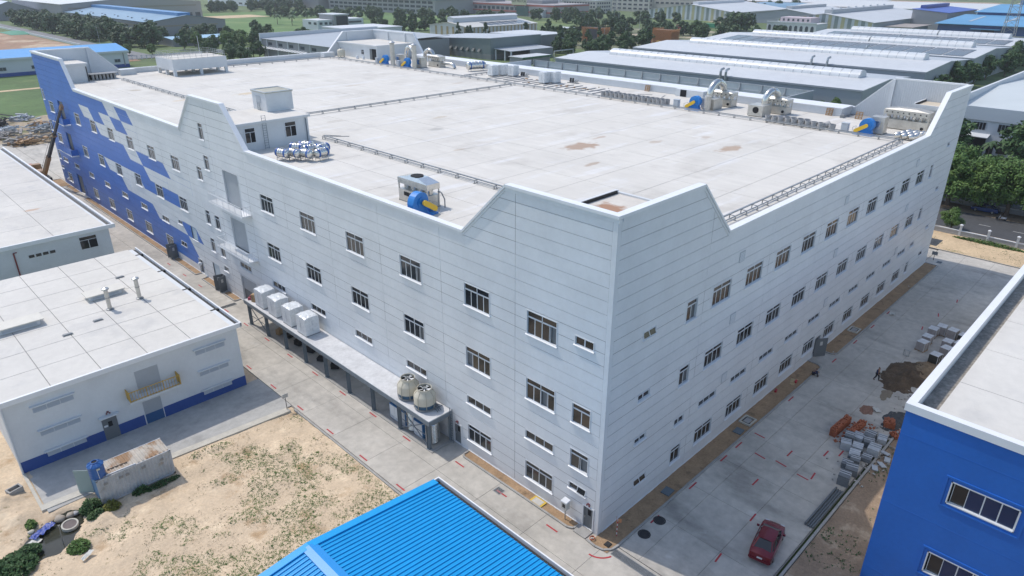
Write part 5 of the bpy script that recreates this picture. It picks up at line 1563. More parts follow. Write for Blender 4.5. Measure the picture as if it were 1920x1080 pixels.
put('ridge_cap', MB().hexa([(RX-.5, -30, RZ+.0), (RX, -30, RZ+.06), (RX, 8.3, RZ+.06), (RX-.5, 8.3, RZ+.0)], [(RX-.5, -30, RZ+.04), (RX, -30, RZ+.13), (RX, 8.3, RZ+.13), (RX-.5, 8.3, RZ+.04)]).hexa([(RX, -30, RZ+.06), (RX+.5, -30, RZ+.0), (RX+.5, 8.3, RZ+.0), (RX, 8.3, RZ+.06)], [(RX, -30, RZ+.13), (RX+.5, -30, RZ+.04), (RX+.5, 8.3, RZ+.04), (RX, 8.3, RZ+.13)]), M('ridge_blue', (.02, .27, .66), .38), bs)
put('rake_trim', MB().hexa([(RX, 8.05, RZ+.0), (EX1, 8.05, EZ+.0), (EX1, 8.62, EZ+.0), (RX, 8.62, RZ+.0)], [(RX, 8.05, RZ+.11), (EX1, 8.05, EZ+.11), (EX1, 8.62, EZ+.11), (RX, 8.62, RZ+.11)]).hexa([(EX0, 8.05, EZ+.0), (RX, 8.05, RZ+.0), (RX, 8.62, RZ+.0), (EX0, 8.62, EZ+.0)], [(EX0, 8.05, EZ+.11), (RX, 8.05, RZ+.11), (RX, 8.62, RZ+.11), (EX0, 8.62, EZ+.11)]), m_bluer, bs)
put('gutter', MB().box(EX1, EX1+.45, -30, 8.62, EZ-.35, EZ-.31), m_rubber, bs)
put('gutter_lip', MB().box(EX1+.42, EX1+.52, -30, 8.66, EZ-.35, EZ+.02).box(EX1, EX1+.42, 8.56, 8.66, EZ-.35, EZ+.02), m_coping, bs)
put('gutter_wall', MB().box(EX1-.02, EX1, -30, 8.56, EZ-.35, EZ-.09), m_rubber, bs)
# ================================================================ blue building on the right
m_bw = M('render_blue', (.014, .125, .47), .55, n=(.4, .06), n2=(3, .04))
bb = thing('blue_building', 'bright blue rendered building with white parapet at the right picture edge', 'building', (40, -40, 0))
BX0, BY1, BH = 10.35, -16.4, 15.5
wins = [(-23.75, -19.95, 9.45, 11.2), (-23.6, -19.9, 3.45, 5.25), (-31.5, -27.7, 9.45, 11.2), (-31.5, -27.7, 3.45, 5.25)]
ysb = sorted({-48, BY1, *[w_[0] for w_ in wins], *[w_[1] for w_ in wins]}); zsb = sorted({-.2, 14.9, 7.55, 13.15, 1.5, *[w_[2] for w_ in wins], *[w_[3] for w_ in wins]})
wm = MB()
for a, b in zip(ysb[:-1], ysb[1:]):
    for c, d in zip(zsb[:-1], zsb[1:]):
        if any(w_[0] <= a and b <= w_[1] and w_[2] <= c and d <= w_[3] for w_ in wins): continue
        wm.poly([(BX0, a, c), (BX0, a, d), (BX0, b, d), (BX0, b, c)])
put('wall', wm, m_bw, bb, label='front wall facing the red car')
put('wall', MB().box(BX0+.3, 78, -48, BY1-.001, -.2, 14.3).box(BX0+.01, BX0+.3, BY1-.3, BY1-.002, -.2, 14.9), m_bw, bb)
put('side_bounce_skin', MB().box(BX0+.4, 78, BY1-.001, BY1+.02, -.2, 14.9), m_whitew, bb)  # unseen white skin, added to bounce fill light onto the shaded factory wall
for z in (13.15, 7.55, 1.5): put('groove_strip', MB().box(BX0-.012, BX0+.0, -48, BY1, z-.012, z+.012), M('groove_blue', (.02, .14, .5), .5), bb)
for (a, b, c, d) in wins:
    o = put('window', MB().box(BX0-.05, BX0+.16, a-.0, a+.07, c, d).box(BX0-.05, BX0+.16, b-.07, b, c, d).box(BX0-.05, BX0+.16, a, b, d-.07, d).box(BX0-.05, BX0+.16, a, b, c, c+.07), m_alu, bb)
    sr_ = MB()
    for (y0_, y1_, z0_, z1_) in ((a-.35, b+.35, d+.2, d+.32), (a-.35, b+.35, c-.32, c-.2), (a-.35, a-.23, c-.2, d+.2), (b+.23, b+.35, c-.2, d+.2)): sr_.box(BX0-.07, BX0, y0_, y1_, z0_, z1_)
    put('surround', sr_, m_bw, o)
    n = 4
    for i in range(n):
        y0_ = a+.07+(b-a-.14)*i/n; y1_ = a+.07+(b-a-.14)*(i+1)/n
        slid = (i == n-1)
        if slid: put('pane', pane_mesh(0, y1_-y0_, 0, d-c-.14, m_glass).xf(Matrix.Translation((BX0+.1, y0_-.1, c+.07)) @ Matrix.Rotation(R(-90), 4, 'Z') @ Matrix.Scale(-1, 4, (1, 0, 0))), [m_glass, m_alu], o)
        else: put('pane', pane_mesh(0, y1_-y0_, 0, d-c-.14, m_glass).xf(Matrix.Translation((BX0+.06, y0_, c+.07)) @ Matrix.Rotation(R(-90), 4, 'Z') @ Matrix.Scale(-1, 4, (1, 0, 0))), [M('glass_bluish', (.01, .03, .09), .05), m_alu], o)
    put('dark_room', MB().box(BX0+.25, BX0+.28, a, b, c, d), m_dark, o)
put('coping', MB().box(BX0-.12, BX0+.42, -48, BY1+.12, BH-.55, BH), m_coping, bb)
put('coping', MB().box(BX0+.42, 78, BY1-.42, BY1+.12, BH-.5, BH-.002), m_coping, bb)
put('parapet', MB().box(BX0+.42, 78, BY1-.3, BY1-.02, 13.9, BH-.5).box(BX0+.02, BX0+.3, -48, BY1-.02, 14.2, BH-.55), m_white, bb)
put('gutter', MB().box(BX0+.3, 78, BY1-1.35, BY1-.3, 14.3, 14.34), M('gutter_dirt', (.26, .24, .21), .9, n=(1, .3), n2=(4, .3)), bb)
rf = put('roof_base', MB().box(BX0+.3, 78, -48, BY1-1.35, 14.3, 14.48), MATS['roof_joint2'], bb)
slabs(rf, BX0+.35, 77.9, -47.95, BY1-1.35, 10, 6, 14.56, m_roof2, 'roof_slab', .025)

# ================================================================ red marks, drains, covers on the roads
def dash(x, y, L, a, w=.14):
    c, s = math.cos(a)*L/2, math.sin(a)*L/2
    return MB().rbox(x, y, .0055, L, w, .004, a)
def mark(x, y, L=1.2, a=0.):
    o = put('painted_mark', dash(x, y, L, R(a)), m_red, road1 if x < .2 else road2)
    return o
for y in (3.1, 8.9, 14.4): mark(-1.95, y, 1.2, 90)
for i in range(8): mark(-3.05, 20.9+i*5.6, 1.2, 90)
for i in range(10): mark(-7.65, 10.0+i*5.7, 1.2, 90)
for y in (70.5, 76, 82): mark(-2.2, y, 1.2, 90)
for x in (4.8, 10.6, 15.9, 18.7, 29.8, 41.0, 47.3, 53, 58.6): mark(x, -2.2, 1.2, 0)
for (x, y, a) in ((4.8, -8.0, 5), (10.7, -7.8, 3), (18.6, -4.4, 82), (18.9, -6.3, 82), (18.5, -8.5, 85), (19.3, -9.1, 5), (14.9, -5.85, 0), (23.3, -8.6, 0), (24.3, -9.6, 0), (20.9, -6.2, 0), (21.5, -2.9, 85), (57, -6.8, 10), (62.5, -7.1, 15), (69, -7.6, 10)): mark(x, y, 1.1, a)
arc = MB()
pts = [(-1.95 + 1.6*(1-math.cos(t_*.16))*.9, -.75 - 1.45*math.sin(t_*.155)) for t_ in range(0, 9)]
for (p, q) in zip(pts[:-1], pts[1:]): arc.beam((*p, .0075), (*q, .0075), .14, .004)
put('painted_mark', arc, m_red, road1)
m_iron = M('cast_iron', (.035, .036, .04), .6, .3, n=(6, .2))
for (x, y, lb) in ((4.95, -2.55, 'round black manhole cover, the farther of the pair'), (2.8, -2.55, 'round black manhole cover nearest the building corner')):
    t = thing('manhole_cover', lb, 'manhole', (x, y, 0), group='manhole covers on the side road')
    put('frame', MB().lathe(x, y, [(.42, .006), (.42, .014), (.5, .014), (.52, .006)], 28), m_iron, t)
    put('lid', MB().lathe(x, y, [(0, .006), (.41, .006), (.41, .012), (.3, .012), (.3, .018), (.12, .018), (.12, .012), (0, .012)], 28), m_iron, t)
def grate(x0, x1, y0, y1, n, axis, lb, m=m_galv):
    t = thing('drain_grate', lb, 'drain', ((x0+x1)/2, (y0+y1)/2, 0))
    put('pit', MB().box(x0, x1, y0, y1, .004, .007), m_rubber, t)
    put('frame', MB().box(x0-.04, x0, y0-.04, y1+.04, .004, .02).box(x1, x1+.04, y0-.04, y1+.04, .004, .02).box(x0, x1, y0-.04, y0, .004, .02).box(x0, x1, y1, y1+.04, .004, .02), m, t)
    br = MB()
    for i in range(n):
        if axis == 'x':
            y = y0+(y1-y0)*(i+.5)/n; br.box(x0, x1, y-.018, y+.018, .009, .018)
        else:
            x = x0+(x1-x0)*(i+.5)/n; br.box(x-.018, x+.018, y0, y1, .009, .018)
    put('bars', br, m, t)
grate(-.72, -.1, -11.8, -1.95, 9, 'y', 'long steel grating across the road at the building corner')
grate(-2.2, -1.55, 8.95, 9.7, 7, 'x', 'square drain grate in the service road')
grate(-3.4, -1.2, 61.0, 61.7, 5, 'x', 'wide drain grate by the loading door')
t = thing('yellow_cover', 'pale inspection cover with yellow border by the near wall', 'cover', (-.55, 6.0, .06))
put('border', MB().box(-.98, -.12, 5.3, 6.6, .06, .1), M('border_yellow', (.62, .42, .06), .6), t)
put('plate', MB().box(-.86, -.24, 5.48, 6.42, .1, .112), M('cover_pale', (.5, .48, .44), .8, n=(4, .15)), t)
for (x, y, lb) in ((8.3, -1.1, 'grey cover in the soil bed, nearest the corner'), (20.6, -1.15, 'grey cover in the soil bed under the second window')):
    single('soil_cover', MB().rbox(x, y, .08, 1.0, .8, .06, .05), M('cover_bluegrey', (.12, .15, .17), .7), lb, 'cover', loc=(x, y, .08))
for (x, y, lb) in ((22.8, -.95, 'framed inspection pit in the soil bed, nearest one'), (50.2, -.95, 'framed inspection pit in the far soil bed')):
    t = thing('inspection_pit', lb, 'pit', (x, y, .06))
    put('rim', MB().box(x-.75, x+.75, y-.6, y-.45, .04, .2).box(x-.75, x+.75, y+.45, y+.6, .04, .2).box(x-.75, x-.6, y-.45, y+.45, .04, .2).box(x+.6, x+.75, y-.45, y+.45, .04, .2), m_kerbpale, t)
    put('lid', MB().box(x-.42, x+.42, y-.3, y+.3, .1, .16), m_kerb, t)
    put('water', MB().box(x-.6, x+.6, y-.45, y+.45, .03, .06), M('pit_dark', (.02, .03, .06), .2), t)
single('corner_pit', MB().box(-.45, .05, -1.45, -1.0, .05, .14).box(-.38, -.02, -1.38, -1.07, .14, .142), m_rubber, 'small dark pit in the corner soil', 'pit', loc=(-.2, -1.2, .05))
hs_ = []
for i in range(30): hs_.append((-.62+.22*math.cos(i*.9), .02+.2*math.sin(i*.9), .12+.004*i))
single('orange_hose', MB().tube(hs_, .022, 5), M('hose_orange', (.5, .12, .04), .5), 'coiled orange hose on the corner soil', 'hose', loc=(-.6, 0, .1))
t = thing('warning_pole', 'red and white striped pole with orange plates at the building corner', 'pole', (1.0, -1.15, .05))
for i in range(8): put('band', MB().cyl(1.0, -1.15, .05+i*.22, .27+i*.22, .035, 8), m_red if i % 2 == 0 else m_alu, t)
put('plate', MB().rbox(1.0, -1.05, 1.5, .42, .03, .36, .6), M('plate_orange', (.55, .25, .12), .6), t)
put('plate', MB().rbox(1.15, -1.2, 1.38, .36, .03, .36, -.7), MATS['plate_orange'], t)
t = thing('meter_box', 'pale meter box on a post by the near wall', 'meter box', (-.45, 3.0, .05))
put('post', MB().tube([(-.45, 3.0, .0), (-.45, 3.0, 1.2)], .05, 8), m_galv, t)
put('box', MB().box(-.68, -.25, 2.72, 3.28, 1.2, 1.95), M('meter_cream', (.52, .52, .48), .5), t)
put('window', MB().box(-.69, -.68, 2.85, 3.15, 1.4, 1.75), m_glass, t)
put('hood', MB().hexa([(-.75, 2.66, 1.95), (-.2, 2.66, 1.95), (-.2, 3.34, 1.95), (-.75, 3.34, 1.95)], [(-.72, 2.7, 2.02), (-.2, 2.7, 2.08), (-.2, 3.3, 2.08), (-.72, 3.3, 2.02)]), m_alu, t)
put('door_step', MB().box(-1.0, -.02, .45, 1.7, -.02, .1), m_kerb, bld)
for (s, z) in ((1.0, 2.55), (16.8, 2.5)):
    put('emergency_light', MB().box(-.09, 0, s-.1, s+.1, z, z+.12).cyl(-.1, s-.12, z-.08, z+.02, .06, 8).cyl(-.1, s+.12, z-.08, z+.02, .06, 8), MATS['dark_red'], bld)
for (y, lb) in ((74.0, 'round white lamp on the wall by the blue corner door'), (139.0, 'round white lamp low on the far blue wall')):
    single('wall_lamp', MB().tube([(-.02, y, 1.9), (-.35, y, 1.9)], .05, 6).lathe(-.4, y, [(0, 1.62), (.24, 1.66), (.3, 1.9), (.2, 2.1), (0, 2.15)], 14), m_alu, lb, 'lamp', loc=(-.02, y, 1.9))

# ================================================================ crane reaching a far balcony
m_boom = M('crane_black', (.03, .03, .035), .5)
m_orng = M('crane_orange', (.30, .17, .08), .5)
t = thing('mobile_crane', 'crane with dark telescopic boom leaning to the far blue balcony', 'crane', (-3.2, 150, 0))
a, b = Vector((-.9, 127.6, 18.0)), Vector((-3.0, 147.2, 1.6))
for i, (u0, u1, w_, mm) in enumerate(((0, .40, .38, m_boom), (.36, .75, .52, m_boom), (.70, 1.0, .68, m_orng))):
    put('boom_section', MB().beam(a.lerp(b, u0), a.lerp(b, u1), w_, w_*1.1), mm, t)
put('boom_head', MB().beam(a + (a-b).normalized()*.4, a.lerp(b, .03), .5, .6), m_orng, t)
for u in (.38, .73): put('collar', MB().beam(a.lerp(b, u), a.lerp(b, u+.012), .75, .8), m_orng, t)
put('hoist_rope', MB().tube([a + Vector((-.3, .4, 0)), a.lerp(b, .38)+Vector((-.4, .5, .2)), b + Vector((-.4, .5, .6))], .03, 5), m_rubber, t)
put('turntable', MB().cyl(-3.2, 148.5, 1.0, 1.7, .9, 14).box(-4.1, -2.3, 147.8, 150.5, 1.5, 2.3), m_orng, t)
put('chassis', MB().box(-4.5, -1.9, 146.2, 154, .55, 1.05), m_rubber, t)
put('cab', MB().hexa([(-4.5, 153.2, .8), (-1.9, 153.2, .8), (-1.9, 155.2, .8), (-4.5, 155.2, .8)], [(-4.4, 153.3, 2.7), (-2.0, 153.3, 2.7), (-2.0, 154.7, 2.7), (-4.4, 154.7, 2.7)]), m_orng, t)
for y in (147.2, 148.6, 151.8, 153.8):
    for x in (-4.35, -2.05):
        put('wheel', MB().tube([(x-.18, y, .5), (x+.18, y, .5)], .5, 16), m_rubber, t)

# ================================================================ car
def make_car(mat, name='parked_car'):
    t = thing(name, 'x', 'car')
    # stations along x (front +x): half width, sill z, shoulder z, centre z
    st = [(-2.27, .62, .42, .62, .66), (-2.2, .80, .30, .86, .92), (-1.95, .87, .24, .98, 1.06), (-1.45, .90, .22, .97, 1.06), (-.7, .905, .22, .95, 1.0), (.3, .905, .22, .93, .98), (.95, .90, .22, .92, 1.0), (1.5, .885, .22, .86, .93), (1.95, .84, .25, .76, .82), (2.2, .70, .30, .64, .68), (2.3, .50, .40, .54, .56)]
    mb = MB(); m_ = 9
    for (x, w_, zs, zsh, zc) in st:
        for (u, z) in ((-.86, zs), (-1.0, zs+.12), (-1.02, (zs+zsh)/2), (-.96, zsh), (-.7, zsh+(zc-zsh)*.55), (0, zc), (.7, zsh+(zc-zsh)*.55), (.96, zsh), (1.02, (zs+zsh)/2), (1.0, zs+.12), (.86, zs)):
            mb.v.append((x, u*w_, z))
    k = 11
    for i in range(len(st)-1):
        for j in range(k):
            mb.f.append([i*k+j, i*k+(j+1) % k, (i+1)*k+(j+1) % k, (i+1)*k+j]); mb.mi.append(0)
    mb.f.append(list(range(k))); mb.mi.append(0)
    mb.f.append([(len(st)-1)*k+j for j in range(k)][::-1]); mb.mi.append(0)
    put('body', mb, mat, t, smooth=True, angle=38)
    # glasshouse: lower ring then roof ring
    lo = [(-1.75, .70), (-1.2, .80), (0, .82), (.75, .80), (1.25, .66)]
    hi = [(-1.0, .50), (-.75, .60), (-.1, .62), (.3, .60), (.45, .54)]
    zl, zh = .98, 1.44
    gm = MB(); n = len(lo)
    for sgn in (-1, 1):
        for (x, w_) in lo: gm.v.append((x, sgn*w_, zl))
        for (x, w_) in hi: gm.v.append((x, sgn*w_, zh-.02))
    L0, H0, L1, H1 = 0, n, 2*n, 3*n
    for i in range(n-1):
        gm.f.append([L0+i, L0+i+1, H0+i+1, H0+i]); gm.mi.append(0)
        gm.f.append([L1+i+1, L1+i, H1+i, H1+i+1]); gm.mi.append(0)
    gm.f.append([L0, H0, H1, L1]); gm.mi.append(0)
    gm.f.append([L0+n-1, L1+n-1, H1+n-1, H0+n-1]); gm.mi.append(0)
    put('windows', gm, m_glass, t)
    rm_ = MB()
    for (x, w_) in hi: rm_.v += [(x, -w_-.02, zh-.03), (x, -w_*.8, zh+.02), (x, 0, zh+.05), (x, w_*.8, zh+.02), (x, w_+.02, zh-.03)]
    for i in range(n-1):
        for j in range(4): rm_.f.append([i*5+j, (i+1)*5+j, (i+1)*5+j+1, i*5+j+1]); rm_.mi.append(0)
    put('roof', rm_, mat, t, smooth=True)
    pil = MB()
    for sgn in (-1, 1):
        for (p, q, w_) in (((-1.75, .70), (-1.0, .50), .09), ((-.25, .815), (-.3, .615), .07), ((1.25, .66), (.45, .54), .07), ((-1.3, .79), (-.85, .57), .07)):
            pil.beam((p[0], sgn*(p[1]+.005), zl), (q[0], sgn*(q[1]+.005), zh-.02), w_, .03)
    put('pillar', pil, mat, t)
    for (x, y) in ((-1.38, -.80), (-1.38, .80), (1.38, -.80), (1.38, .80)):
        s = 1 if y > 0 else -1
        wv = thing('wheel', None, None, (x, y, .32)); wv.parent = t
        put('tyre', MB().tube([(x, y-.11, .32), (x, y+.11, .32)], .32, 20), m_rubber, wv, loc=None)
        put('rim', MB().tube([(x, y+s*.1, .32), (x, y+s*.125, .32)], .2, 14), m_galv, wv)
    for s in (-1, 1):
        put('tail_light', MB().box(-2.24, -2.12, s*.62-.16, s*.62+.16, .78, .92), M('lamp_red', (.18, .01, .012), .25), t)
        put('headlight', MB().box(2.0, 2.17, s*.58-.16, s*.58+.16, .62, .74), M('lamp_clear', (.5, .52, .54), .15), t)
        put('mirror', MB().rbox(.75, s*1.0, .95, .14, .2, .13), mat, t)
    put('number_plate', MB().box(-2.285, -2.25, -.2, .2, .58, .72), M('plate_white', (.62, .62, .6), .5), t)
    put('rear_bumper', MB().hexa([(-2.32, -.7, .34), (-2.2, -.84, .34), (-2.2, .84, .34), (-2.32, .7, .34)], [(-2.32, -.7, .55), (-2.2, -.84, .55), (-2.2, .84, .55), (-2.32, .7, .55)]), mat, t)
    return t
m_carred = M('car_red', (.16, .008, .018), .18, .2, spec=.6)
c1 = make_car(m_carred); c1.location = (8.55, -10.05, .01); c1.rotation_euler = (0, 0, R(11)); c1['label'] = 'dark red saloon car parked on the concrete side road'
m_carw = M('car_white', (.66, .67, .68), .2, spec=.6)
c2 = make_car(m_carw); c2.location = (150.5, 8.2, 0); c2.rotation_euler = (0, 0, R(96)); c2['label'] = 'white car parked in the asphalt yard behind the trees, left one'
c3 = copy_tree(c2, None, (151.5, 2.5, 0), R(92), 'white car parked in the asphalt yard behind the trees, right one')
c2['group'] = c3['group'] = 'white cars in the asphalt yard'
m_carb = M('car_blue', (.02, .05, .16), .25, spec=.6)
c4 = make_car(m_carb); c4.location = (116.4, .2, 0); c4.rotation_euler = (0, 0, R(90)); c4['label'] = 'dark blue car parked in the tree shade by the street'
# scooter by the street
x, y = 113.0, -3.2
t = thing('motor_scooter', 'grey scooter parked at the shaded street edge', 'scooter', (x, y, 0))
for yy in (-.6, .6):
    put('wheel', MB().tube([(x-.05, y+yy, .28), (x+.05, y+yy, .28)], .28, 16), m_rubber, t)
put('body', MB().hexa([(x-.16, y-.75, .35), (x+.16, y-.75, .35), (x+.16, y+.1, .3), (x-.16, y+.1, .3)], [(x-.12, y-.8, .7), (x+.12, y-.8, .7), (x+.14, y, .62), (x-.14, y, .62)]), M('scooter_grey', (.4, .42, .44), .3), t)
put('seat', MB().box(x-.14, x+.14, y-.75, y-.05, .7, .8), m_rubber, t)
put('front_shield', MB().hexa([(x-.2, y+.3, .3), (x+.2, y+.3, .3), (x+.2, y+.42, .3), (x-.2, y+.42, .3)], [(x-.2, y+.2, .95), (x+.2, y+.2, .95), (x+.2, y+.28, .95), (x-.2, y+.28, .95)]), MATS['scooter_grey'], t)
put('handlebar', MB().tube([(x-.33, y+.15, 1.05), (x, y+.25, 1.0), (x+.33, y+.15, 1.05)], .025, 6).tube([(x, y+.25, 1.0), (x, y+.6, .3)], .03, 6), m_rubber, t)
put('stand', MB().beam((x+.1, y-.2, .3), (x+.3, y-.2, 0), .03), m_rubber, t)

# ================================================================ people
def skin_mesh(name, verts, edges, radii, m, sub=2):
    me = bpy.data.meshes.new(name)
    me.from_pydata(verts, edges, [])
    o = bpy.data.objects.new(name+'_tmp', me)
    COL.objects.link(o)
    md = o.modifiers.new('s', 'SKIN'); md.use_smooth_shade = True
    for i, r in enumerate(radii):
        me.skin_vertices[0].data[i].radius = (r, r) if not isinstance(r, tuple) else r
    me.skin_vertices[0].data[0].use_root = True
    s = o.modifiers.new('u', 'SUBSURF'); s.levels = s.render_levels = sub
    dg = bpy.context.evaluated_depsgraph_get()
    res = bpy.data.meshes.new_from_object(o.evaluated_get(dg))
    bpy.data.objects.remove(o)
    res.materials.clear(); res.materials.append(m)
    return res
m_skin = M('skin', (.30, .17, .11), .6)
m_jacket = M('jacket_blue', (.02, .035, .10), .8, n=(6, .15))
m_trous = M('trousers_dark', (.018, .018, .022), .8)
m_hair = M('hair_black', (.008, .008, .008), .6)
def person(loc, rz, J, label, m_top=m_jacket):
    """J: joint name -> (x, y, z); +x is forward, y left."""
    t = thing('person', label, 'person', loc, rz)
    order = ['pelvis', 'chest', 'neck', 'head', 'crown', 'shl', 'ell', 'wrl', 'hal', 'shr', 'elr', 'wrr', 'har', 'hpl', 'knl', 'anl', 'tol', 'hpr', 'knr', 'anr', 'tor']
    rad = {'pelvis': .15, 'chest': .17, 'neck': .055, 'head': .095, 'crown': .075, 'shl': .07, 'shr': .07, 'ell': .045, 'elr': .045, 'wrl': .03, 'wrr': .03, 'hal': .035, 'har': .035, 'hpl': .10, 'hpr': .10, 'knl': .065, 'knr': .065, 'anl': .042, 'anr': .042, 'tol': .035, 'tor': .035}
    idx = {n: i for i, n in enumerate(order)}
    E = [('pelvis', 'chest'), ('chest', 'neck'), ('neck', 'head'), ('head', 'crown'), ('chest', 'shl'), ('shl', 'ell'), ('ell', 'wrl'), ('wrl', 'hal'), ('chest', 'shr'), ('shr', 'elr'), ('elr', 'wrr'), ('wrr', 'har'),
         ('pelvis', 'hpl'), ('hpl', 'knl'), ('knl', 'anl'), ('anl', 'tol'), ('pelvis', 'hpr'), ('hpr', 'knr'), ('knr', 'anr'), ('anr', 'tor')]
    V = [Vector(J[n]) for n in order]; Rr = [rad[n] for n in order]; EE = [(idx[a], idx[b]) for a, b in E]
    for s in ('l', 'r'):
        hnd, wr_ = Vector(J['ha'+s]), Vector(J['wr'+s]); d = (hnd-wr_).normalized(); sd = d.cross(Vector((1, 0, 0)))
        if sd.length < .1: sd = d.cross(Vector((0, 1, 0)))
        sd.normalize()
        for k, (off, ln) in enumerate(((-.035, .07), (-.012, .085), (.012, .08), (.035, .06), (.055, .045))):
            V.append(hnd + sd*off + d*ln*(.9 if k < 4 else .1)); Rr.append(.009); EE.append((idx['ha'+s], len(V)-1))
    hd = Vector(J['head'])
    V.append(hd + Vector((.115, 0, -.01))); Rr.append(.014); EE.append((idx['head'], len(V)-1))
    inst('body', skin_mesh('body', V, EE, Rr, m_skin), (0, 0, 0), t)
    # clothes
    tops = ['pelvis', 'chest', 'shl', 'ell', 'wrl', 'shr', 'elr', 'wrr']
    ti = {n: i for i, n in enumerate(tops)}
    inst('jacket', skin_mesh('jacket', [Vector(J[n])*1.0 for n in tops], [(ti[a], ti[b]) for a, b in E if a in ti and b in ti], [.185, .205, .095, .07, .05, .095, .07, .05], m_top), (0, 0, 0), t)
    lg = ['pelvis', 'hpl', 'knl', 'anl', 'hpr', 'knr', 'anr']
    li = {n: i for i, n in enumerate(lg)}
    inst('trousers', skin_mesh('trousers', [Vector(J[n]) for n in lg], [(li[a], li[b]) for a, b in E if a in li and b in li], [.165, .12, .085, .062, .12, .085, .062], m_trous), (0, 0, 0), t)
    for s in ('l', 'r'):
        inst('shoe', skin_mesh('shoe', [Vector(J['an'+s])+Vector((-.05, 0, -.03)), Vector(J['to'+s])], [(0, 1)], [.055, .045], m_rubber), (0, 0, 0), t)
        put('eye', MB().lathe(0, 0, [(0, -.01), (.012, 0), (0, .01)], 8).xf(Matrix.Translation(hd + Vector((.088, .035*(1 if s == 'l' else -1), .02)))), m_hair, t, loc=(0, 0, 0)).location = (0, 0, 0)
    cr = Vector(J['crown'])
    inst('hair', skin_mesh('hair', [hd + Vector((-.035, 0, .02)), cr + Vector((-.005, 0, .015))], [(0, 1)], [.098, .085], m_hair), (0, 0, 0), t)
    mo = MB().box(.088, .1, -.025, .025, -.055, -.045).xf(Matrix.Translation(hd)); put('mouth', mo, M('lip', (.2, .07, .06), .6), t, loc=(0, 0, 0)).location = (0, 0, 0)
    return t
walk = dict(pelvis=(0, 0, .92), chest=(.02, 0, 1.28), neck=(.04, 0, 1.47), head=(.06, 0, 1.58), crown=(.05, 0, 1.66), shl=(.02, .19, 1.38), ell=(-.06, .25, 1.12), wrl=(.05, .24, .9), hal=(.09, .23, .83), shr=(.02, -.19, 1.38), elr=(-.02, -.25, 1.12), wrr=(.14, -.2, .95), har=(.2, -.17, .9),
            hpl=(0, .1, .88), knl=(.16, .11, .5), anl=(.2, .11, .08), tol=(.38, .12, .04), hpr=(0, -.1, .88), knr=(-.06, -.11, .48), anr=(-.26, -.11, .12), tor=(-.1, -.12, .04))
person((40.0, -7.2, .01), R(-100), walk, 'person in dark blue jacket walking beside the heap of earth')
sit = dict(pelvis=(0, 0, .26), chest=(.14, 0, .58), neck=(.24, 0, .74), head=(.3, 0, .83), crown=(.31, 0, .91), shl=(.16, .18, .66), ell=(.3, .24, .45), wrl=(.48, .12, .5), hal=(.55, .08, .5), shr=(.16, -.18, .66), elr=(.3, -.24, .45), wrr=(.48, -.12, .5), har=(.55, -.08, .5),
           hpl=(.02, .1, .25), knl=(.4, .17, .5), anl=(.5, .15, .05), tol=(.66, .16, .02), hpr=(.02, -.1, .25), knr=(.4, -.17, .5), anr=(.44, -.15, .05), tor=(.6, -.16, .02))
person((36.0, -1.85, .03), R(-60), sit, 'person in dark clothes sitting on the kerb of the soil bed')

# ================================================================ building materials on the side road
m_brick = M('clay_brick', (.36, .115, .055), .85, n=(3, .2), n2=(9, .15))
def brick_pile(x, y, rz, nx, ny, nz, lb, messy):
    t = thing('brick_stack', lb, 'bricks', (x, y, 0), rz, group='stacks of orange bricks')
    mb = MB(); rnd = random.Random(int(x*10))
    for k_ in range(nz):
        for i in range(nx):
            for j in range(ny):
                if k_ == nz-1 and rnd.random() < .35: continue
                jit = messy
                mb.rbox((i-nx/2+.5)*.23 + rnd.uniform(-jit, jit), (j-ny/2+.5)*.12 + rnd.uniform(-jit, jit), k_*.1+.008, .2, .1, .095, rnd.uniform(-jit, jit)*4)
    o = put('bricks', mb, m_brick, t, loc=(0, 0, 0)); o.location = (0, 0, 0); o['kind'] = 'stuff'
    lo = MB()
    for i in range(26):
        lo.rbox(rnd.uniform(-nx*.16, nx*.16), -ny*.07 - rnd.uniform(.05, .7), .008, .2, .1, .08, rnd.uniform(0, 3))
    o = put('loose_bricks', lo, m_brick, t, loc=(0, 0, 0)); o.location = (0, 0, 0); o['kind'] = 'stuff'
brick_pile(28.0, -8.0, R(-3), 15, 5, 9, 'long stack of orange bricks, the front one on the road', .012)
brick_pile(29.0, -9.2, R(-4), 13, 5, 6, 'lower stack of orange bricks right beside the long one', .02)
brick_pile(32.0, -11.2, R(20), 5, 8, 7, 'square stack of orange bricks near the gravel', .02)
brick_pile(30.6, -12.2, R(50), 4, 5, 3, 'small low heap of orange bricks next to the gravel', .05)
m_tile = M('paver_grey', (.15, .165, .18), .75, n=(2, .15))
m_tilep = M('paver_pale', (.40, .43, .46), .7, n=(2, .15))
def tile_stack(x, y, rz, w_, d_, h, lb, pale):
    t = thing('paver_stack', lb, 'pavers', (x, y, 0), rz, group='stacks of grey pavers on the road edge')
    n = max(2, int(h/.17))
    for k_ in range(n):
        o = put('paver_layer', MB().rbox(random.uniform(-.015, .015), random.uniform(-.015, .015), .02+k_*h/n, w_, d_, h/n-.008, random.uniform(-.02, .02)), m_tilep if (pale or k_ == n-1 and random.random() < .2) else m_tile, t, loc=(0, 0, 0)); o.location = (0, 0, 0)
    o = put('strap', MB().rbox(0, 0, .02, .05, d_+.03, h+.012).rbox(w_*.28, 0, .02, .05, d_+.03, h+.012), m_alu if not pale else m_tile, t, loc=(0, 0, 0)); o.location = (0, 0, 0)
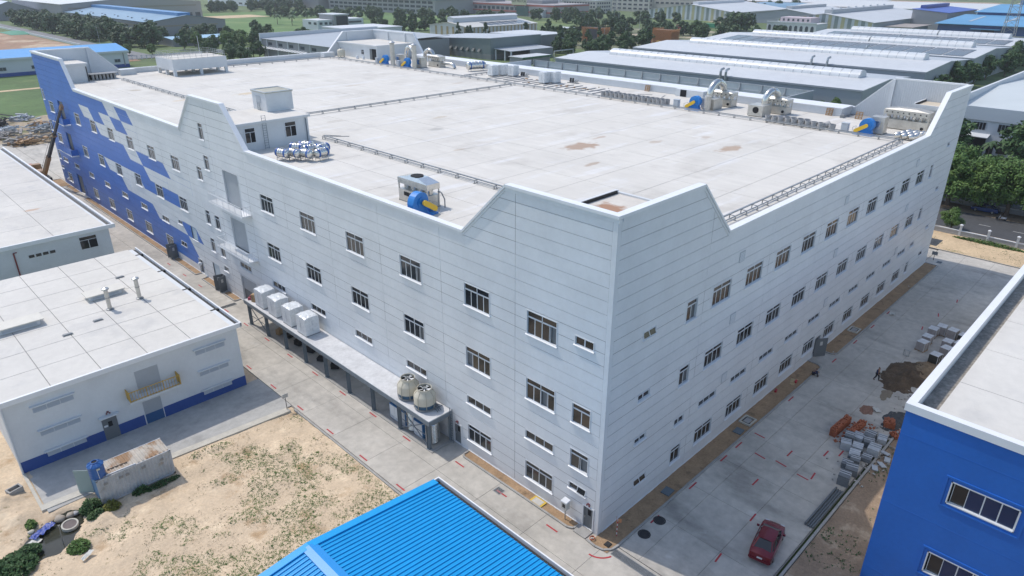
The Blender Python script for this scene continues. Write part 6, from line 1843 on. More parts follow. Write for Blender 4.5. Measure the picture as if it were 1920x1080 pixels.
ts = [(27.6, -9.9, .1, 1.1, .9, .55, 'pale paver stack at the back next to the bricks', 1), (26.9, -9.3, .2, 1.1, .8, .7, 'grey paver stack nearest the long brick stack', 0), (25.4, -9.5, .35, .9, .9, .8, 'pale upright paver pack at the left of the group', 1), (28.6, -10.6, 0, 1.2, .9, .6, 'dark paver stack behind the pale one', 0),
      (27.4, -10.9, .3, 1.1, .9, .6, 'grey paver stack in the middle with pale top', 0), (26.0, -10.4, .2, 1.0, .9, .5, 'grey paver stack left of the middle', 0), (26.4, -11.7, .1, 1.2, 1.0, .8, 'pale slotted paver pack in the middle right', 1), (24.7, -10.6, .2, 1.1, .9, .5, 'grey paver stack in front of the upright pack', 0),
      (25.0, -11.6, .1, 1.0, .8, .4, 'low grey paver stack near the kerb', 0), (23.8, -11.0, .25, 1.0, .8, .55, 'grey paver stack second from the near end', 0), (22.7, -10.7, .2, .9, .9, .55, 'grey paver stack with white pack beside it', 0), (22.2, -11.3, .25, 1.2, 1.0, .65, 'dark paver stack at the near end of the group', 0), (28.9, -11.6, .2, 1.1, .8, .5, 'pale paver stack at the far kerb side', 1)]
for a_ in ts: tile_stack(*a_)
tile_stack(20.3, -11.35, .15, 1.1, .9, 1.0, 'single brown block stack on the kerb side of the road', 0)
for (x, y, rz) in ((24.3, -12.6, .4), (25.2, -12.9, .9), (26.3, -13.0, .2), (27.2, -12.5, 1.4)):
    tag(single('broken_paver', MB().rbox(x, y, .03, .8, .5, .06, rz, R(6)), m_tilep, 'broken pale slab lying on the soil beyond the kerb', 'slab', loc=(x, y, .03)), None, None, 'broken slabs beyond the kerb')
for i in range(5):
    z = .06 + (i // 4)*.12; y = -11.2-.19*(i % 4)
    o = single('steel_tube', MB().tube([(12.9, y, z+.02), (19.0, y-.05, z+.02)], .08, 8), M('tube_dark', (.13, .15, .17), .4, .3), 'dark tube lying in the bundle along the kerb', 'tube', loc=(12.9, y, z), group='tubes in the bundle along the kerb')
# boxed tiles on pallets
m_carton = M('tile_carton', (.36, .33, .32), .8, n=(2, .15))
m_ctop = M('carton_top', (.58, .59, .60), .6, n=(2, .08))
m_foil = M('dark_foil', (.05, .05, .045), .4)
def tile_pallet(x, y, rz, h, lb, dark=False):
    t = thing('tile_pallet', lb, 'pallet', (x, y, 0), rz, group='pallets of boxed tiles on the side road')
    def pp(n_, mb, m): 
        o = put(n_, mb, m, t, loc=(0, 0, 0)); o.location = (0, 0, 0); return o
    pp('pallet_base', MB().box(-.6, .6, -.5, -.38, .0, .1).box(-.6, .6, .38, .5, 0, .1).box(-.6, .6, -.05, .05, 0, .1).box(-.6, .6, -.5, .5, .1, .13), m_wood)
    for i in range(2):
        for k_ in range(2):
            pp('carton', MB().box(-.58+i*.59, -.02+i*.59, -.48, .48, .13+k_*h/2, .13+(k_+1)*h/2-.015), m_foil if dark else m_carton)
    pp('top_sheet', MB().box(-.6, .6, -.5, .5, .13+h, .16+h), m_ctop)
    pp('strap', MB().box(-.03, .03, -.51, .51, .1, .17+h).box(-.61, .61, -.03, .03, .13+h, .172+h), M('strap_white', (.5, .5, .5), .5))
    for s in (-1, 1): pp('edge_batten', MB().box(s*.6-.03, s*.6+.03, -.52, -.48, .1, .15+h), m_alu)
tp = [(50.9, -8.5, 'nearest boxed tile pallet in the left row', 0), (53.0, -8.4, 'middle boxed tile pallet in the left row', 0), (55.6, -8.3, 'far boxed tile pallet in the left row', 0), (56.9, -8.9, 'second far boxed tile pallet in the left row', 0), (56.6, -10.2, 'far boxed tile pallet next to the right one', 0), (56.2, -11.5, 'dark foiled tile pallet at the far right', 1),
      (53.4, -10.5, 'flat topped tile pallet in the middle right', 0), (53.5, -11.7, 'tile pallet at the right beside the parapet', 0), (51.3, -10.9, 'tile pallet with striped side in the middle', 0), (51.0, -11.9, 'low tile pallet nearest the parapet', 0), (48.7, -10.5, 'black-sided tile pallet standing nearest the earth heap', 1)]
for (x, y, lb, dk) in tp: tile_pallet(x, y, R(random.uniform(-12, 4)), random.uniform(.85, 1.1), lb, dk)
# heaps of earth, sand, gravel
def heap(name, cx, cy, rx, ry, h, m, lb, cat, seed, rz=0):
    def zf(x, y):
        d = math.hypot((x-cx)/rx, (y-cy)/ry) + .28*fb(x, y, .7, seed)
        return -.03 + (max(0, 1-d*d))**1.3*h*(1+.5*fb(x, y, 1.6, seed+1)) if d < 1 else -.03
    return single(name, grid(cx-rx*1.3, cx+rx*1.3, cy-ry*1.3, cy+ry*1.3, 46, 40, zf), m, lb, cat, loc=(cx, cy, 0), smooth=True)
m_earth = M('wet_earth', (.105, .072, .045), .95, n=(.8, .3), n2=(5, .25), bump=(9, .8, .1))
heap('earth_heap', 43.2, -9.3, 4.2, 2.3, .75, m_earth, 'dark brown heap of dug earth on the side road', 'heap', 31)
heap('sand_heap', 45.9, -10.2, 2.8, 1.6, .55, M('damp_sand', (.23, .165, .10), .95, n=(.8, .2), n2=(5, .15), bump=(9, .6, .08)), 'tan sand heap behind the dark earth', 'heap', 35)
heap('gravel_heap', 33.4, -11.4, 2.4, 1.3, .25, M('gravel_dark', (.07, .075, .08), .95, n2=(9, .4), bump=(14, 1, .08)), 'flat patch of dark gravel beside the brick stacks', 'gravel', 38)
heap('mortar_spill', 37.6, -8.9, 2.1, .8, .06, M('mortar', (.22, .18, .13), .95, n2=(6, .2)), 'thin spill of wet mortar in front of the earth heap', 'spill', 41)
heap('brick_dust', 33.4, -8.6, 1.6, 1.0, .06, M('brick_dust', (.24, .13, .09), .95, n2=(5, .35)), 'reddish brick dust scattered on the concrete', 'dust', 44)
deb = MB(); rnd = random.Random(5)
for i in range(260):
    x, y = rnd.uniform(20, 50), -12.1 + abs(rnd.gauss(0, 1.2))*rnd.choice((1, 1, -.6))
    deb.rbox(x, y, .0, rnd.uniform(.06, .3), rnd.uniform(.05, .2), rnd.uniform(.03, .12), rnd.uniform(0, 3), rnd.uniform(-.3, .3))
stuff('site_debris', deb, M('debris', (.36, .34, .31), .9, n2=(2, .6)), 'scattered grey building debris along the road edge', 'debris')
for (x, y, lb) in ((33.3, -1.2, 'red fire bottle lying in the soil near the sitting person'), (30.0, -.5, 'dark red roll lying against the wall foot')):
    single('red_cylinder', MB().tube([(x-.3, y, .16), (x+.15, y+.1, .16)], .13, 12).tube([(x+.15, y+.1, .16), (x+.3, y+.13, .16)], .05, 8), m_red, lb, 'bottle', loc=(x, y, .1))
single('timber_board', MB().rbox(33.0, -.9, .08, 1.4, .5, .05, .3).rbox(33.2, -1.0, .14, 1.2, .2, .05, -.2), M('fresh_timber', (.45, .33, .18), .8), 'pale boards lying on the soil bed by the red bottle', 'boards', loc=(33, -.9, .08))
t = thing('folding_frame', 'small grey metal frame standing beside the tile pallets', 'frame', (48.2, -7.6, 0))
put('frame', MB().beam((48, -7.4, 0), (48, -7.4, .8), .05).beam((48, -8.0, 0), (48, -8.0, .8), .05).beam((48, -7.4, .8), (48, -8.0, .8), .05).beam((48, -7.4, .1), (48, -8.0, .1), .05), m_galv, t)
put('brace', MB().beam((48, -7.4, .8), (48.5, -7.5, 0), .04).beam((48, -8.0, .8), (48.5, -7.9, 0), .04), m_galv, t)
crumple('paper_bag', 58.4, -2.7, .01, .9, .6, .25, .3, MATS['sheet_white'], 'white bag lying by the kerb of the far soil bed', 'bag', 21, 3)
crumple('cement_bag', 33.9, -9.4, .02, .8, .6, .2, .8, MATS['sheet_white'], 'white cement bag on the brick dust', 'bag', 23, 3)
# small sign at the far end of the side road
t = thing('road_sign', 'small grey sign at the far road corner', 'sign', (83.0, -.6, 0))
put('pole', MB().tube([(83.0, -.6, 0), (83.0, -.6, 1.3)], .04, 6), m_rubber, t)
put('plate', MB().box(82.96, 83.0, -1.0, -.2, .9, 1.45), m_rail, t)
grate(82.2, 83.2, -1.9, -1.2, 4, 'x', 'small grate at the far road corner')

# ================================================================ street side walls on the right
def low_wall(x, y0, y1, lb, name='boundary_wall', hp=1.75, hw=.75, pitch=4.15, start=-8.45, m=m_whitew):
    t = thing(name, lb, 'wall', (x, (y0+y1)/2, 0))
    put('wall_base', MB().box(x-.1, x+.1, y0, y1, -.3, hw), M('wall_grey', (.40, .41, .41), .8, n=(.6, .12)), t)
    put('wall_cap', MB().box(x-.16, x+.16, y0, y1, hw, hw+.1), m_whitew, t)
    y = start
    while y > y0: y -= pitch
    while y < y1-.1:
        if y > y0:
            p = put('post', MB().box(x-.17, x+.17, y-.17, y+.17, -.3, hp), m_whitew, t)
            put('post_cap', MB().box(x-.24, x+.24, y-.24, y+.24, hp, hp+.1).hexa([(x-.2, y-.2, hp+.1), (x+.2, y-.2, hp+.1), (x+.2, y+.2, hp+.1), (x-.2, y+.2, hp+.1)], [(x-.06, y-.06, hp+.24), (x+.06, y-.06, hp+.24), (x+.06, y+.06, hp+.24), (x-.06, y+.06, hp+.24)]), m_coping, p)
        y += pitch
low_wall(98.65, -40, 42, 'low white boundary wall with capped posts between sand and street')
low_wall(118.8, -40, 42, 'low shaded boundary wall behind the street trees', hp=1.6, hw=.8, pitch=5.2, start=-3.0)
single('gravel_heap', grid(90.2, 94, 1.0, 4.0, 16, 14, lambda x, y: -.02 + .35*max(0, 1-((x-92)/1.7)**2-((y-2.4)/1.3)**2)*(1+.3*fb(x, y, 2, 3))), MATS['gravel_dark'], 'dark gravel heap at the far edge of the sand strip', 'gravel', loc=(92, 2.4, 0), smooth=True)
# ================================================================ surrounding industrial estate
m_gwall = M('sheet_wall_grey', (.33, .355, .385), .6, n=(.05, .06), wave=('Y', 2.2, .10, 0))
m_gwallx = M('sheet_wall_grey_x', (.33, .355, .385), .6, n=(.05, .06), wave=('X', 2.2, .10, 0))
m_groof = M('sheet_roof_pale', (.56, .57, .575), .5, n=(.06, .06), n2=(.5, .05), wave=('Y', .55, .035, 0))
m_groof2 = M('sheet_roof_grey', (.43, .455, .48), .5, n=(.06, .06), n2=(.5, .05), wave=('Y', .55, .03, 0))
m_barrel = M('monitor_sheet', (.62, .64, .65), .35, n=(.3, .08), wave=('Y', .8, .08, 0))
m_solar = M('solar_panel', (.055, .06, .075), .25, n=(.2, .1))
m_lblue = M('far_roof_blue', (.15, .27, .38), .5, n=(.03, .1), n2=(.3, .06))
m_sky = M('bright_roof_blue', (.06, .30, .62), .45, n=(.05, .08))
m_dblue = M('far_wall_blue', (.02, .075, .22), .6, n=(.1, .1))
m_fgrey = M('far_wall_warmgrey', (.27, .27, .28), .7, n=(.05, .06))
m_fwhite = M('far_wall_white', (.58, .60, .62), .7, n=(.05, .06))
m_cream2 = M('far_wall_cream', (.50, .47, .41), .7, n=(.05, .06))
m_fglass = M('far_glass', (.06, .075, .09), .2)

def gable(name, label, x0, x1, y0, y1, e, r, axis, mw, mr, mr2=None, mwx=None, over=.5, pos=None):
    """Gabled hall; ridge along axis. Parts: side walls, gable walls, two roof slopes."""
    t = thing(name, label, 'building', ((x0+x1)/2, (y0+y1)/2, 0))
    mwx = mwx or mw
    if axis == 'y':
        xm = pos if pos is not None else (x0+x1)/2
        put('side_wall', MB().poly([(x0, y0, -.4), (x0, y0, e), (x0, y1, e), (x0, y1, -.4)]), mw, t)
        put('side_wall', MB().poly([(x1, y0, -.4), (x1, y1, -.4), (x1, y1, e), (x1, y0, e)]), mw, t)
        for y in (y0, y1): put('gable_wall', MB().poly([(x0, y, -.4), (x1, y, -.4), (x1, y, e), (xm, y, r), (x0, y, e)]), mwx, t)
        put('roof_slope', MB().hexa([(x0-over, y0-over, e-.02), (xm, y0-over, r-.0), (xm, y1+over, r-.0), (x0-over, y1+over, e-.02)], [(x0-over, y0-over, e+.2), (xm, y0-over, r+.22), (xm, y1+over, r+.22), (x0-over, y1+over, e+.2)]), mr, t)
        put('roof_slope', MB().hexa([(xm, y0-over, r-.0), (x1+over, y0-over, e-.02), (x1+over, y1+over, e-.02), (xm, y1+over, r-.0)], [(xm, y0-over, r+.22), (x1+over, y0-over, e+.2), (x1+over, y1+over, e+.2), (xm, y1+over, r+.22)]), mr2 or mr, t)
    else:
        ym = pos if pos is not None else (y0+y1)/2
        put('side_wall', MB().poly([(x0, y0, -.4), (x1, y0, -.4), (x1, y0, e), (x0, y0, e)]), mw, t)
        put('side_wall', MB().poly([(x0, y1, -.4), (x0, y1, e), (x1, y1, e), (x1, y1, -.4)]), mw, t)
        for x in (x0, x1): put('gable_wall', MB().poly([(x, y0, -.4), (x, y0, e), (x, ym, r), (x, y1, e), (x, y1, -.4)]), mwx, t)
        put('roof_slope', MB().hexa([(x0-over, y0-over, e-.02), (x1+over, y0-over, e-.02), (x1+over, ym, r), (x0-over, ym, r)], [(x0-over, y0-over, e+.2), (x1+over, y0-over, e+.2), (x1+over, ym, r+.22), (x0-over, ym, r+.22)]), mr, t)
        put('roof_slope', MB().hexa([(x0-over, ym, r), (x1+over, ym, r), (x1+over, y1+over, e-.02), (x0-over, y1+over, e-.02)], [(x0-over, ym, r+.22), (x1+over, ym, r+.22), (x1+over, y1+over, e+.2), (x0-over, y1+over, e+.2)]), mr2 or mr, t)
    return t
def wbox(par, face, pos, a0, a1, z0, z1, m, name='window', d=.12):
    """Thin framed box on a far wall facing -x or -y."""
    mb = MB()
    if face == 'x': mb.box(pos-d, pos+.02, a0, a1, z0, z1)
    else: mb.box(a0, a1, pos-d, pos+.02, z0, z1)
    return put(name, mb, m, par)

# ---- four long grey halls with barrel ridge monitors
halls = [(195.5, 238.5, 53, 179, 8.0, 9.2, 'nearest long grey hall with silver barrel monitor behind the factory'), (243.8, 299, 50, 174, 9.4, 10.9, 'second long grey hall with silver barrel monitor'),
         (305, 368, 50, 176, 9.4, 11.1, 'third long grey hall with dark solar strip below its monitor'), (374, 432, 50, 150, 9.4, 10.9, 'fourth long grey hall with solar strip and small pipes')]
for i, (x0, x1, y0, y1, e, r, lb) in enumerate(halls):
    t = gable('grey_hall', lb, x0, x1, y0, y1, e, r, 'y', m_gwall, m_groof, m_groof2, m_gwallx, .15)
    xm = (x0+x1)/2
    my0, my1 = y0+8, y1-14
    n = 14; pts = []
    rad = 1.75
    for k in range(n+1):
        a = math.pi*k/n
        pts.append((xm - 3.2*math.cos(a), r - .1 + 2.5*math.sin(a)))
    if i < 2:      # monitor cut into lengths
        cuts = [my0, my1]
    else: cuts = [my0, my0+(my1-my0)*.42, my1]
    for a, b in zip(cuts[:-1], cuts[1:]):
        put('ridge_monitor', MB().extr([(x, a+.3, z) for x, z in pts], (0, b-a-.6, 0)), m_barrel, t, smooth=True, angle=40)
    nb = int((my1-my0)/3.2)
    hp = MB()
    for k in range(nb):
        y = my0+.5+k*3.2
        for (p, q) in zip(pts[:-1], pts[1:]): hp.beam((p[0], y, p[1]+.04), (q[0], y, q[1]+.04), .16, .08)
    put('monitor_hoops', hp, m_galv, t, kind='stuff')
    put('eave_trim', MB().box(x0-.32, x0-.15, y0, y1, e-.35, e+.2), m_gwall, t)
    if i >= 2:
        ns = int((y1-y0-10)/8.0)
        for k in range(ns):
            ya = y0+5+k*8.0
            def rz_(x): return e+.25+(r-e)*(x-x0)/(xm-x0)
            xa, xb = x0+2.5, xm-9
            put('solar_panel', MB().hexa([(xa, ya, rz_(xa)), (xb, ya, rz_(xb)), (xb, ya+7.3, rz_(xb)), (xa, ya+7.3, rz_(xa))], [(xa, ya, rz_(xa)+.12), (xb, ya, rz_(xb)+.12), (xb, ya+7.3, rz_(xb)+.12), (xa, ya+7.3, rz_(xa)+.12)]), m_solar, t)
    # roof cowls
    for y in ((99, 101) if i == 0 else (90, 84) if i == 1 else (118, 92) if i == 2 else (101,)):
        if i == 0: y = y - 0
        zb = e
        put('vent_cowl', MB().tube([(x0-.9, y, zb-3), (x0-.9, y, zb+1.6), (x0-.7, y, zb+2.2), (x0+.3, y-.4, zb+2.6)], .45, 10), m_galv, t)
# screen wall building between factory and halls
t = thing('screen_wall_yard', 'flat building with tall pale sheet screen wall behind the factory', 'building', (160, 120, 0))
put('side_return', MB().box(150, 183.5, 181.6, 182, -.4, 8.0), m_fwhite, t)
put('side_return', MB().box(150, 186.5, 64.2, 64.6, -.4, 8.0), m_gwallx, t)
put('flat_roof', MB().box(150, 184.5, 64.6, 181.6, 3.6, 4.0), m_groof2, t)
put('screen_sheet', MB().box(184.9, 185.1, 64.6, 181.6, 3.9, 8.0), M('screen_pale', (.40, .44, .43), .6, n=(.2, .08), wave=('Y', .6, .06, 0)), t)
n = 15
for i in range(n+1):
    y = 64.9+(181.2-64.9)*i/n
    put('screen_post', MB().box(184.5, 184.88, y-.2, y+.2, 3.9, 8.0), m_galv, t)
    if i % 1 == 0: put('screen_brace', MB().beam((184.6, y, 6.4), (182.6, y+1.2, 4.0), .14), m_galv, t)
for z in (6.0, 7.9): put('screen_rail', MB().box(184.72, 184.89, 64.6, 181.6, z-.1, z+.1), m_alug if z < 7 else m_galv, t)

# ---- white hall at the right with forecourt
t = thing('white_factory_hall', 'white two-storey hall with ribbed fascia and dark gateway beyond the street trees', 'building', (200, -10, 0))
put('wall', MB().box(167, 235, -60, 19.6, -.3, 8.3), m_fwhite, t)
put('ribbed_fascia', MB().box(166.6, 167.0, -60, 19.8, 8.3, 11.4), M('fascia_rib', (.50, .54, .575), .5, wave=('Y', 1.7, .16, 0)), t)
put('roof', MB().hexa([(167, -60, 11.2), (200, -60, 12.6), (200, 19.6, 12.6), (167, 19.6, 11.2)], [(167, -60, 11.4), (200, -60, 12.8), (200, 19.6, 12.8), (167, 19.6, 11.4)]).hexa([(200, -60, 12.6), (235, -60, 11.2), (235, 19.6, 11.2), (200, 19.6, 12.6)], [(200, -60, 12.8), (235, -60, 11.4), (235, 19.6, 11.4), (200, 19.6, 12.8)]), M('roof_palegreen', (.55, .58, .57), .5, n=(.1, .05), wave=('Y', .8, .03, 0)), t)
put('side_parapet', MB().box(166.7, 235, 19.6, 20.2, 8.0, 13.6).box(234.6, 235.2, -60, 19.6, 8, 13.6), m_fwhite, t)
put('ridge_vent', MB().extr([(196, -30, 12.5), (204, -30, 12.5), (204, -30, 13.8), (200, -30, 14.7), (196, -30, 13.8)], (0, 32, 0)), m_fwhite, t)
for (a, b) in ((13.4, 16.1), (8.0, 10.8), (2, 4.8)):
    o = wbox(t, 'x', 167, a, b, 6.05, 7.75, m_dark)
    for k in range(5): put('bar', MB().box(166.84, 166.88, a+(b-a)*k/4-.04, a+(b-a)*k/4+.04, 6.05, 7.75), m_alug, o)
put('gateway', MB().box(166.9, 167.05, 12.6, 15.9, -.1, 4.4), m_dark, t)
put('awning', MB().hexa([(164.8, 12.0, 4.5), (167, 12.0, 5.0), (167, 16.6, 5.0), (164.8, 16.6, 4.5)], [(164.8, 12.0, 4.65), (167, 12.0, 5.2), (167, 16.6, 5.2), (164.8, 16.6, 4.65)]), m_fwhite, t)
for (a, b, c, d) in ((10.6, 12.0, 0, 2.6), (7.6, 9.9, .9, 3.2), (1.6, 4.0, .9, 3.2)): wbox(t, 'x', 167, a, b, c, d, m_dark, 'door' if c == 0 else 'window')
put('hedge_kerb', MB().box(164.6, 164.8, -8, 9.8, -.2, .2), m_kerbpale, t)

# ---- left: white building with blue roof, far blue hall, pale hall
t = gable('blue_roof_hall', 'long white hall with sky blue roof beyond the grass lot', -60, 81, 349.5, 380.5, 7.0, 9.2, 'x', m_fwhite, m_sky, None, m_fwhite, .6)
put('plinth', MB().box(-60, 81.05, 349.4, 349.5, -.4, 1.1).box(81, 81.08, 349.4, 380.5, -.4, 1.1), m_baseblue, t)
put('eave_band', MB().box(-60.5, 81.7, 348.7, 348.9, 6.3, 7.2), m_fwhite, t)
for x in (30, 42, 54, 66, 76):
    o = wbox(t, 'y', 349.5, x-1.4, x+1.4, 2.0, 3.6, m_alug)
    put('pane', MB().box(x-1.2, x-.05, 349.34, 349.37, 2.15, 3.45).box(x+.05, x+1.2, 349.34, 349.37, 2.15, 3.45), m_fglass, o)
put('downpipe', MB().tube([(79.0, 349.3, 6.5), (79.0, 349.3, .5)], .2, 6), m_rail, t)
t = gable('far_blue_hall', 'grey hall with weathered blue roof and blue ridge box at upper left', 151, 206, 519, 790, 8.9, 12.8, 'y', m_fgrey, m_lblue, m_lblue, m_fgrey, .8)
put('ridge_box', MB().box(173.5, 182.5, 523, 786, 12.3, 14.4), M('ridge_blue_far', (.06, .22, .45), .5), t)
put('louvre_band', MB().box(156, 200, 518.85, 519.0, 5.6, 6.7).box(150.85, 151, 530, 760, 5.6, 6.7), M('band_tan', (.30, .26, .20), .7), t)
for (a, b) in ((188, 194), (199.5, 203.5)): wbox(t, 'y', 519, a, b, 0, 3.2, m_dark, 'gate')
for k in range(16): put('roof_ventilator', MB().cyl(156+2.4*(k % 2), 535+k*15, 9.4, 10.6, .7, 8), m_rail, t)
t = gable('blue_leanto', 'low light blue canopy in front of the far blue hall', 134, 178, 434, 458, 3.6, 4.4, 'x', m_fgrey, M('canopy_paleblue', (.28, .46, .60), .5), None, m_fgrey, .4)
t = gable('pale_hall', 'large pale hall behind the far blue hall', 150, 273, 720, 900, 15.0, 19.5, 'y', m_fgrey, M('roof_white_far', (.60, .62, .60), .6), None, M('far_wall_beige', (.36, .34, .32), .7), 1.0)
put('louvre_band', MB().box(155, 268, 719.8, 720, 11, 12.2), MATS['band_tan'], t)
for k in range(4): wbox(t, 'y', 720, 242+k*8, 247+k*8, 0, 5, m_fglass, 'gate')
gable('striped_roof_hall', 'hall with white and blue striped roof at the upper left edge', 104, 150, 800, 1000, 8, 16, 'y', m_fgrey, M('striped_roof', (.52, .58, .66), .5, wave=('Y', .12, .25, 0)), None, m_fgrey, .6)

# ---- grey hall behind the far left roof edge
t = thing('grey_window_hall', 'grey hall with low roof, side windows and white awnings behind the far parapet', 'building', (190, 310, 0))
put('wall', MB().box(147, 220, 277, 344, -.4, 8.9), m_fgrey, t)
put('roof', MB().hexa([(146.4, 276.5, 8.9), (220, 276.5, 10.2), (220, 344.2, 10.2), (146.4, 344.2, 8.9)], [(146.4, 276.5, 9.1), (220, 276.5, 10.4), (220, 344.2, 10.4), (146.4, 344.2, 9.1)]), M('roof_bluegrey', (.36, .385, .41), .5, n=(.03, .06), wave=('Y', .35, .03, 0)), t)
put('white_parapet', MB().box(146, 221, 344.2, 345, 6, 11.6), m_fwhite, t)
for k in range(5):
    y = 338-k*11
    wbox(t, 'x', 147, y-4.4, y-.6, 6.2, 7.6, m_fglass)
    put('wall_post', MB().box(146.6, 147, y+.6, y+1.0, -.3, 8.9), m_fwhite, t)
for k in range(17):
    y = 342-k*2.7
    put('awning', MB().hexa([(144.6, y-.9, 4.5), (147, y-.9, 5.2), (147, y+.9, 5.2), (144.6, y+.9, 4.5)], [(144.6, y-.9, 4.6), (147, y-.9, 5.35), (147, y+.9, 5.35), (144.6, y+.9, 4.6)]), m_fwhite, t)
t = thing('white_block', 'low white block behind the far raised roof corner', 'building', (243, 395, 0))
put('wall', MB().box(224, 264, 378, 412, -.4, 7.6), m_fwhite, t)
put('roof_rim', MB().box(223.6, 264.4, 377.6, 412.4, 7.6, 8.2), m_fwhite, t)
t = thing('green_sheet_hall', 'dark green sheet hall with row of wall hoods', 'building', (245, 280, 0))
gw = M('sheet_green', (.15, .185, .185), .6, n=(.06, .08), wave=('Y', .9, .10, 0))
put('wall', MB().poly([(224, 249, -.4), (224, 249, 10.1), (224, 310, 7.2), (224, 310, -.4)]).poly([(224, 249, -.4), (262, 249, -.4), (262, 249, 10.1), (224, 249, 10.1)]).poly([(262, 249, -.4), (262, 310, -.4), (262, 310, 7.2), (262, 249, 10.1)]), gw, t)
put('plinth', MB().box(223.8, 224, 249, 310, -.4, 2.2).box(223.8, 262, 248.8, 249, -.4, 2.2), m_rail, t)
put('roof', MB().hexa([(223.6, 248.6, 10.1), (262.4, 248.6, 10.1), (262.4, 310.4, 7.2), (223.6, 310.4, 7.2)], [(223.6, 248.6, 10.35), (262.4, 248.6, 10.35), (262.4, 310.4, 7.45), (223.6, 310.4, 7.45)]), m_groof2, t)
for k in range(9):
    y = 257+k*4.6
    put('wall_hood', MB().hexa([(222.4, y-.8, 3.2), (224, y-.8, 3.2), (224, y+.8, 3.2), (222.4, y+.8, 3.2)], [(223.6, y-.8, 4.6), (224, y-.8, 4.6), (224, y+.8, 4.6), (223.6, y+.8, 4.6)]), M('hood_dark', (.07, .085, .085), .6), t)
t = thing('grey_annex', 'pale grey annex behind the green sheet hall', 'building', (277, 274, 0))
put('wall', MB().box(263, 292, 256, 290, -.4, 8.6), m_fgrey, t)
put('roof', MB().box(262.6, 292.4, 255.6, 290.4, 8.6, 9.0), m_groof, t)
t = thing('open_shed', 'open shed with grey roof on white columns beside the green hall', 'shed', (245, 242, 0))
put('roof', MB().hexa([(226, 236, 4.4), (258, 236, 4.4), (258, 248.6, 5.0), (226, 248.6, 5.0)], [(226, 236, 4.6), (258, 236, 4.6), (258, 248.6, 5.2), (226, 248.6, 5.2)]), m_groof2, t)
for (x, y) in ((226.6, 247.8), (226.6, 241), (226.6, 236.6), (257, 236.6)): put('column', MB().box(x-.3, x+.3, y-.3, y+.3, -.4, 4.5), m_fwhite, t)
put('back_wall', MB().box(240, 258, 236.2, 236.5, -.4, 4.3).box(257.5, 258, 236.5, 248, -.4, 4.3), m_fgrey, t)
t = thing('site_cabin', 'long grey cabin with green edged roof beyond the rear wall', 'cabin', (230, 228, 0))
put('wall', MB().box(221, 241, 223, 232, -.4, 2.7), m_fgrey, t)
put('roof', MB().box(220.5, 241.5, 222.5, 232.5, 2.7, 3.0), m_groof, t)
put('green_fascia', MB().box(220.4, 241.6, 222.2, 222.5, 2.2, 3.0), M('fascia_green', (.03, .12, .06), .6), t)
put('pipe_frame', MB().tube([(243, 222, 0), (243, 222, 4.5), (258, 222, 4.5), (258, 222, 0)], .25, 6), m_galv, t)
single('white_tank_block', MB().box(246, 256, 214, 216, -.4, 3.2).cyl(247, 212, -.4, 3.4, 1.2, 12).cyl(250, 212, -.4, 3.4, 1.2, 12), m_fwhite, 'white tanks and wall beside the site cabin', 'tanks', loc=(250, 214, 0))

# ---- yellow striped hall with solar roof
t = gable('striped_hall', 'white hall with ochre striped walls and solar panels on its roof', 287, 353, 337, 377, 8.0, 10.6, 'x', M('stripe_wall', (.56, .55, .53), .7), M('roof_warmwhite', (.56, .55, .51), .55, wave=('X', .12, .05, 0)), None, MATS['stripe_wall'], .6)
put('ridge_monitor', MB().box(289, 350, 354, 360, 10.3, 13.2).extr([(288.5, 353.5, 13.2), (288.5, 360.5, 13.2), (288.5, 357, 14.2)], (62, 0, 0)), m_fwhite, t)
for k in range(19): put('stripe', MB().box(288.5+k*3.45, 289.7+k*3.45, 336.9, 337, 0, 7.7), M('stripe_ochre', (.38, .29, .16), .7), t)
for k in range(6): put('stripe', MB().box(286.9, 287, 339+k*6, 341+k*6, 0, 8.0), MATS['stripe_ochre'], t)
for k in range(6):
    xa = 308+k*7
    put('solar_panel', MB().hexa([(xa, 338.5, 8.35), (xa+6, 338.5, 8.35), (xa+6, 349, 9.75), (xa, 349, 9.75)], [(xa, 338.5, 8.5), (xa+6, 338.5, 8.5), (xa+6, 349, 9.9), (xa, 349, 9.9)]), m_solar, t)
put('canopy', MB().box(328, 341, 333.5, 337, 4.0, 4.4), m_fwhite, t)
wbox(t, 'y', 337, 329, 340, 0, 4, m_dark, 'gate')

# ---- office and far buildings
t = thing('modern_office', 'small white office with dark glass tower beside the palms', 'building', (287, 497, 0))
put('wing', MB().box(266, 284, 489, 512, -.4, 7.0), m_fwhite, t)
put('wing', MB().box(292, 310, 492, 512, -.4, 7.0), m_fwhite, t)
put('tower', MB().box(279, 292, 486, 508, -.4, 10.4), m_fgrey, t)
put('tower_glass', MB().box(281, 291, 485.6, 486, .2, 9.6), M('glass_navy', (.02, .03, .045), .2), t)
put('roof_rim', MB().box(278.4, 292.6, 485.4, 508.6, 10.4, 11), m_fwhite, t)
for (a, b) in ((267.5, 270), (272, 274.5), (276, 278.5)): wbox(t, 'y', 489, a, b, 3.6, 5.4, m_fglass)
wbox(t, 'x', 266, 491, 495, 3.6, 5.4, m_fglass); wbox(t, 'x', 266, 499, 503, 3.6, 5.4, m_fglass)
wbox(t, 'y', 492, 294, 308, 3.8, 5.2, m_fglass)
t = thing('long_factory_block', 'long grey three-storey factory with window bands beyond the meadow', 'building', (490, 690, 0))
put('wall', MB().box(466, 520, 590, 800, -.4, 14.5), M('far_wall_slate', (.33, .33, .33), .7), t)
put('roof', MB().box(464, 522, 588, 802, 14.5, 15.2), m_lblue, t)
for r_ in range(3):
    for k in range(20): wbox(t, 'x', 466, 594+k*10.2, 601.5+k*10.2, 2+r_*4.3, 4.4+r_*4.3, m_fglass, 'window', .25)
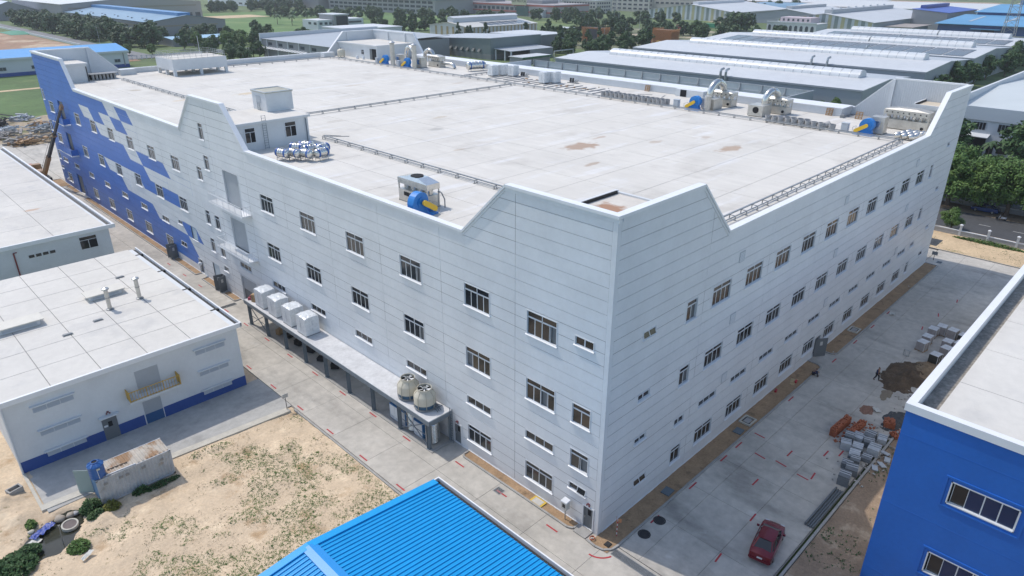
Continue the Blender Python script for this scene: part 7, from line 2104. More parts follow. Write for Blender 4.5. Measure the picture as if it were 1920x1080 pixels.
put('roof_truss', MB().box(462, 466, 640, 800, 14.6, 17.5), M('truss_dark', (.07, .09, .12), .7), t)
t = gable('far_paleblue_hall', 'wide pale hall with blue roof behind the long factory', 455, 520, 805, 960, 13, 20, 'y', m_fgrey, m_lblue, m_lblue, m_fgrey, 1)
t = thing('red_band_building', 'grey building with red bands and a pale yellow sign', 'building', (540, 545, 0))
put('wall', MB().box(520, 575, 470, 612, -.4, 11.5), M('far_wall_mauve', (.34, .31, .31), .7), t)
for z in (3.4, 9.6): put('red_band', MB().box(519.6, 520, 470, 612, z, z+1.3).box(520, 575, 469.6, 470, z, z+1.3), M('band_red', (.36, .10, .08), .7), t)
for k in range(13): wbox(t, 'x', 520, 520+k*7, 524.5+k*7, 5.4, 8.2, m_fglass, 'window', .2)
put('glass_front', MB().box(519.4, 520, 505, 522, .5, 9.5), M('glass_teal', (.07, .13, .13), .2), t)
put('stair_block', MB().box(514, 520, 480, 492, -.4, 7), m_fwhite, t)
put('roof_block', MB().box(530, 560, 580, 612, 11.5, 16).box(535, 560, 500, 540, 11.5, 15), m_fgrey, t)
sg = put('sign_board', MB().box(518.3, 519.2, 507, 528, 10.5, 16.8), M('sign_yellow', (.52, .50, .34), .6), t)
put('sign_post', MB().box(519.2, 520, 509, 510, 8, 16).box(519.2, 520, 525, 526, 8, 16), m_rail, t)
cu = bpy.data.curves.new('lettering', 'FONT'); cu.body = 'BUY MOTOR'; cu.size = 3.6; cu.align_x = 'CENTER'; cu.align_y = 'CENTER'; cu.extrude = .05
to = bpy.data.objects.new('lettering_tmp', cu); COL.objects.link(to)
me = bpy.data.meshes.new_from_object(to.evaluated_get(bpy.context.evaluated_depsgraph_get())); bpy.data.objects.remove(to)
me.materials.append(M('letter_grey', (.10, .10, .08), .7))
lo_ = inst('lettering', me, Vector((518.2, 517.5, 14.2)) - wloc(t), sg, rot=(R(90), 0, R(-90))); lo_.location = Vector((518.2, 517.5, 14.2)) - wloc(t)
for (x0, x1, y0, y1, h, lb, mm, nw, nf) in ((612, 640, 490, 540, 13, 'cream four-storey block with balconies on the horizon', m_cream2, 12, 3), (684, 720, 470, 535, 15, 'large beige block behind the lattice mast', m_cream2, 8, 3), (690, 780, 400, 470, 16, 'wide beige block with small windows at the top edge', M('far_wall_tan', (.42, .39, .34), .7), 10, 2), (560, 600, 560, 640, 9, 'low white hall behind the red banded building', m_fwhite, 6, 1), (590, 640, 545, 600, 12, 'pale block with flat roof left of the cream one', m_fwhite, 6, 2)):
    t = thing('far_block', lb, 'building', ((x0+x1)/2, (y0+y1)/2, 0))
    put('wall', MB().box(x0, x1, y0, y1, -.4, h), mm, t)
    put('roof_rim', MB().box(x0-.4, x1+.4, y0-.4, y1+.4, h, h+.6), m_fwhite, t)
    for f_ in range(nf):
        for k in range(nw):
            a = y0+2+(y1-y0-4)*k/nw
            wbox(t, 'x', x0, a, a+(y1-y0-4)/nw*.6, 2+f_*(h-2)/nf, 2+f_*(h-2)/nf+1.8, m_fglass, 'window', .25)
        for k in range(max(2, nw//2)):
            a = x0+2+(x1-x0-4)*k/max(2, nw//2)
            wbox(t, 'y', y0, a, a+2.2, 2+f_*(h-2)/nf, 2+f_*(h-2)/nf+1.8, m_fglass, 'window', .25)

# ---- right background
def stripes_x(t, x, y0, y1, zf, cols, w_=2.6):
    y = y0; k = 0
    while y < y1-.5:
        e_ = min(y+w_*.55, y1)
        put('wall_stripe', MB().poly([(x-.08, y, 0), (x-.08, y, zf(y)), (x-.08, e_, zf(e_)), (x-.08, e_, 0)]), cols[k % len(cols)], t)
        y += w_; k += 1
m_sy, m_sg = M('stripe_yellow', (.46, .43, .25), .7), M('stripe_grey', (.24, .28, .27), .7)
t = gable('striped_gable_hall', 'hall with yellow and grey striped gable in the upper right background', 592, 700, 312, 406, 7.6, 13.5, 'x', M('stripe_wall2', (.42, .45, .44), .7, wave=('X', .25, .15, 0)), m_groof, None, m_fwhite, .8)
stripes_x(t, 592, 313, 405, lambda y: 7.4+(5.9)*(1-abs(y-359)/47), [m_sy, m_sg], 5.2)
put('ridge_monitor', MB().box(600, 690, 356, 362, 13.4, 15.6), m_fwhite, t)
t = gable('striped_gable_hall', 'white roofed hall with ridge vent and striped front beside the arched house', 540, 690, 172, 246, 7.4, 12.5, 'x', M('stripe_wall3', (.36, .38, .39), .7, wave=('X', .3, .16, 0)), m_groof, None, m_fwhite, .8)
stripes_x(t, 540, 173, 245, lambda y: 7.2+5*(1-abs(y-209)/37), [m_sy, m_sg], 5.0)
put('ridge_monitor', MB().box(546, 680, 206, 212, 12.4, 15.2), M('monitor_grey', (.40, .42, .44), .6), t)
for k in range(8): put('roof_ventilator', MB().cyl(552+k*16, 209, 15.2, 16.4, .9, 10), m_fwhite, t)
t = gable('pale_hall_right', 'smaller pale hall with ridge vent left of the white roofed hall', 600, 690, 236, 300, 7.6, 12, 'x', m_fgrey, m_groof, None, M('gable_grey', (.30, .32, .345), .7), .8)
put('ridge_monitor', MB().box(606, 680, 266, 271, 11.8, 14.2), MATS['monitor_grey'], t)
t = thing('arched_house', 'white house with a row of arches and a pink upper storey', 'building', (530, 225, 0))
put('arcade_wall', MB().box(514, 534, 203, 242, -.4, 6.2), M('arcade_white', (.62, .62, .62), .7), t)
put('upper_storey', MB().box(519, 534, 210, 234, 6.2, 10.0), M('pink_wall', (.56, .47, .49), .7), t)
put('roof_rail', MB().box(513.6, 514, 203, 242, 6.2, 7.2), m_fwhite, t)
for k in range(9):
    y = 206+k*4.2
    pts_ = [(513.9, y-1.15, .3), (513.9, y-1.15, 3.1)] + [(513.9, y-1.15*math.cos(math.pi*j/8), 3.1+1.4*math.sin(math.pi*j/8)) for j in range(1, 8)] + [(513.9, y+1.15, 3.1), (513.9, y+1.15, .3)]
    put('arch_opening', MB().extr(pts_, (.12, 0, 0)), m_fglass, t)
for k in range(6): wbox(t, 'x', 519, 211.5+k*3.8, 213+k*3.8, 7.4, 9, m_fglass)
t = thing('violet_roof_hall', 'tall grey hall with deep blue roof at the upper right', 'building', (650, 185, 0))
put('wall', MB().box(622, 705, 146, 172, -.4, 12.2).poly([(621.9, 146, 12.2), (621.9, 172, 12.2), (621.9, 172, 14.5)]), M('sheet_wall_warm', (.37, .36, .37), .6, wave=('X', .4, .1, 0)), t)
put('roof', MB().hexa([(621, 145, 12.2), (706, 145, 12.2), (706, 172.5, 14.5), (621, 172.5, 14.5)], [(621, 145, 12.5), (706, 145, 12.5), (706, 172.5, 14.8), (621, 172.5, 14.8)]), M('roof_violet', (.05, .11, .42), .5), t)
put('ridge_monitor', MB().box(640, 705, 168, 172, 14.8, 17), M('roof_violet2', (.03, .07, .3), .5), t)
t = thing('blue_works', 'wide blue works with two stepped light blue roofs at the right edge', 'building', (640, 80, 0))
put('wall', MB().box(566, 640, -40, 136, -.4, 7.6), m_dblue, t)
put('base_wall', MB().box(565.7, 566, -40, 136, -.4, 1.6), M('base_cream', (.45, .43, .38), .8), t)
put('roof', MB().hexa([(563, -41, 7.6), (640, -41, 11), (640, 138, 11), (563, 138, 7.6)], [(563, -41, 7.9), (640, -41, 11.3), (640, 138, 11.3), (563, 138, 7.9)]), M('roof_works', (.09, .29, .50), .5, n=(.03, .1)), t)
put('upper_wall', MB().box(640, 760, -40, 130, 9, 13), m_dblue, t)
put('upper_roof', MB().hexa([(638, -41, 13), (720, -41, 16.5), (720, 132, 16.5), (638, 132, 13)], [(638, -41, 13.3), (720, -41, 16.8), (720, 132, 16.8), (638, 132, 13.3)]), MATS['roof_works'], t)
put('ridge_monitor', MB().box(716, 726, -40, 118, 16.8, 20), M('monitor_blue', (.04, .17, .36), .5), t)
for k in range(7): put('skylight_strip', MB().hexa([(585, 120-k*22, 8.95), (625, 120-k*22, 10.7), (625, 122-k*22, 10.7), (585, 122-k*22, 8.95)], [(585, 120-k*22, 9.05), (625, 120-k*22, 10.8), (625, 122-k*22, 10.8), (585, 122-k*22, 9.05)]), M('skylight_pale', (.4, .45, .48), .5), t)
put('gate', MB().box(565.5, 565.7, 100, 108, -.4, 5), m_dark, t)
put('gate_canopy', MB().box(561, 566, 96, 114, 5, 5.4), MATS['roof_works'], t)
t = thing('cycle_shelter', 'long narrow light blue roof strip in front of the blue works', 'shelter', (486, 90, 0))
put('roof', MB().hexa([(482, -40, 4.6), (489, -40, 5.6), (489, 153, 5.6), (482, 153, 4.6)], [(482, -40, 4.8), (489, -40, 5.8), (489, 153, 5.8), (482, 153, 4.8)]), m_lblue, t)
for k in range(13): put('post', MB().box(485, 485.4, -38+k*15.8, -37.6+k*15.8, -.4, 4.9), m_rail, t)
t = thing('white_villa', 'low villa with broad tiled roof beside the blue works', 'building', (575, 160, 0))
put('wall', MB().box(560, 600, 152, 168, -.4, 4), m_fwhite, t)
put('roof', MB().box(558, 602, 150, 170, 4, 4.5), M('villa_roof', (.33, .29, .26), .8), t)
for k in range(3): wbox(t, 'x', 560, 154+k*4.6, 156.6+k*4.6, .8, 3, m_fglass)
for (x0, x1, y0, y1, h, lb, mm) in ((760, 900, 150, 330, 9, 'very wide white complex along the top edge', m_fwhite), (820, 960, 60, 140, 14, 'grey block with dark windows at the top right', m_fgrey), (760, 860, 330, 420, 6, 'low blue roofed hall near the top edge', m_lblue), (900, 1050, 330, 480, 7, 'distant tan hall on the brown ground', m_cream2), (420, 520, 900, 1050, 16, 'hazy blue hall on the far left horizon', m_lblue), (560, 640, 690, 800, 16, 'hazy grey hall on the horizon', m_fgrey)):
    t = thing('far_block', lb, 'building', ((x0+x1)/2, (y0+y1)/2, 0))
    put('wall', MB().box(x0, x1, y0, y1, -.4, h), m_fwhite if mm is m_lblue else mm, t)
    put('roof', MB().hexa([(x0-1, y0-1, h), (x1+1, y0-1, h), (x1+1, y1+1, h), (x0-1, y1+1, h)], [(x0+8, y0+8, h+2.2), (x1-8, y0+8, h+2.2), (x1-8, y1-8, h+2.2), (x0+8, y1-8, h+2.2)]), mm if mm is m_lblue else M('roof_white_far2', (.58, .59, .59), .6), t)
    for k in range(8): wbox(t, 'x', x0, y0+(y1-y0)*(k+.2)/8, y0+(y1-y0)*(k+.7)/8, 2, 4, m_fglass, 'window', .3)
# orange lattice gates, kiosk, containers, playground
m_or = M('lattice_orange', (.52, .22, .07), .7)
def lattice(x0, x1, y0, y1, h, lb, hole=True):
    t = thing('orange_lattice', lb, 'lattice', ((x0+x1)/2, (y0+y1)/2, 0))
    fr = MB(); ln = y1-y0; n = max(4, int(ln/1.3))
    def okay(y, z): return not hole or not (y0+ln*.16 < y < y0+ln*.66 and z < h*.85)
    for k in range(n):
        ya = y0+ln*k/n
        for z in range(int(h)):
            if okay(ya, z):
                fr.beam((x0, ya, z), (x0, ya+ln/n, z+1), .2); fr.beam((x0, ya+ln/n, z), (x0, ya, z+1), .2)
    m2 = max(3, int((x1-x0)/1.3))
    for k in range(m2):
        xa = x0+(x1-x0)*k/m2
        for z in range(int(h)):
            fr.beam((xa, y0, z), (xa+(x1-x0)/m2, y0, z+1), .2); fr.beam((xa+(x1-x0)/m2, y0, z), (xa, y0, z+1), .2)
    put('lattice', fr, m_or, t)
    put('core', MB().box(x0+.6, x1-.4, y0+.6, y1-.4, -.3, h-.4), M('lattice_core', (.06, .06, .07), .8) if hole else M('lattice_core2', (.16, .08, .04), .8), t)
lattice(338, 346, 266, 283, 9, 'big orange lattice gate with dark front in the park')
lattice(377, 382, 249, 254, 8, 'small orange lattice tower in the park', False)
lattice(366, 376, 233, 247, 8, 'wide orange lattice beside the hall roofs', False)
t = thing('yellow_kiosk', 'small yellow kiosk with white roof among the park trees', 'kiosk', (372, 328, 0))
put('wall', MB().box(368, 375, 322, 333, -.3, 4.4), M('kiosk_yellow', (.5, .33, .1), .7), t)
put('roof', MB().box(367, 376, 321, 334, 4.4, 4.9), m_fwhite, t)
put('door', MB().box(367.9, 368, 326, 328, 0, 3), m_fglass, t)
for (x, y, c, lb) in ((481, 296, (.28, .06, .06), 'dark red freight container by the park'), (486, 284, (.22, .05, .05), 'brown red freight container beside the green one'), (512, 288, (.03, .25, .13), 'green freight container by the park')):
    t = thing('freight_container', lb, 'container', (x, y, 0))
    put('box', MB().box(x-1.3, x+1.3, y-6, y+6, 0, 2.9), M('cont_%d' % int(c[0]*100+c[1]*1000), c, .6, wave=('Y', 1.2, .15, 0)), t)
    put('door_end', MB().box(x-1.2, x+1.2, y-6.08, y-6, .1, 2.8), MATS['cont_%d' % int(c[0]*100+c[1]*1000)], t)
pg = random.Random(3)
for k in range(14):
    x, y = pg.uniform(352, 372), pg.uniform(236, 256)
    c = pg.choice([(.45, .06, .05), (.05, .10, .4), (.5, .3, .06), (.45, .42, .4)])
    t = thing('play_module', 'colourful play or storage module on the park ground', 'play module', (x, y, 0), group='colourful modules on the park ground')
    put('body', MB().rbox(x, y, -.2, pg.uniform(1.5, 4), pg.uniform(1, 3), pg.uniform(.8, 2), pg.uniform(0, 3)), M('play_%d%d' % (int(c[0]*100), int(c[2]*100)), c, .6), t)
    put('top', MB().rbox(x, y, 1.2, 1.2, 1.0, .9, pg.uniform(0, 3)), MATS['play_%d%d' % (int(c[0]*100), int(c[2]*100))], t)
# lattice masts
def mast(x, y, h, w_, lb):
    t = thing('lattice_mast', lb, 'mast', (x, y, 0))
    mb = MB(); n = int(h/4)
    def cn(z): q = w_*(1-.8*z/h)/2; return [(x-q, y-q, z), (x+q, y-q, z), (x+q, y+q, z), (x-q, y+q, z)]
    for k in range(n):
        a, b = cn(h*k/n), cn(h*(k+1)/n)
        for i in range(4):
            mb.beam(a[i], b[i], .28); mb.beam(a[i], b[(i+1) % 4], .16); mb.beam(b[i], b[(i+1) % 4], .16)
    put('frame', mb, M('mast_grey', (.30, .30, .31), .6), t)
    for z in (h*.75, h*.88): put('cross_arm', MB().beam((x, y-5, z), (x, y+5, z), .4), MATS['mast_grey'], t)
mast(549, 88, 62, 7.5, 'tall lattice mast at the right edge before the blue works')
mast(564, 428, 48, 7, 'lattice mast in front of the beige block')
def pole(x, y, h, lb, arm=True, grp=None, r=.12):
    t = thing('street_pole', lb, 'pole', (x, y, 0), group=grp)
    put('shaft', MB().tube([(x, y, -.3), (x, y, h)], [r, r*.6], 6), m_alug, t)
    if arm: put('arm', MB().tube([(x, y, h), (x-.8, y-.5, h+.5), (x-2.0, y-1.2, h+.6)], r*.5, 5), m_alug, t)
    else: put('crossbar', MB().beam((x, y-1.1, h-.6), (x, y+1.1, h-.6), .14), m_rail, t)
for (x, y, h, arm, lb) in ((335, 262, 9, 1, 'lamp post in front of the orange gate'), (352, 258, 9, 1, 'lamp post right of the orange gate'), (118, 452, 11, 0, 'power pole among the roadside trees'), (104, 470, 11, 0, 'power pole left in the roadside trees'), (150, 445, 10, 0, 'power pole before the far blue hall'), (390, 320, 10, 1, 'lamp post behind the yellow kiosk'), (232, 452, 9, 0, 'power pole on the meadow edge'), (248, 440, 9, 0, 'second power pole on the meadow edge'),
                         (440, 330, 12, 1, 'lamp post on the park road, left'), (452, 318, 12, 1, 'lamp post on the park road, second'), (470, 340, 12, 1, 'tall lamp post near the mast'), (480, 318, 12, 1, 'lamp post on the park road, right'), (450, 360, 13, 0, 'power pole behind the park trees'), (500, 380, 13, 0, 'power pole beside the lattice mast'), (208, 110, 9, 0, 'thin rod on the nearest hall roof'), (420, 205, 10, 1, 'lamp post beside the hall roofs')):
    pole(x, y, h, lb, arm)
# stacks of timber and rubble, upper left
m_rub = M('rubble_grey', (.30, .28, .26), .9, n2=(1, .5))
rr = random.Random(11)
for k in range(15):
    x, y = rr.uniform(-6, 14), rr.uniform(192, 232)
    mb = MB()
    for i in range(34): mb.rbox(x+rr.gauss(0, 1.8), y+rr.gauss(0, 1.6), rr.uniform(-.2, 1.0), rr.uniform(.4, 4), rr.uniform(.15, .7), rr.uniform(.1, .45), rr.uniform(0, 3), rr.uniform(-.3, .3), rr.uniform(-.25, .25))
    single('rubble_heap', mb, [m_rub, m_rail, m_rub, m_wood][k % 4] if k % 5 else m_tilep, 'heap of scrap and broken concrete beyond the blue corner', 'rubble', loc=(x, y, 0), group='scrap heaps beyond the blue corner')
for (x, y, lb) in ((-3, 218, 'big dark scrap heap at the left edge'), (2, 226, 'dark stack of sheets beside the grass')):
    mb = MB()
    for i in range(60): mb.rbox(x+rr.gauss(0, 2.6), y+rr.gauss(0, 1.8), rr.uniform(-.2, 2.2), rr.uniform(.6, 4), rr.uniform(.2, .8), rr.uniform(.1, .4), rr.uniform(0, 3), rr.uniform(-.5, .5), rr.uniform(-.4, .4))
    single('scrap_heap', mb, M('scrap_dark', (.06, .06, .065), .8, n2=(1, .4)), lb, 'scrap', loc=(x, y, 0))
single('red_drum', MB().cyl(-2.2, 163, -.1, .9, .45, 14).cyl(-2.2, 163, .9, .95, .4, 14), m_red, 'red drum on the concrete beyond the blue corner', 'drum', loc=(-2.2, 163, 0))
single('green_net_cover', grid(84, 100, 600, 640, 10, 16, lambda x, y: 1.6*max(0, 1-((x-92)/8)**2)*max(0, 1-((y-620)/20)**2)-.2), M('net_green', (.03, .22, .13), .7), 'green covered heap at the far left edge', 'cover', loc=(92, 620, 0), smooth=True)
t = thing('roadside_fence', 'long pale low wall along the far left avenue', 'wall', (95, 560, 0))
put('wall_base', MB().box(95.6, 96, 480, 720, -.4, .9), m_fwhite, t)
t = thing('lot_fence', 'white picket fence along the street behind the grass lot', 'fence', (110, 379, 0))
for k in range(40): put('picket', MB().box(82+k*2.4, 82.35+k*2.4, 378.6, 378.9, -.4, 1.7), m_fwhite, t)
put('rail', MB().box(82, 178, 378.7, 378.8, .3, .5).box(82, 178, 378.7, 378.8, 1.2, 1.4), m_fwhite, t)
single('white_lot_hut', MB().box(86, 92, 395.5, 401, -.3, 2.4).box(85.6, 92.4, 395, 401.5, 2.4, 2.7), m_fwhite, 'small white hut on the brown ground at upper left', 'hut', loc=(89, 398, 0))
# ================================================================ trees and plants
def leafmat(name, c, c2, sc=.35):
    m = M(name, c, .6, n=(sc, .25), n2=(2.3, .2), c2=[(c2, sc*1.3, .5, .15)], spec=.3)
    b = m.node_tree.nodes['Principled BSDF']
    b.inputs['Transmission Weight'].default_value = 0
    b.inputs['Subsurface Weight'].default_value = 0
    return m
m_leafA = leafmat('leaf_mid', (.08, .15, .034), (.12, .19, .046))
m_leafB = leafmat('leaf_dark', (.048, .10, .032), (.075, .13, .04))
m_leafC = leafmat('leaf_far', (.055, .10, .042), (.085, .135, .052), .08)
m_leafP = leafmat('leaf_palm', (.045, .09, .035), (.07, .12, .04))
m_bark = M('bark', (.13, .10, .075), .9, n=(2, .25), bump=(8, .5, .04))
def crown_mesh(name, seed, rad, ht, base, nclump, nleaf, ls, m, cone=0.):
    rnd = random.Random(seed)
    mb = MB(); cl = []
    for k in range(nclump):
        for _ in range(30):
            u = rnd.uniform(-1, 1); th = rnd.uniform(0, 2*math.pi); rr = rnd.random()**.45
            z = (u*.5+.5)
            prof = math.sqrt(max(0, 1-(2*z-.9)**2*.9)) if not cone else (1-z)**.75+.08
            r_ = prof*rad*rr*rnd.uniform(.75, 1.15)
            cl.append((r_*math.cos(th), r_*math.sin(th), base+z*ht, rad*rnd.uniform(.22, .42)*(1-.5*z if cone else 1)))
            break
    for k in range(nleaf):
        cx, cy, cz, cr = cl[rnd.randrange(len(cl))]
        d = Vector((rnd.gauss(0, 1), rnd.gauss(0, 1), rnd.gauss(0, .8)+.25)).normalized()
        p = Vector((cx, cy, cz)) + d*cr*rnd.uniform(.55, 1.05)*Vector((1, 1, .72)).length/1.6
        nrm = (d + Vector((rnd.gauss(0, .5), rnd.gauss(0, .5), rnd.gauss(0, .5)+.5))).normalized()
        a = nrm.cross(Vector((rnd.uniform(-1, 1), rnd.uniform(-1, 1), rnd.uniform(-1, 1)))).normalized()
        b = nrm.cross(a); s = ls*rnd.uniform(.6, 1.3)
        o = len(mb.v)
        mb.v += [tuple(p-a*s), tuple(p+b*s*.45-nrm*s*.08), tuple(p+a*s), tuple(p-b*s*.45-nrm*s*.08)]
        mb.f.append([o, o+1, o+2, o+3]); mb.mi.append(0)
    me = mb.mesh(name, m)
    # limbs
    tb = MB()
    lean = Vector((rnd.uniform(-.3, .3), rnd.uniform(-.3, .3), 0))
    top = Vector((0, 0, base+ht*.55)) + lean
    tr = rad*.075
    tb.tube([(0, 0, -.4), (lean.x*.2, lean.y*.2, base*.6), tuple(top)], [tr*1.3, tr, tr*.35], 7)
    for k in range(6):
        c_ = cl[rnd.randrange(len(cl))]
        s = Vector((lean.x*.3, lean.y*.3, base*(.7+.25*rnd.random())))
        mid = s.lerp(Vector(c_[:3]), .5) + Vector((0, 0, .3))
        tb.tube([s, mid, c_[:3]], [tr*.55, tr*.35, tr*.12], 5)
    return me, tb.mesh('trunk', m_bark)
VAR = {
    'near': [crown_mesh('crown', 100+i, 3.6, 5.2, 2.4, 46, 6500, .26, m_leafA) for i in range(3)],
    'mid': [crown_mesh('crown', 200+i, 3.6, 6.0, 2.2, 34, 1700, .55, m_leafB) for i in range(3)],
    'midA': [crown_mesh('crown', 230+i, 3.4, 5.4, 2.0, 34, 1700, .5, m_leafA) for i in range(2)],
    'far': [crown_mesh('crown', 300+i, 4.2, 6.6, 1.8, 26, 620, 1.0, m_leafC) for i in range(4)],
    'cone': [crown_mesh('crown', 400+i, 3.0, 9.5, 1.6, 40, 1500, .6, m_leafC, 1) for i in range(2)],
}
tcount = 0
def tree(kind, x, y, s, label, group=None, z=-.2):
    global tcount
    tcount += 1
    cm, tm = VAR[kind][tcount % len(VAR[kind])]
    t = thing('conifer_tree' if kind == 'cone' else 'leafy_tree', label, 'tree', (x, y, z), random.uniform(0, 6.28), group)
    t.scale = (s*random.uniform(.92, 1.08), s*random.uniform(.92, 1.08), s*random.uniform(.9, 1.1))
    inst('trunk', tm, (0, 0, 0), t)
    inst('crown', cm, (0, 0, 0), t)
    return t
# street trees right of the factory
for i, (x, y, s) in enumerate(((116.2, 6.5, 1.3), (116.2, 1.6, 1.15), (116.6, -3.2, 1.25), (116.2, -8.2, 1.3), (116.2, -13.0, 1.3), (123.5, 7.5, 1.2), (124.5, 1.5, 1.1), (124.0, -5.0, 1.2), (117.0, 12.5, 1.2), (124, 13.5, 1.1))):
    tree('near', x, y, s, ['bushy green street tree nearest the factory end wall', 'smaller green street tree second along the street', 'green street tree above the dark blue car', 'green street tree above the grey scooter', 'green street tree at the right picture edge', 'green tree behind the street row, left', 'green tree behind the street row, middle', 'green tree behind the street row, right', 'street tree half hidden by the factory wall', 'tree behind the wall hidden by the factory end'][i], 'trees along the right street')
tree('near', 101.0, 1.8, .5, 'thin young tree on the verge before the street')
tree('mid', 160.5, 17.8, 1.15, 'dark tree at the left of the white hall gateway')
tree('mid', 160.0, 4.0, 1.15, 'dark tree hiding the right side of the white hall')
tree('midA', 150, -2, .7, 'round light bush in the asphalt yard')
tree('mid', 134, 17, .85, 'dark tree at the yard corner behind the factory end')
for i in range(13):
    tree('mid', 226+i*16.5+random.uniform(-3, 3), 57-9+random.uniform(-3, 1.5), random.uniform(.85, 1.35), 'dark tree in the row along the ends of the grey halls', 'trees along the hall ends')
for i in range(7): tree('midA', 189.5+random.uniform(-1, 1), 58+i*4.5, random.uniform(.5, .75), 'bush between the screen wall and the nearest hall', 'bushes before the nearest hall')
for (x, y, s, lb) in ((301, 96, .95, 'tree rising between the second and third hall, left'), (301.5, 92, 1.05, 'tree rising between the second and third hall, right'), (371, 93, 1.0, 'tree tuft between the third and fourth hall'), (371, 78, .95, 'last tree tuft between the third and fourth hall')): tree('mid', x, y, s, lb, 'trees between the halls')
# park trees in the middle distance
rt = random.Random(21)
def wood(kind, n, fx, fy, smin, smax, label, group):
    for i in range(n): tree(kind if isinstance(kind, str) else rt.choice(kind), fx(), fy(), rt.uniform(smin, smax), label, group)
wood(['mid', 'cone', 'mid'], 24, lambda: rt.uniform(262, 330), lambda: rt.uniform(208, 250), .8, 1.25, 'dark park tree behind the rear roof edge of the factory', 'park trees behind the factory')
wood(['mid', 'cone'], 12, lambda: rt.uniform(300, 345), lambda: rt.uniform(262, 325), .8, 1.2, 'park tree between the striped hall and the orange gate', 'park trees by the striped hall')
wood(['far', 'cone'], 20, lambda: rt.uniform(385, 440), lambda: rt.uniform(262, 345), .9, 1.3, 'tree in the belt behind the orange gates', 'tree belt behind the orange gates')
wood('far', 22, lambda: rt.uniform(455, 545), lambda: rt.uniform(330, 470), .9, 1.3, 'distant tree before the cream and beige blocks', 'trees before the beige blocks')
wood('far', 8, lambda: rt.uniform(488, 512), lambda: rt.uniform(246, 272), 1.1, 1.6, 'tall dense tree left of the arched house', 'dense trees by the arched house')
wood(['mid', 'far'], 12, lambda: rt.uniform(395, 470), lambda: rt.uniform(205, 262), .8, 1.2, 'tree behind the left ends of the hall roofs', 'trees behind the hall roofs')
wood(['cone'], 5, lambda: rt.uniform(268, 285), lambda: rt.uniform(300, 345), .8, 1.1, 'conifer standing before the ochre striped hall', 'conifers before the striped hall')
wood(['mid', 'cone'], 10, lambda: rt.uniform(290, 330), lambda: rt.uniform(395, 450), .8, 1.1, 'tree left of the ochre striped hall', 'trees left of the striped hall')
# left side
wood('far', 62, lambda: rt.uniform(109, 136), lambda: rt.uniform(440, 760), 1.0, 1.5, 'dense roadside tree in the long belt at upper left', 'long tree belt at upper left')
wood(['mid', 'mid', 'midA'], 26, lambda: rt.uniform(128, 205), lambda: rt.uniform(372, 428), .8, 1.25, 'tree on the plot beyond the white roof cistern', 'trees beyond the cistern')
wood('mid', 8, lambda: rt.uniform(118, 146), lambda: rt.uniform(300, 352), .7, 1.0, 'tree beside the grey hall with white awnings', 'trees beside the awning hall')
for (x, y, lb) in ((97, 402, 'small tree on the pavement left of the cistern'), (108, 396, 'small tree on the pavement right beside it')): tree('midA', x, y, .75, lb, 'pavement trees at the lot')
for i in range(6): tree('mid', 45+i*8+rt.uniform(-2, 2), 402+rt.uniform(-3, 4), rt.uniform(.5, .7), 'small tree on the brown ground at upper left', 'small trees on the brown ground')
wood('far', 14, lambda: rt.uniform(150, 214), lambda: rt.uniform(462, 505), .7, 1.0, 'small tree in front of the far blue hall', 'trees before the far blue hall')
wood('far', 40, lambda: rt.uniform(285, 470), lambda: rt.uniform(800, 850), 1.0, 1.5, 'tree in the dark belt behind the meadow', 'tree belt behind the meadow')
wood('far', 36, lambda: 350+rt.uniform(0, 115), lambda: 0, 1, 1, 'x', 'y') if False else None
for i in range(44):
    u = i/43
    tree('far', 330+110*u+rt.uniform(-10, 10), 690-240*u+rt.uniform(-16, 16), rt.uniform(.9, 1.3), 'tree in the belt before the long grey factory', 'tree belt before the long factory')
for i in range(12): tree('far', 306+i*4+rt.uniform(-2, 2), 468-i*7+rt.uniform(-3, 3), rt.uniform(.7, 1.0), 'round tree on the near edge of the meadow', 'trees on the meadow edge')
for i in range(10): tree('far', 700+i*30, 395+rt.uniform(-30, 30), rt.uniform(1, 1.5), 'tree on the distant brown ground', 'trees on the brown horizon')
# palms
def make_palm(seed):
    rnd = random.Random(seed)
    t = thing('palm_tree', 'x', 'palm')
    put('trunk', MB().tube([(0, 0, -.3), (.15, .1, 3), (.1, .2, 6.2)], [.24, .17, .14], 8), m_bark, t)
    for k in range(15):
        a = k*2.4; el = rnd.uniform(.1, 1.0); L_ = rnd.uniform(2.6, 3.3)
        mb = MB(); pts_ = []
        for j in range(6):
            s = j/5
            pts_.append(Vector((math.cos(a)*L_*s, math.sin(a)*L_*s, 6.2 + L_*(el*s - 1.15*s*s))))
        sd = Vector((-math.sin(a), math.cos(a), 0))
        for j in range(5):
            p, q = pts_[j], pts_[j+1]; w0, w1 = .12+.55*math.sin(math.pi*min(1, (j+.3)/5.2)), .12+.55*math.sin(math.pi*min(1, (j+1.3)/5.2))
            if j == 4: w1 = .05
            dz = Vector((0, 0, -.3))
            mb.poly([p, p+sd*w0+dz*w0, q+sd*w1+dz*w1, q]); mb.poly([p, q, q-sd*w1+dz*w1, p-sd*w0+dz*w0])
        put('frond', mb, m_leafP, t)
    return t
palms = [make_palm(1), make_palm(2)]
pl_ = [((277, 575), 1.25, 'leftmost palm on the meadow'), ((280, 555), 1.25, 'second palm on the meadow'), ((295, 555), 1.7, 'tall palm left of the modern office'), ((340, 545), 1.3, 'palm right behind the modern office'), ((305, 600), 1.3, 'palm far behind the modern office'), ((160.5, 10.2), .75, 'small palm in front of the white hall wall'), ((161, 18.6), .7, 'palm half hidden beside the white hall gateway')]
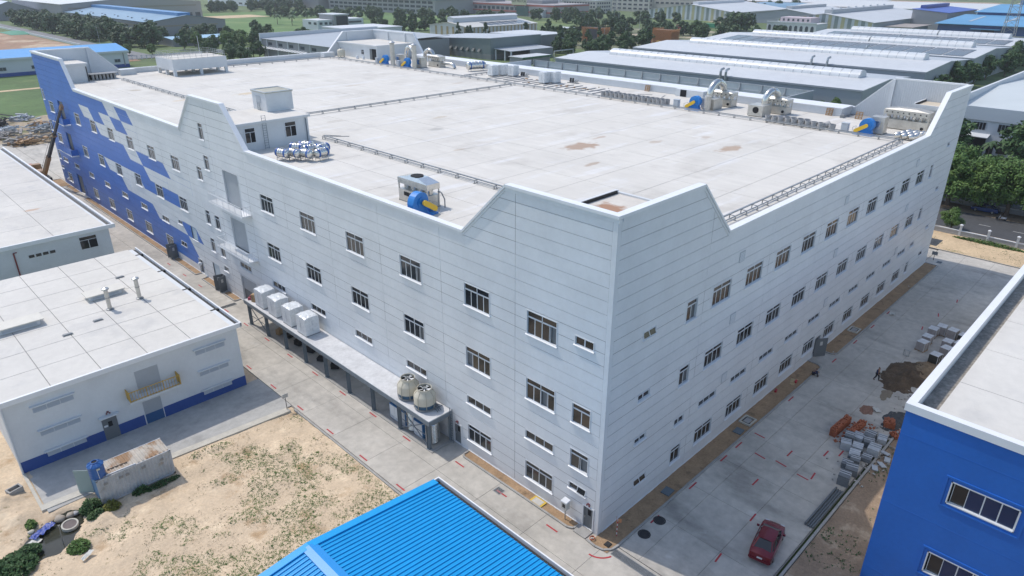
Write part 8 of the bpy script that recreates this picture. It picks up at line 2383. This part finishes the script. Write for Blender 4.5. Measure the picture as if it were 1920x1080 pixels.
for i, ((x, y), s, lb) in enumerate(pl_):
    o = palms[i] if i < 2 else copy_tree(palms[i % 2])
    o.location = (x, y, -.2); o.scale = (s, s, s); o.rotation_euler = (0, 0, i*1.1); o['label'] = lb; o['group'] = 'palms'
# shrubs (near): dense low leaf clumps
def shrub(x, y, rx, ry, h, n, ls, m, lb, z=-.1):
    rnd = random.Random(int(x*31+y*7)); mb = MB()
    for k in range(n):
        a = rnd.uniform(0, 6.28); r_ = math.sqrt(rnd.random())
        px, py = x+rx*r_*math.cos(a), y+ry*r_*math.sin(a)
        pz = z + h*(1-r_*r_*.7)*rnd.random()**.5*(1+.4*fb(px, py, 1.6, 4))
        p = Vector((px, py, pz)); nrm = Vector((rnd.gauss(0, .6), rnd.gauss(0, .6), 1)).normalized()
        u = nrm.cross(Vector((rnd.uniform(-1, 1), rnd.uniform(-1, 1), .1))).normalized(); v = nrm.cross(u); s = ls*rnd.uniform(.6, 1.3)
        o = len(mb.v); mb.v += [tuple(p-u*s), tuple(p+v*s*.5), tuple(p+u*s), tuple(p-v*s*.5)]
        mb.f.append([o, o+1, o+2, o+3]); mb.mi.append(0)
    t = thing('shrub', lb, 'shrub', (x, y, z))
    put('foliage', mb, m, t)
    st = MB()
    for k in range(6): st.beam((x+rnd.uniform(-.1, .1)*rx, y+rnd.uniform(-.1, .1)*ry, z-.1), (x+rx*rnd.uniform(-.6, .6), y+ry*rnd.uniform(-.6, .6), z+h*.6), .02)
    put('stem', st, m_bark, t)
shrub(-27.5, 31.9, .9, .8, .9, 900, .13, m_leafB, 'green shrub at the left end of the container')
shrub(-26.3, 30.7, .7, .6, .8, 700, .12, leafmat('leaf_yellow', (.16, .16, .03), (.11, .13, .03)), 'yellowish shrub at the front corner of the container')
shrub(-27.4, 30.7, .8, .6, .55, 600, .12, m_leafB, 'low green shrub between pond and container')
shrub(-23.9, 31.0, .7, .35, .8, 500, .12, m_leafB, 'dark shrub against the container side')
shrub(-22.2, 30.9, 1.6, .4, .4, 600, .11, m_leafB, 'low weeds along the container foot')
shrub(-33.6, 29.0, 1.5, 1.6, .8, 2200, .14, m_leafB, 'large dark green thicket at the lower left edge')
shrub(-32.5, 30.0, .9, .8, .6, 800, .13, m_leafB, 'green shrub beside the white sheet')
shrub(-29.6, 27.9, .8, .9, .45, 800, .12, m_leafA, 'light green grass clump below the pond')
shrub(-31.6, 33.2, .4, .5, .6, 250, .12, m_leafA, 'small upright weed left of the boulders')
shrub(97.2, -5.0, .6, 5.6, .6, 1500, .16, m_leafA, 'long strip of green weeds at the foot of the low boundary wall')
for i, (x, y) in enumerate(((99.6, 1.5), (99.8, -4.3), (100, -10))): shrub(x, y, .5, 1.1, .5, 220, .16, m_leafA, ['weed clump on the verge, left', 'weed clump on the verge, middle', 'weed clump on the verge, right'][i])
for i, y in enumerate((17.0, 8.5, 5.5, 2.0)): shrub(165.6, y, .6, 1.4, 1.0, 500, .2, m_leafB, ['clipped hedge left of the gateway', 'clipped round hedge by the small palm', 'hedge right of the small palm', 'hedge at the right of the white hall'][i])
# weeds over the sand lot
rw = random.Random(77); wd = [MB(), MB()]
def tuft(mb, x, y, z, h, n):
    for k in range(n):
        a = rw.uniform(0, 6.28); l = h*rw.uniform(.5, 1.2); d = Vector((math.cos(a), math.sin(a), 0)); s = Vector((-d.y, d.x, 0))*h*.22
        p = Vector((x, y, z-.02)) + d*h*.2*rw.random(); o = len(mb.v)
        mb.v += [tuple(p-s), tuple(p+s), tuple(p+d*l*.8+Vector((0, 0, l*.55)))]
        mb.f.append([o, o+1, o+2]); mb.mi.append(0)
for i in range(46000):
    x, y = rw.uniform(-34.5, -8.4), rw.uniform(8.7, 33)
    dn = fb(x, y, .16, 12)*.75 + fb(x, y, .5, 13)*.45
    south = max(0, (27-y)/18)
    th = .05 - .18*south + (.25 if x < -26 and y > 29 else 0)
    if pondm(x, y) < 1.2: continue
    if dn > th + .18: tuft(wd[0], x, y, sandz(x, y), rw.uniform(.07, .17), 4)
    elif dn > th - .12 and rw.random() < .45: tuft(wd[1], x, y, sandz(x, y), rw.uniform(.05, .13), 3)
stuff('weeds', wd[0], m_leafA, 'green weeds growing in patches over the sand lot', 'weeds')
stuff('dry_weeds', wd[1], leafmat('leaf_dry', (.10, .10, .045), (.16, .13, .06)), 'small dry weeds dotted over the sand lot', 'weeds')
wr_ = MB()
for i in range(1500):
    x, y = rw.uniform(2, 60), rw.uniform(-16.2, -12.5)
    if fb(x, y, .4, 21) > .12: tuft(wr_, x, y, -.03, rw.uniform(.08, .25), 4)
for i in range(900):
    x, y = rw.uniform(89, 98), rw.uniform(-12, 4)
    if fb(x, y, .4, 22) > .1: tuft(wr_, x, y, -.02, rw.uniform(.08, .2), 3)
stuff('verge_weeds', wr_, m_leafB, 'sparse weeds on the bare soil strips at the right', 'weeds')

# ================================================================ air
hz = bpy.data.materials.new('haze_air')
hz.use_nodes = True
for n_ in list(hz.node_tree.nodes):
    if n_.type == 'BSDF_PRINCIPLED': hz.node_tree.nodes.remove(n_)
pv = hz.node_tree.nodes.new('ShaderNodeVolumePrincipled')
pv.inputs['Color'].default_value = (.86, .89, .92, 1)
pv.inputs['Density'].default_value = .00016
pv.inputs['Anisotropy'].default_value = .2
hz.node_tree.links.new(pv.outputs[0], [n_ for n_ in hz.node_tree.nodes if n_.type == 'OUTPUT_MATERIAL'][0].inputs['Volume'])
ho = put('haze', MB().box(-2600, 3300, -2600, 3500, -1.6, 66), hz)
tag(ho, 'thin pale haze over the industrial estate', None, None, 'stuff')

# ================================================================ labels: number the look-alikes from the left of the picture
def screen_x(o):
    m = SC.camera.matrix_world.inverted() @ o.location
    return m.x / -m.z
same = {}
for o in SC.objects:
    if o.parent is None and o.get('category') and o.get('label'):
        same.setdefault(o['label'], []).append(o)
ORD = {1: 'st', 2: 'nd', 3: 'rd'}
for lb, os_ in same.items():
    if len(os_) > 1:
        for i, o in enumerate(sorted(os_, key=screen_x), 1):
            o['label'] = lb + ', %d%s from the left' % (i, 'th' if 10 <= i % 100 <= 20 else ORD.get(i % 10, 'th'))
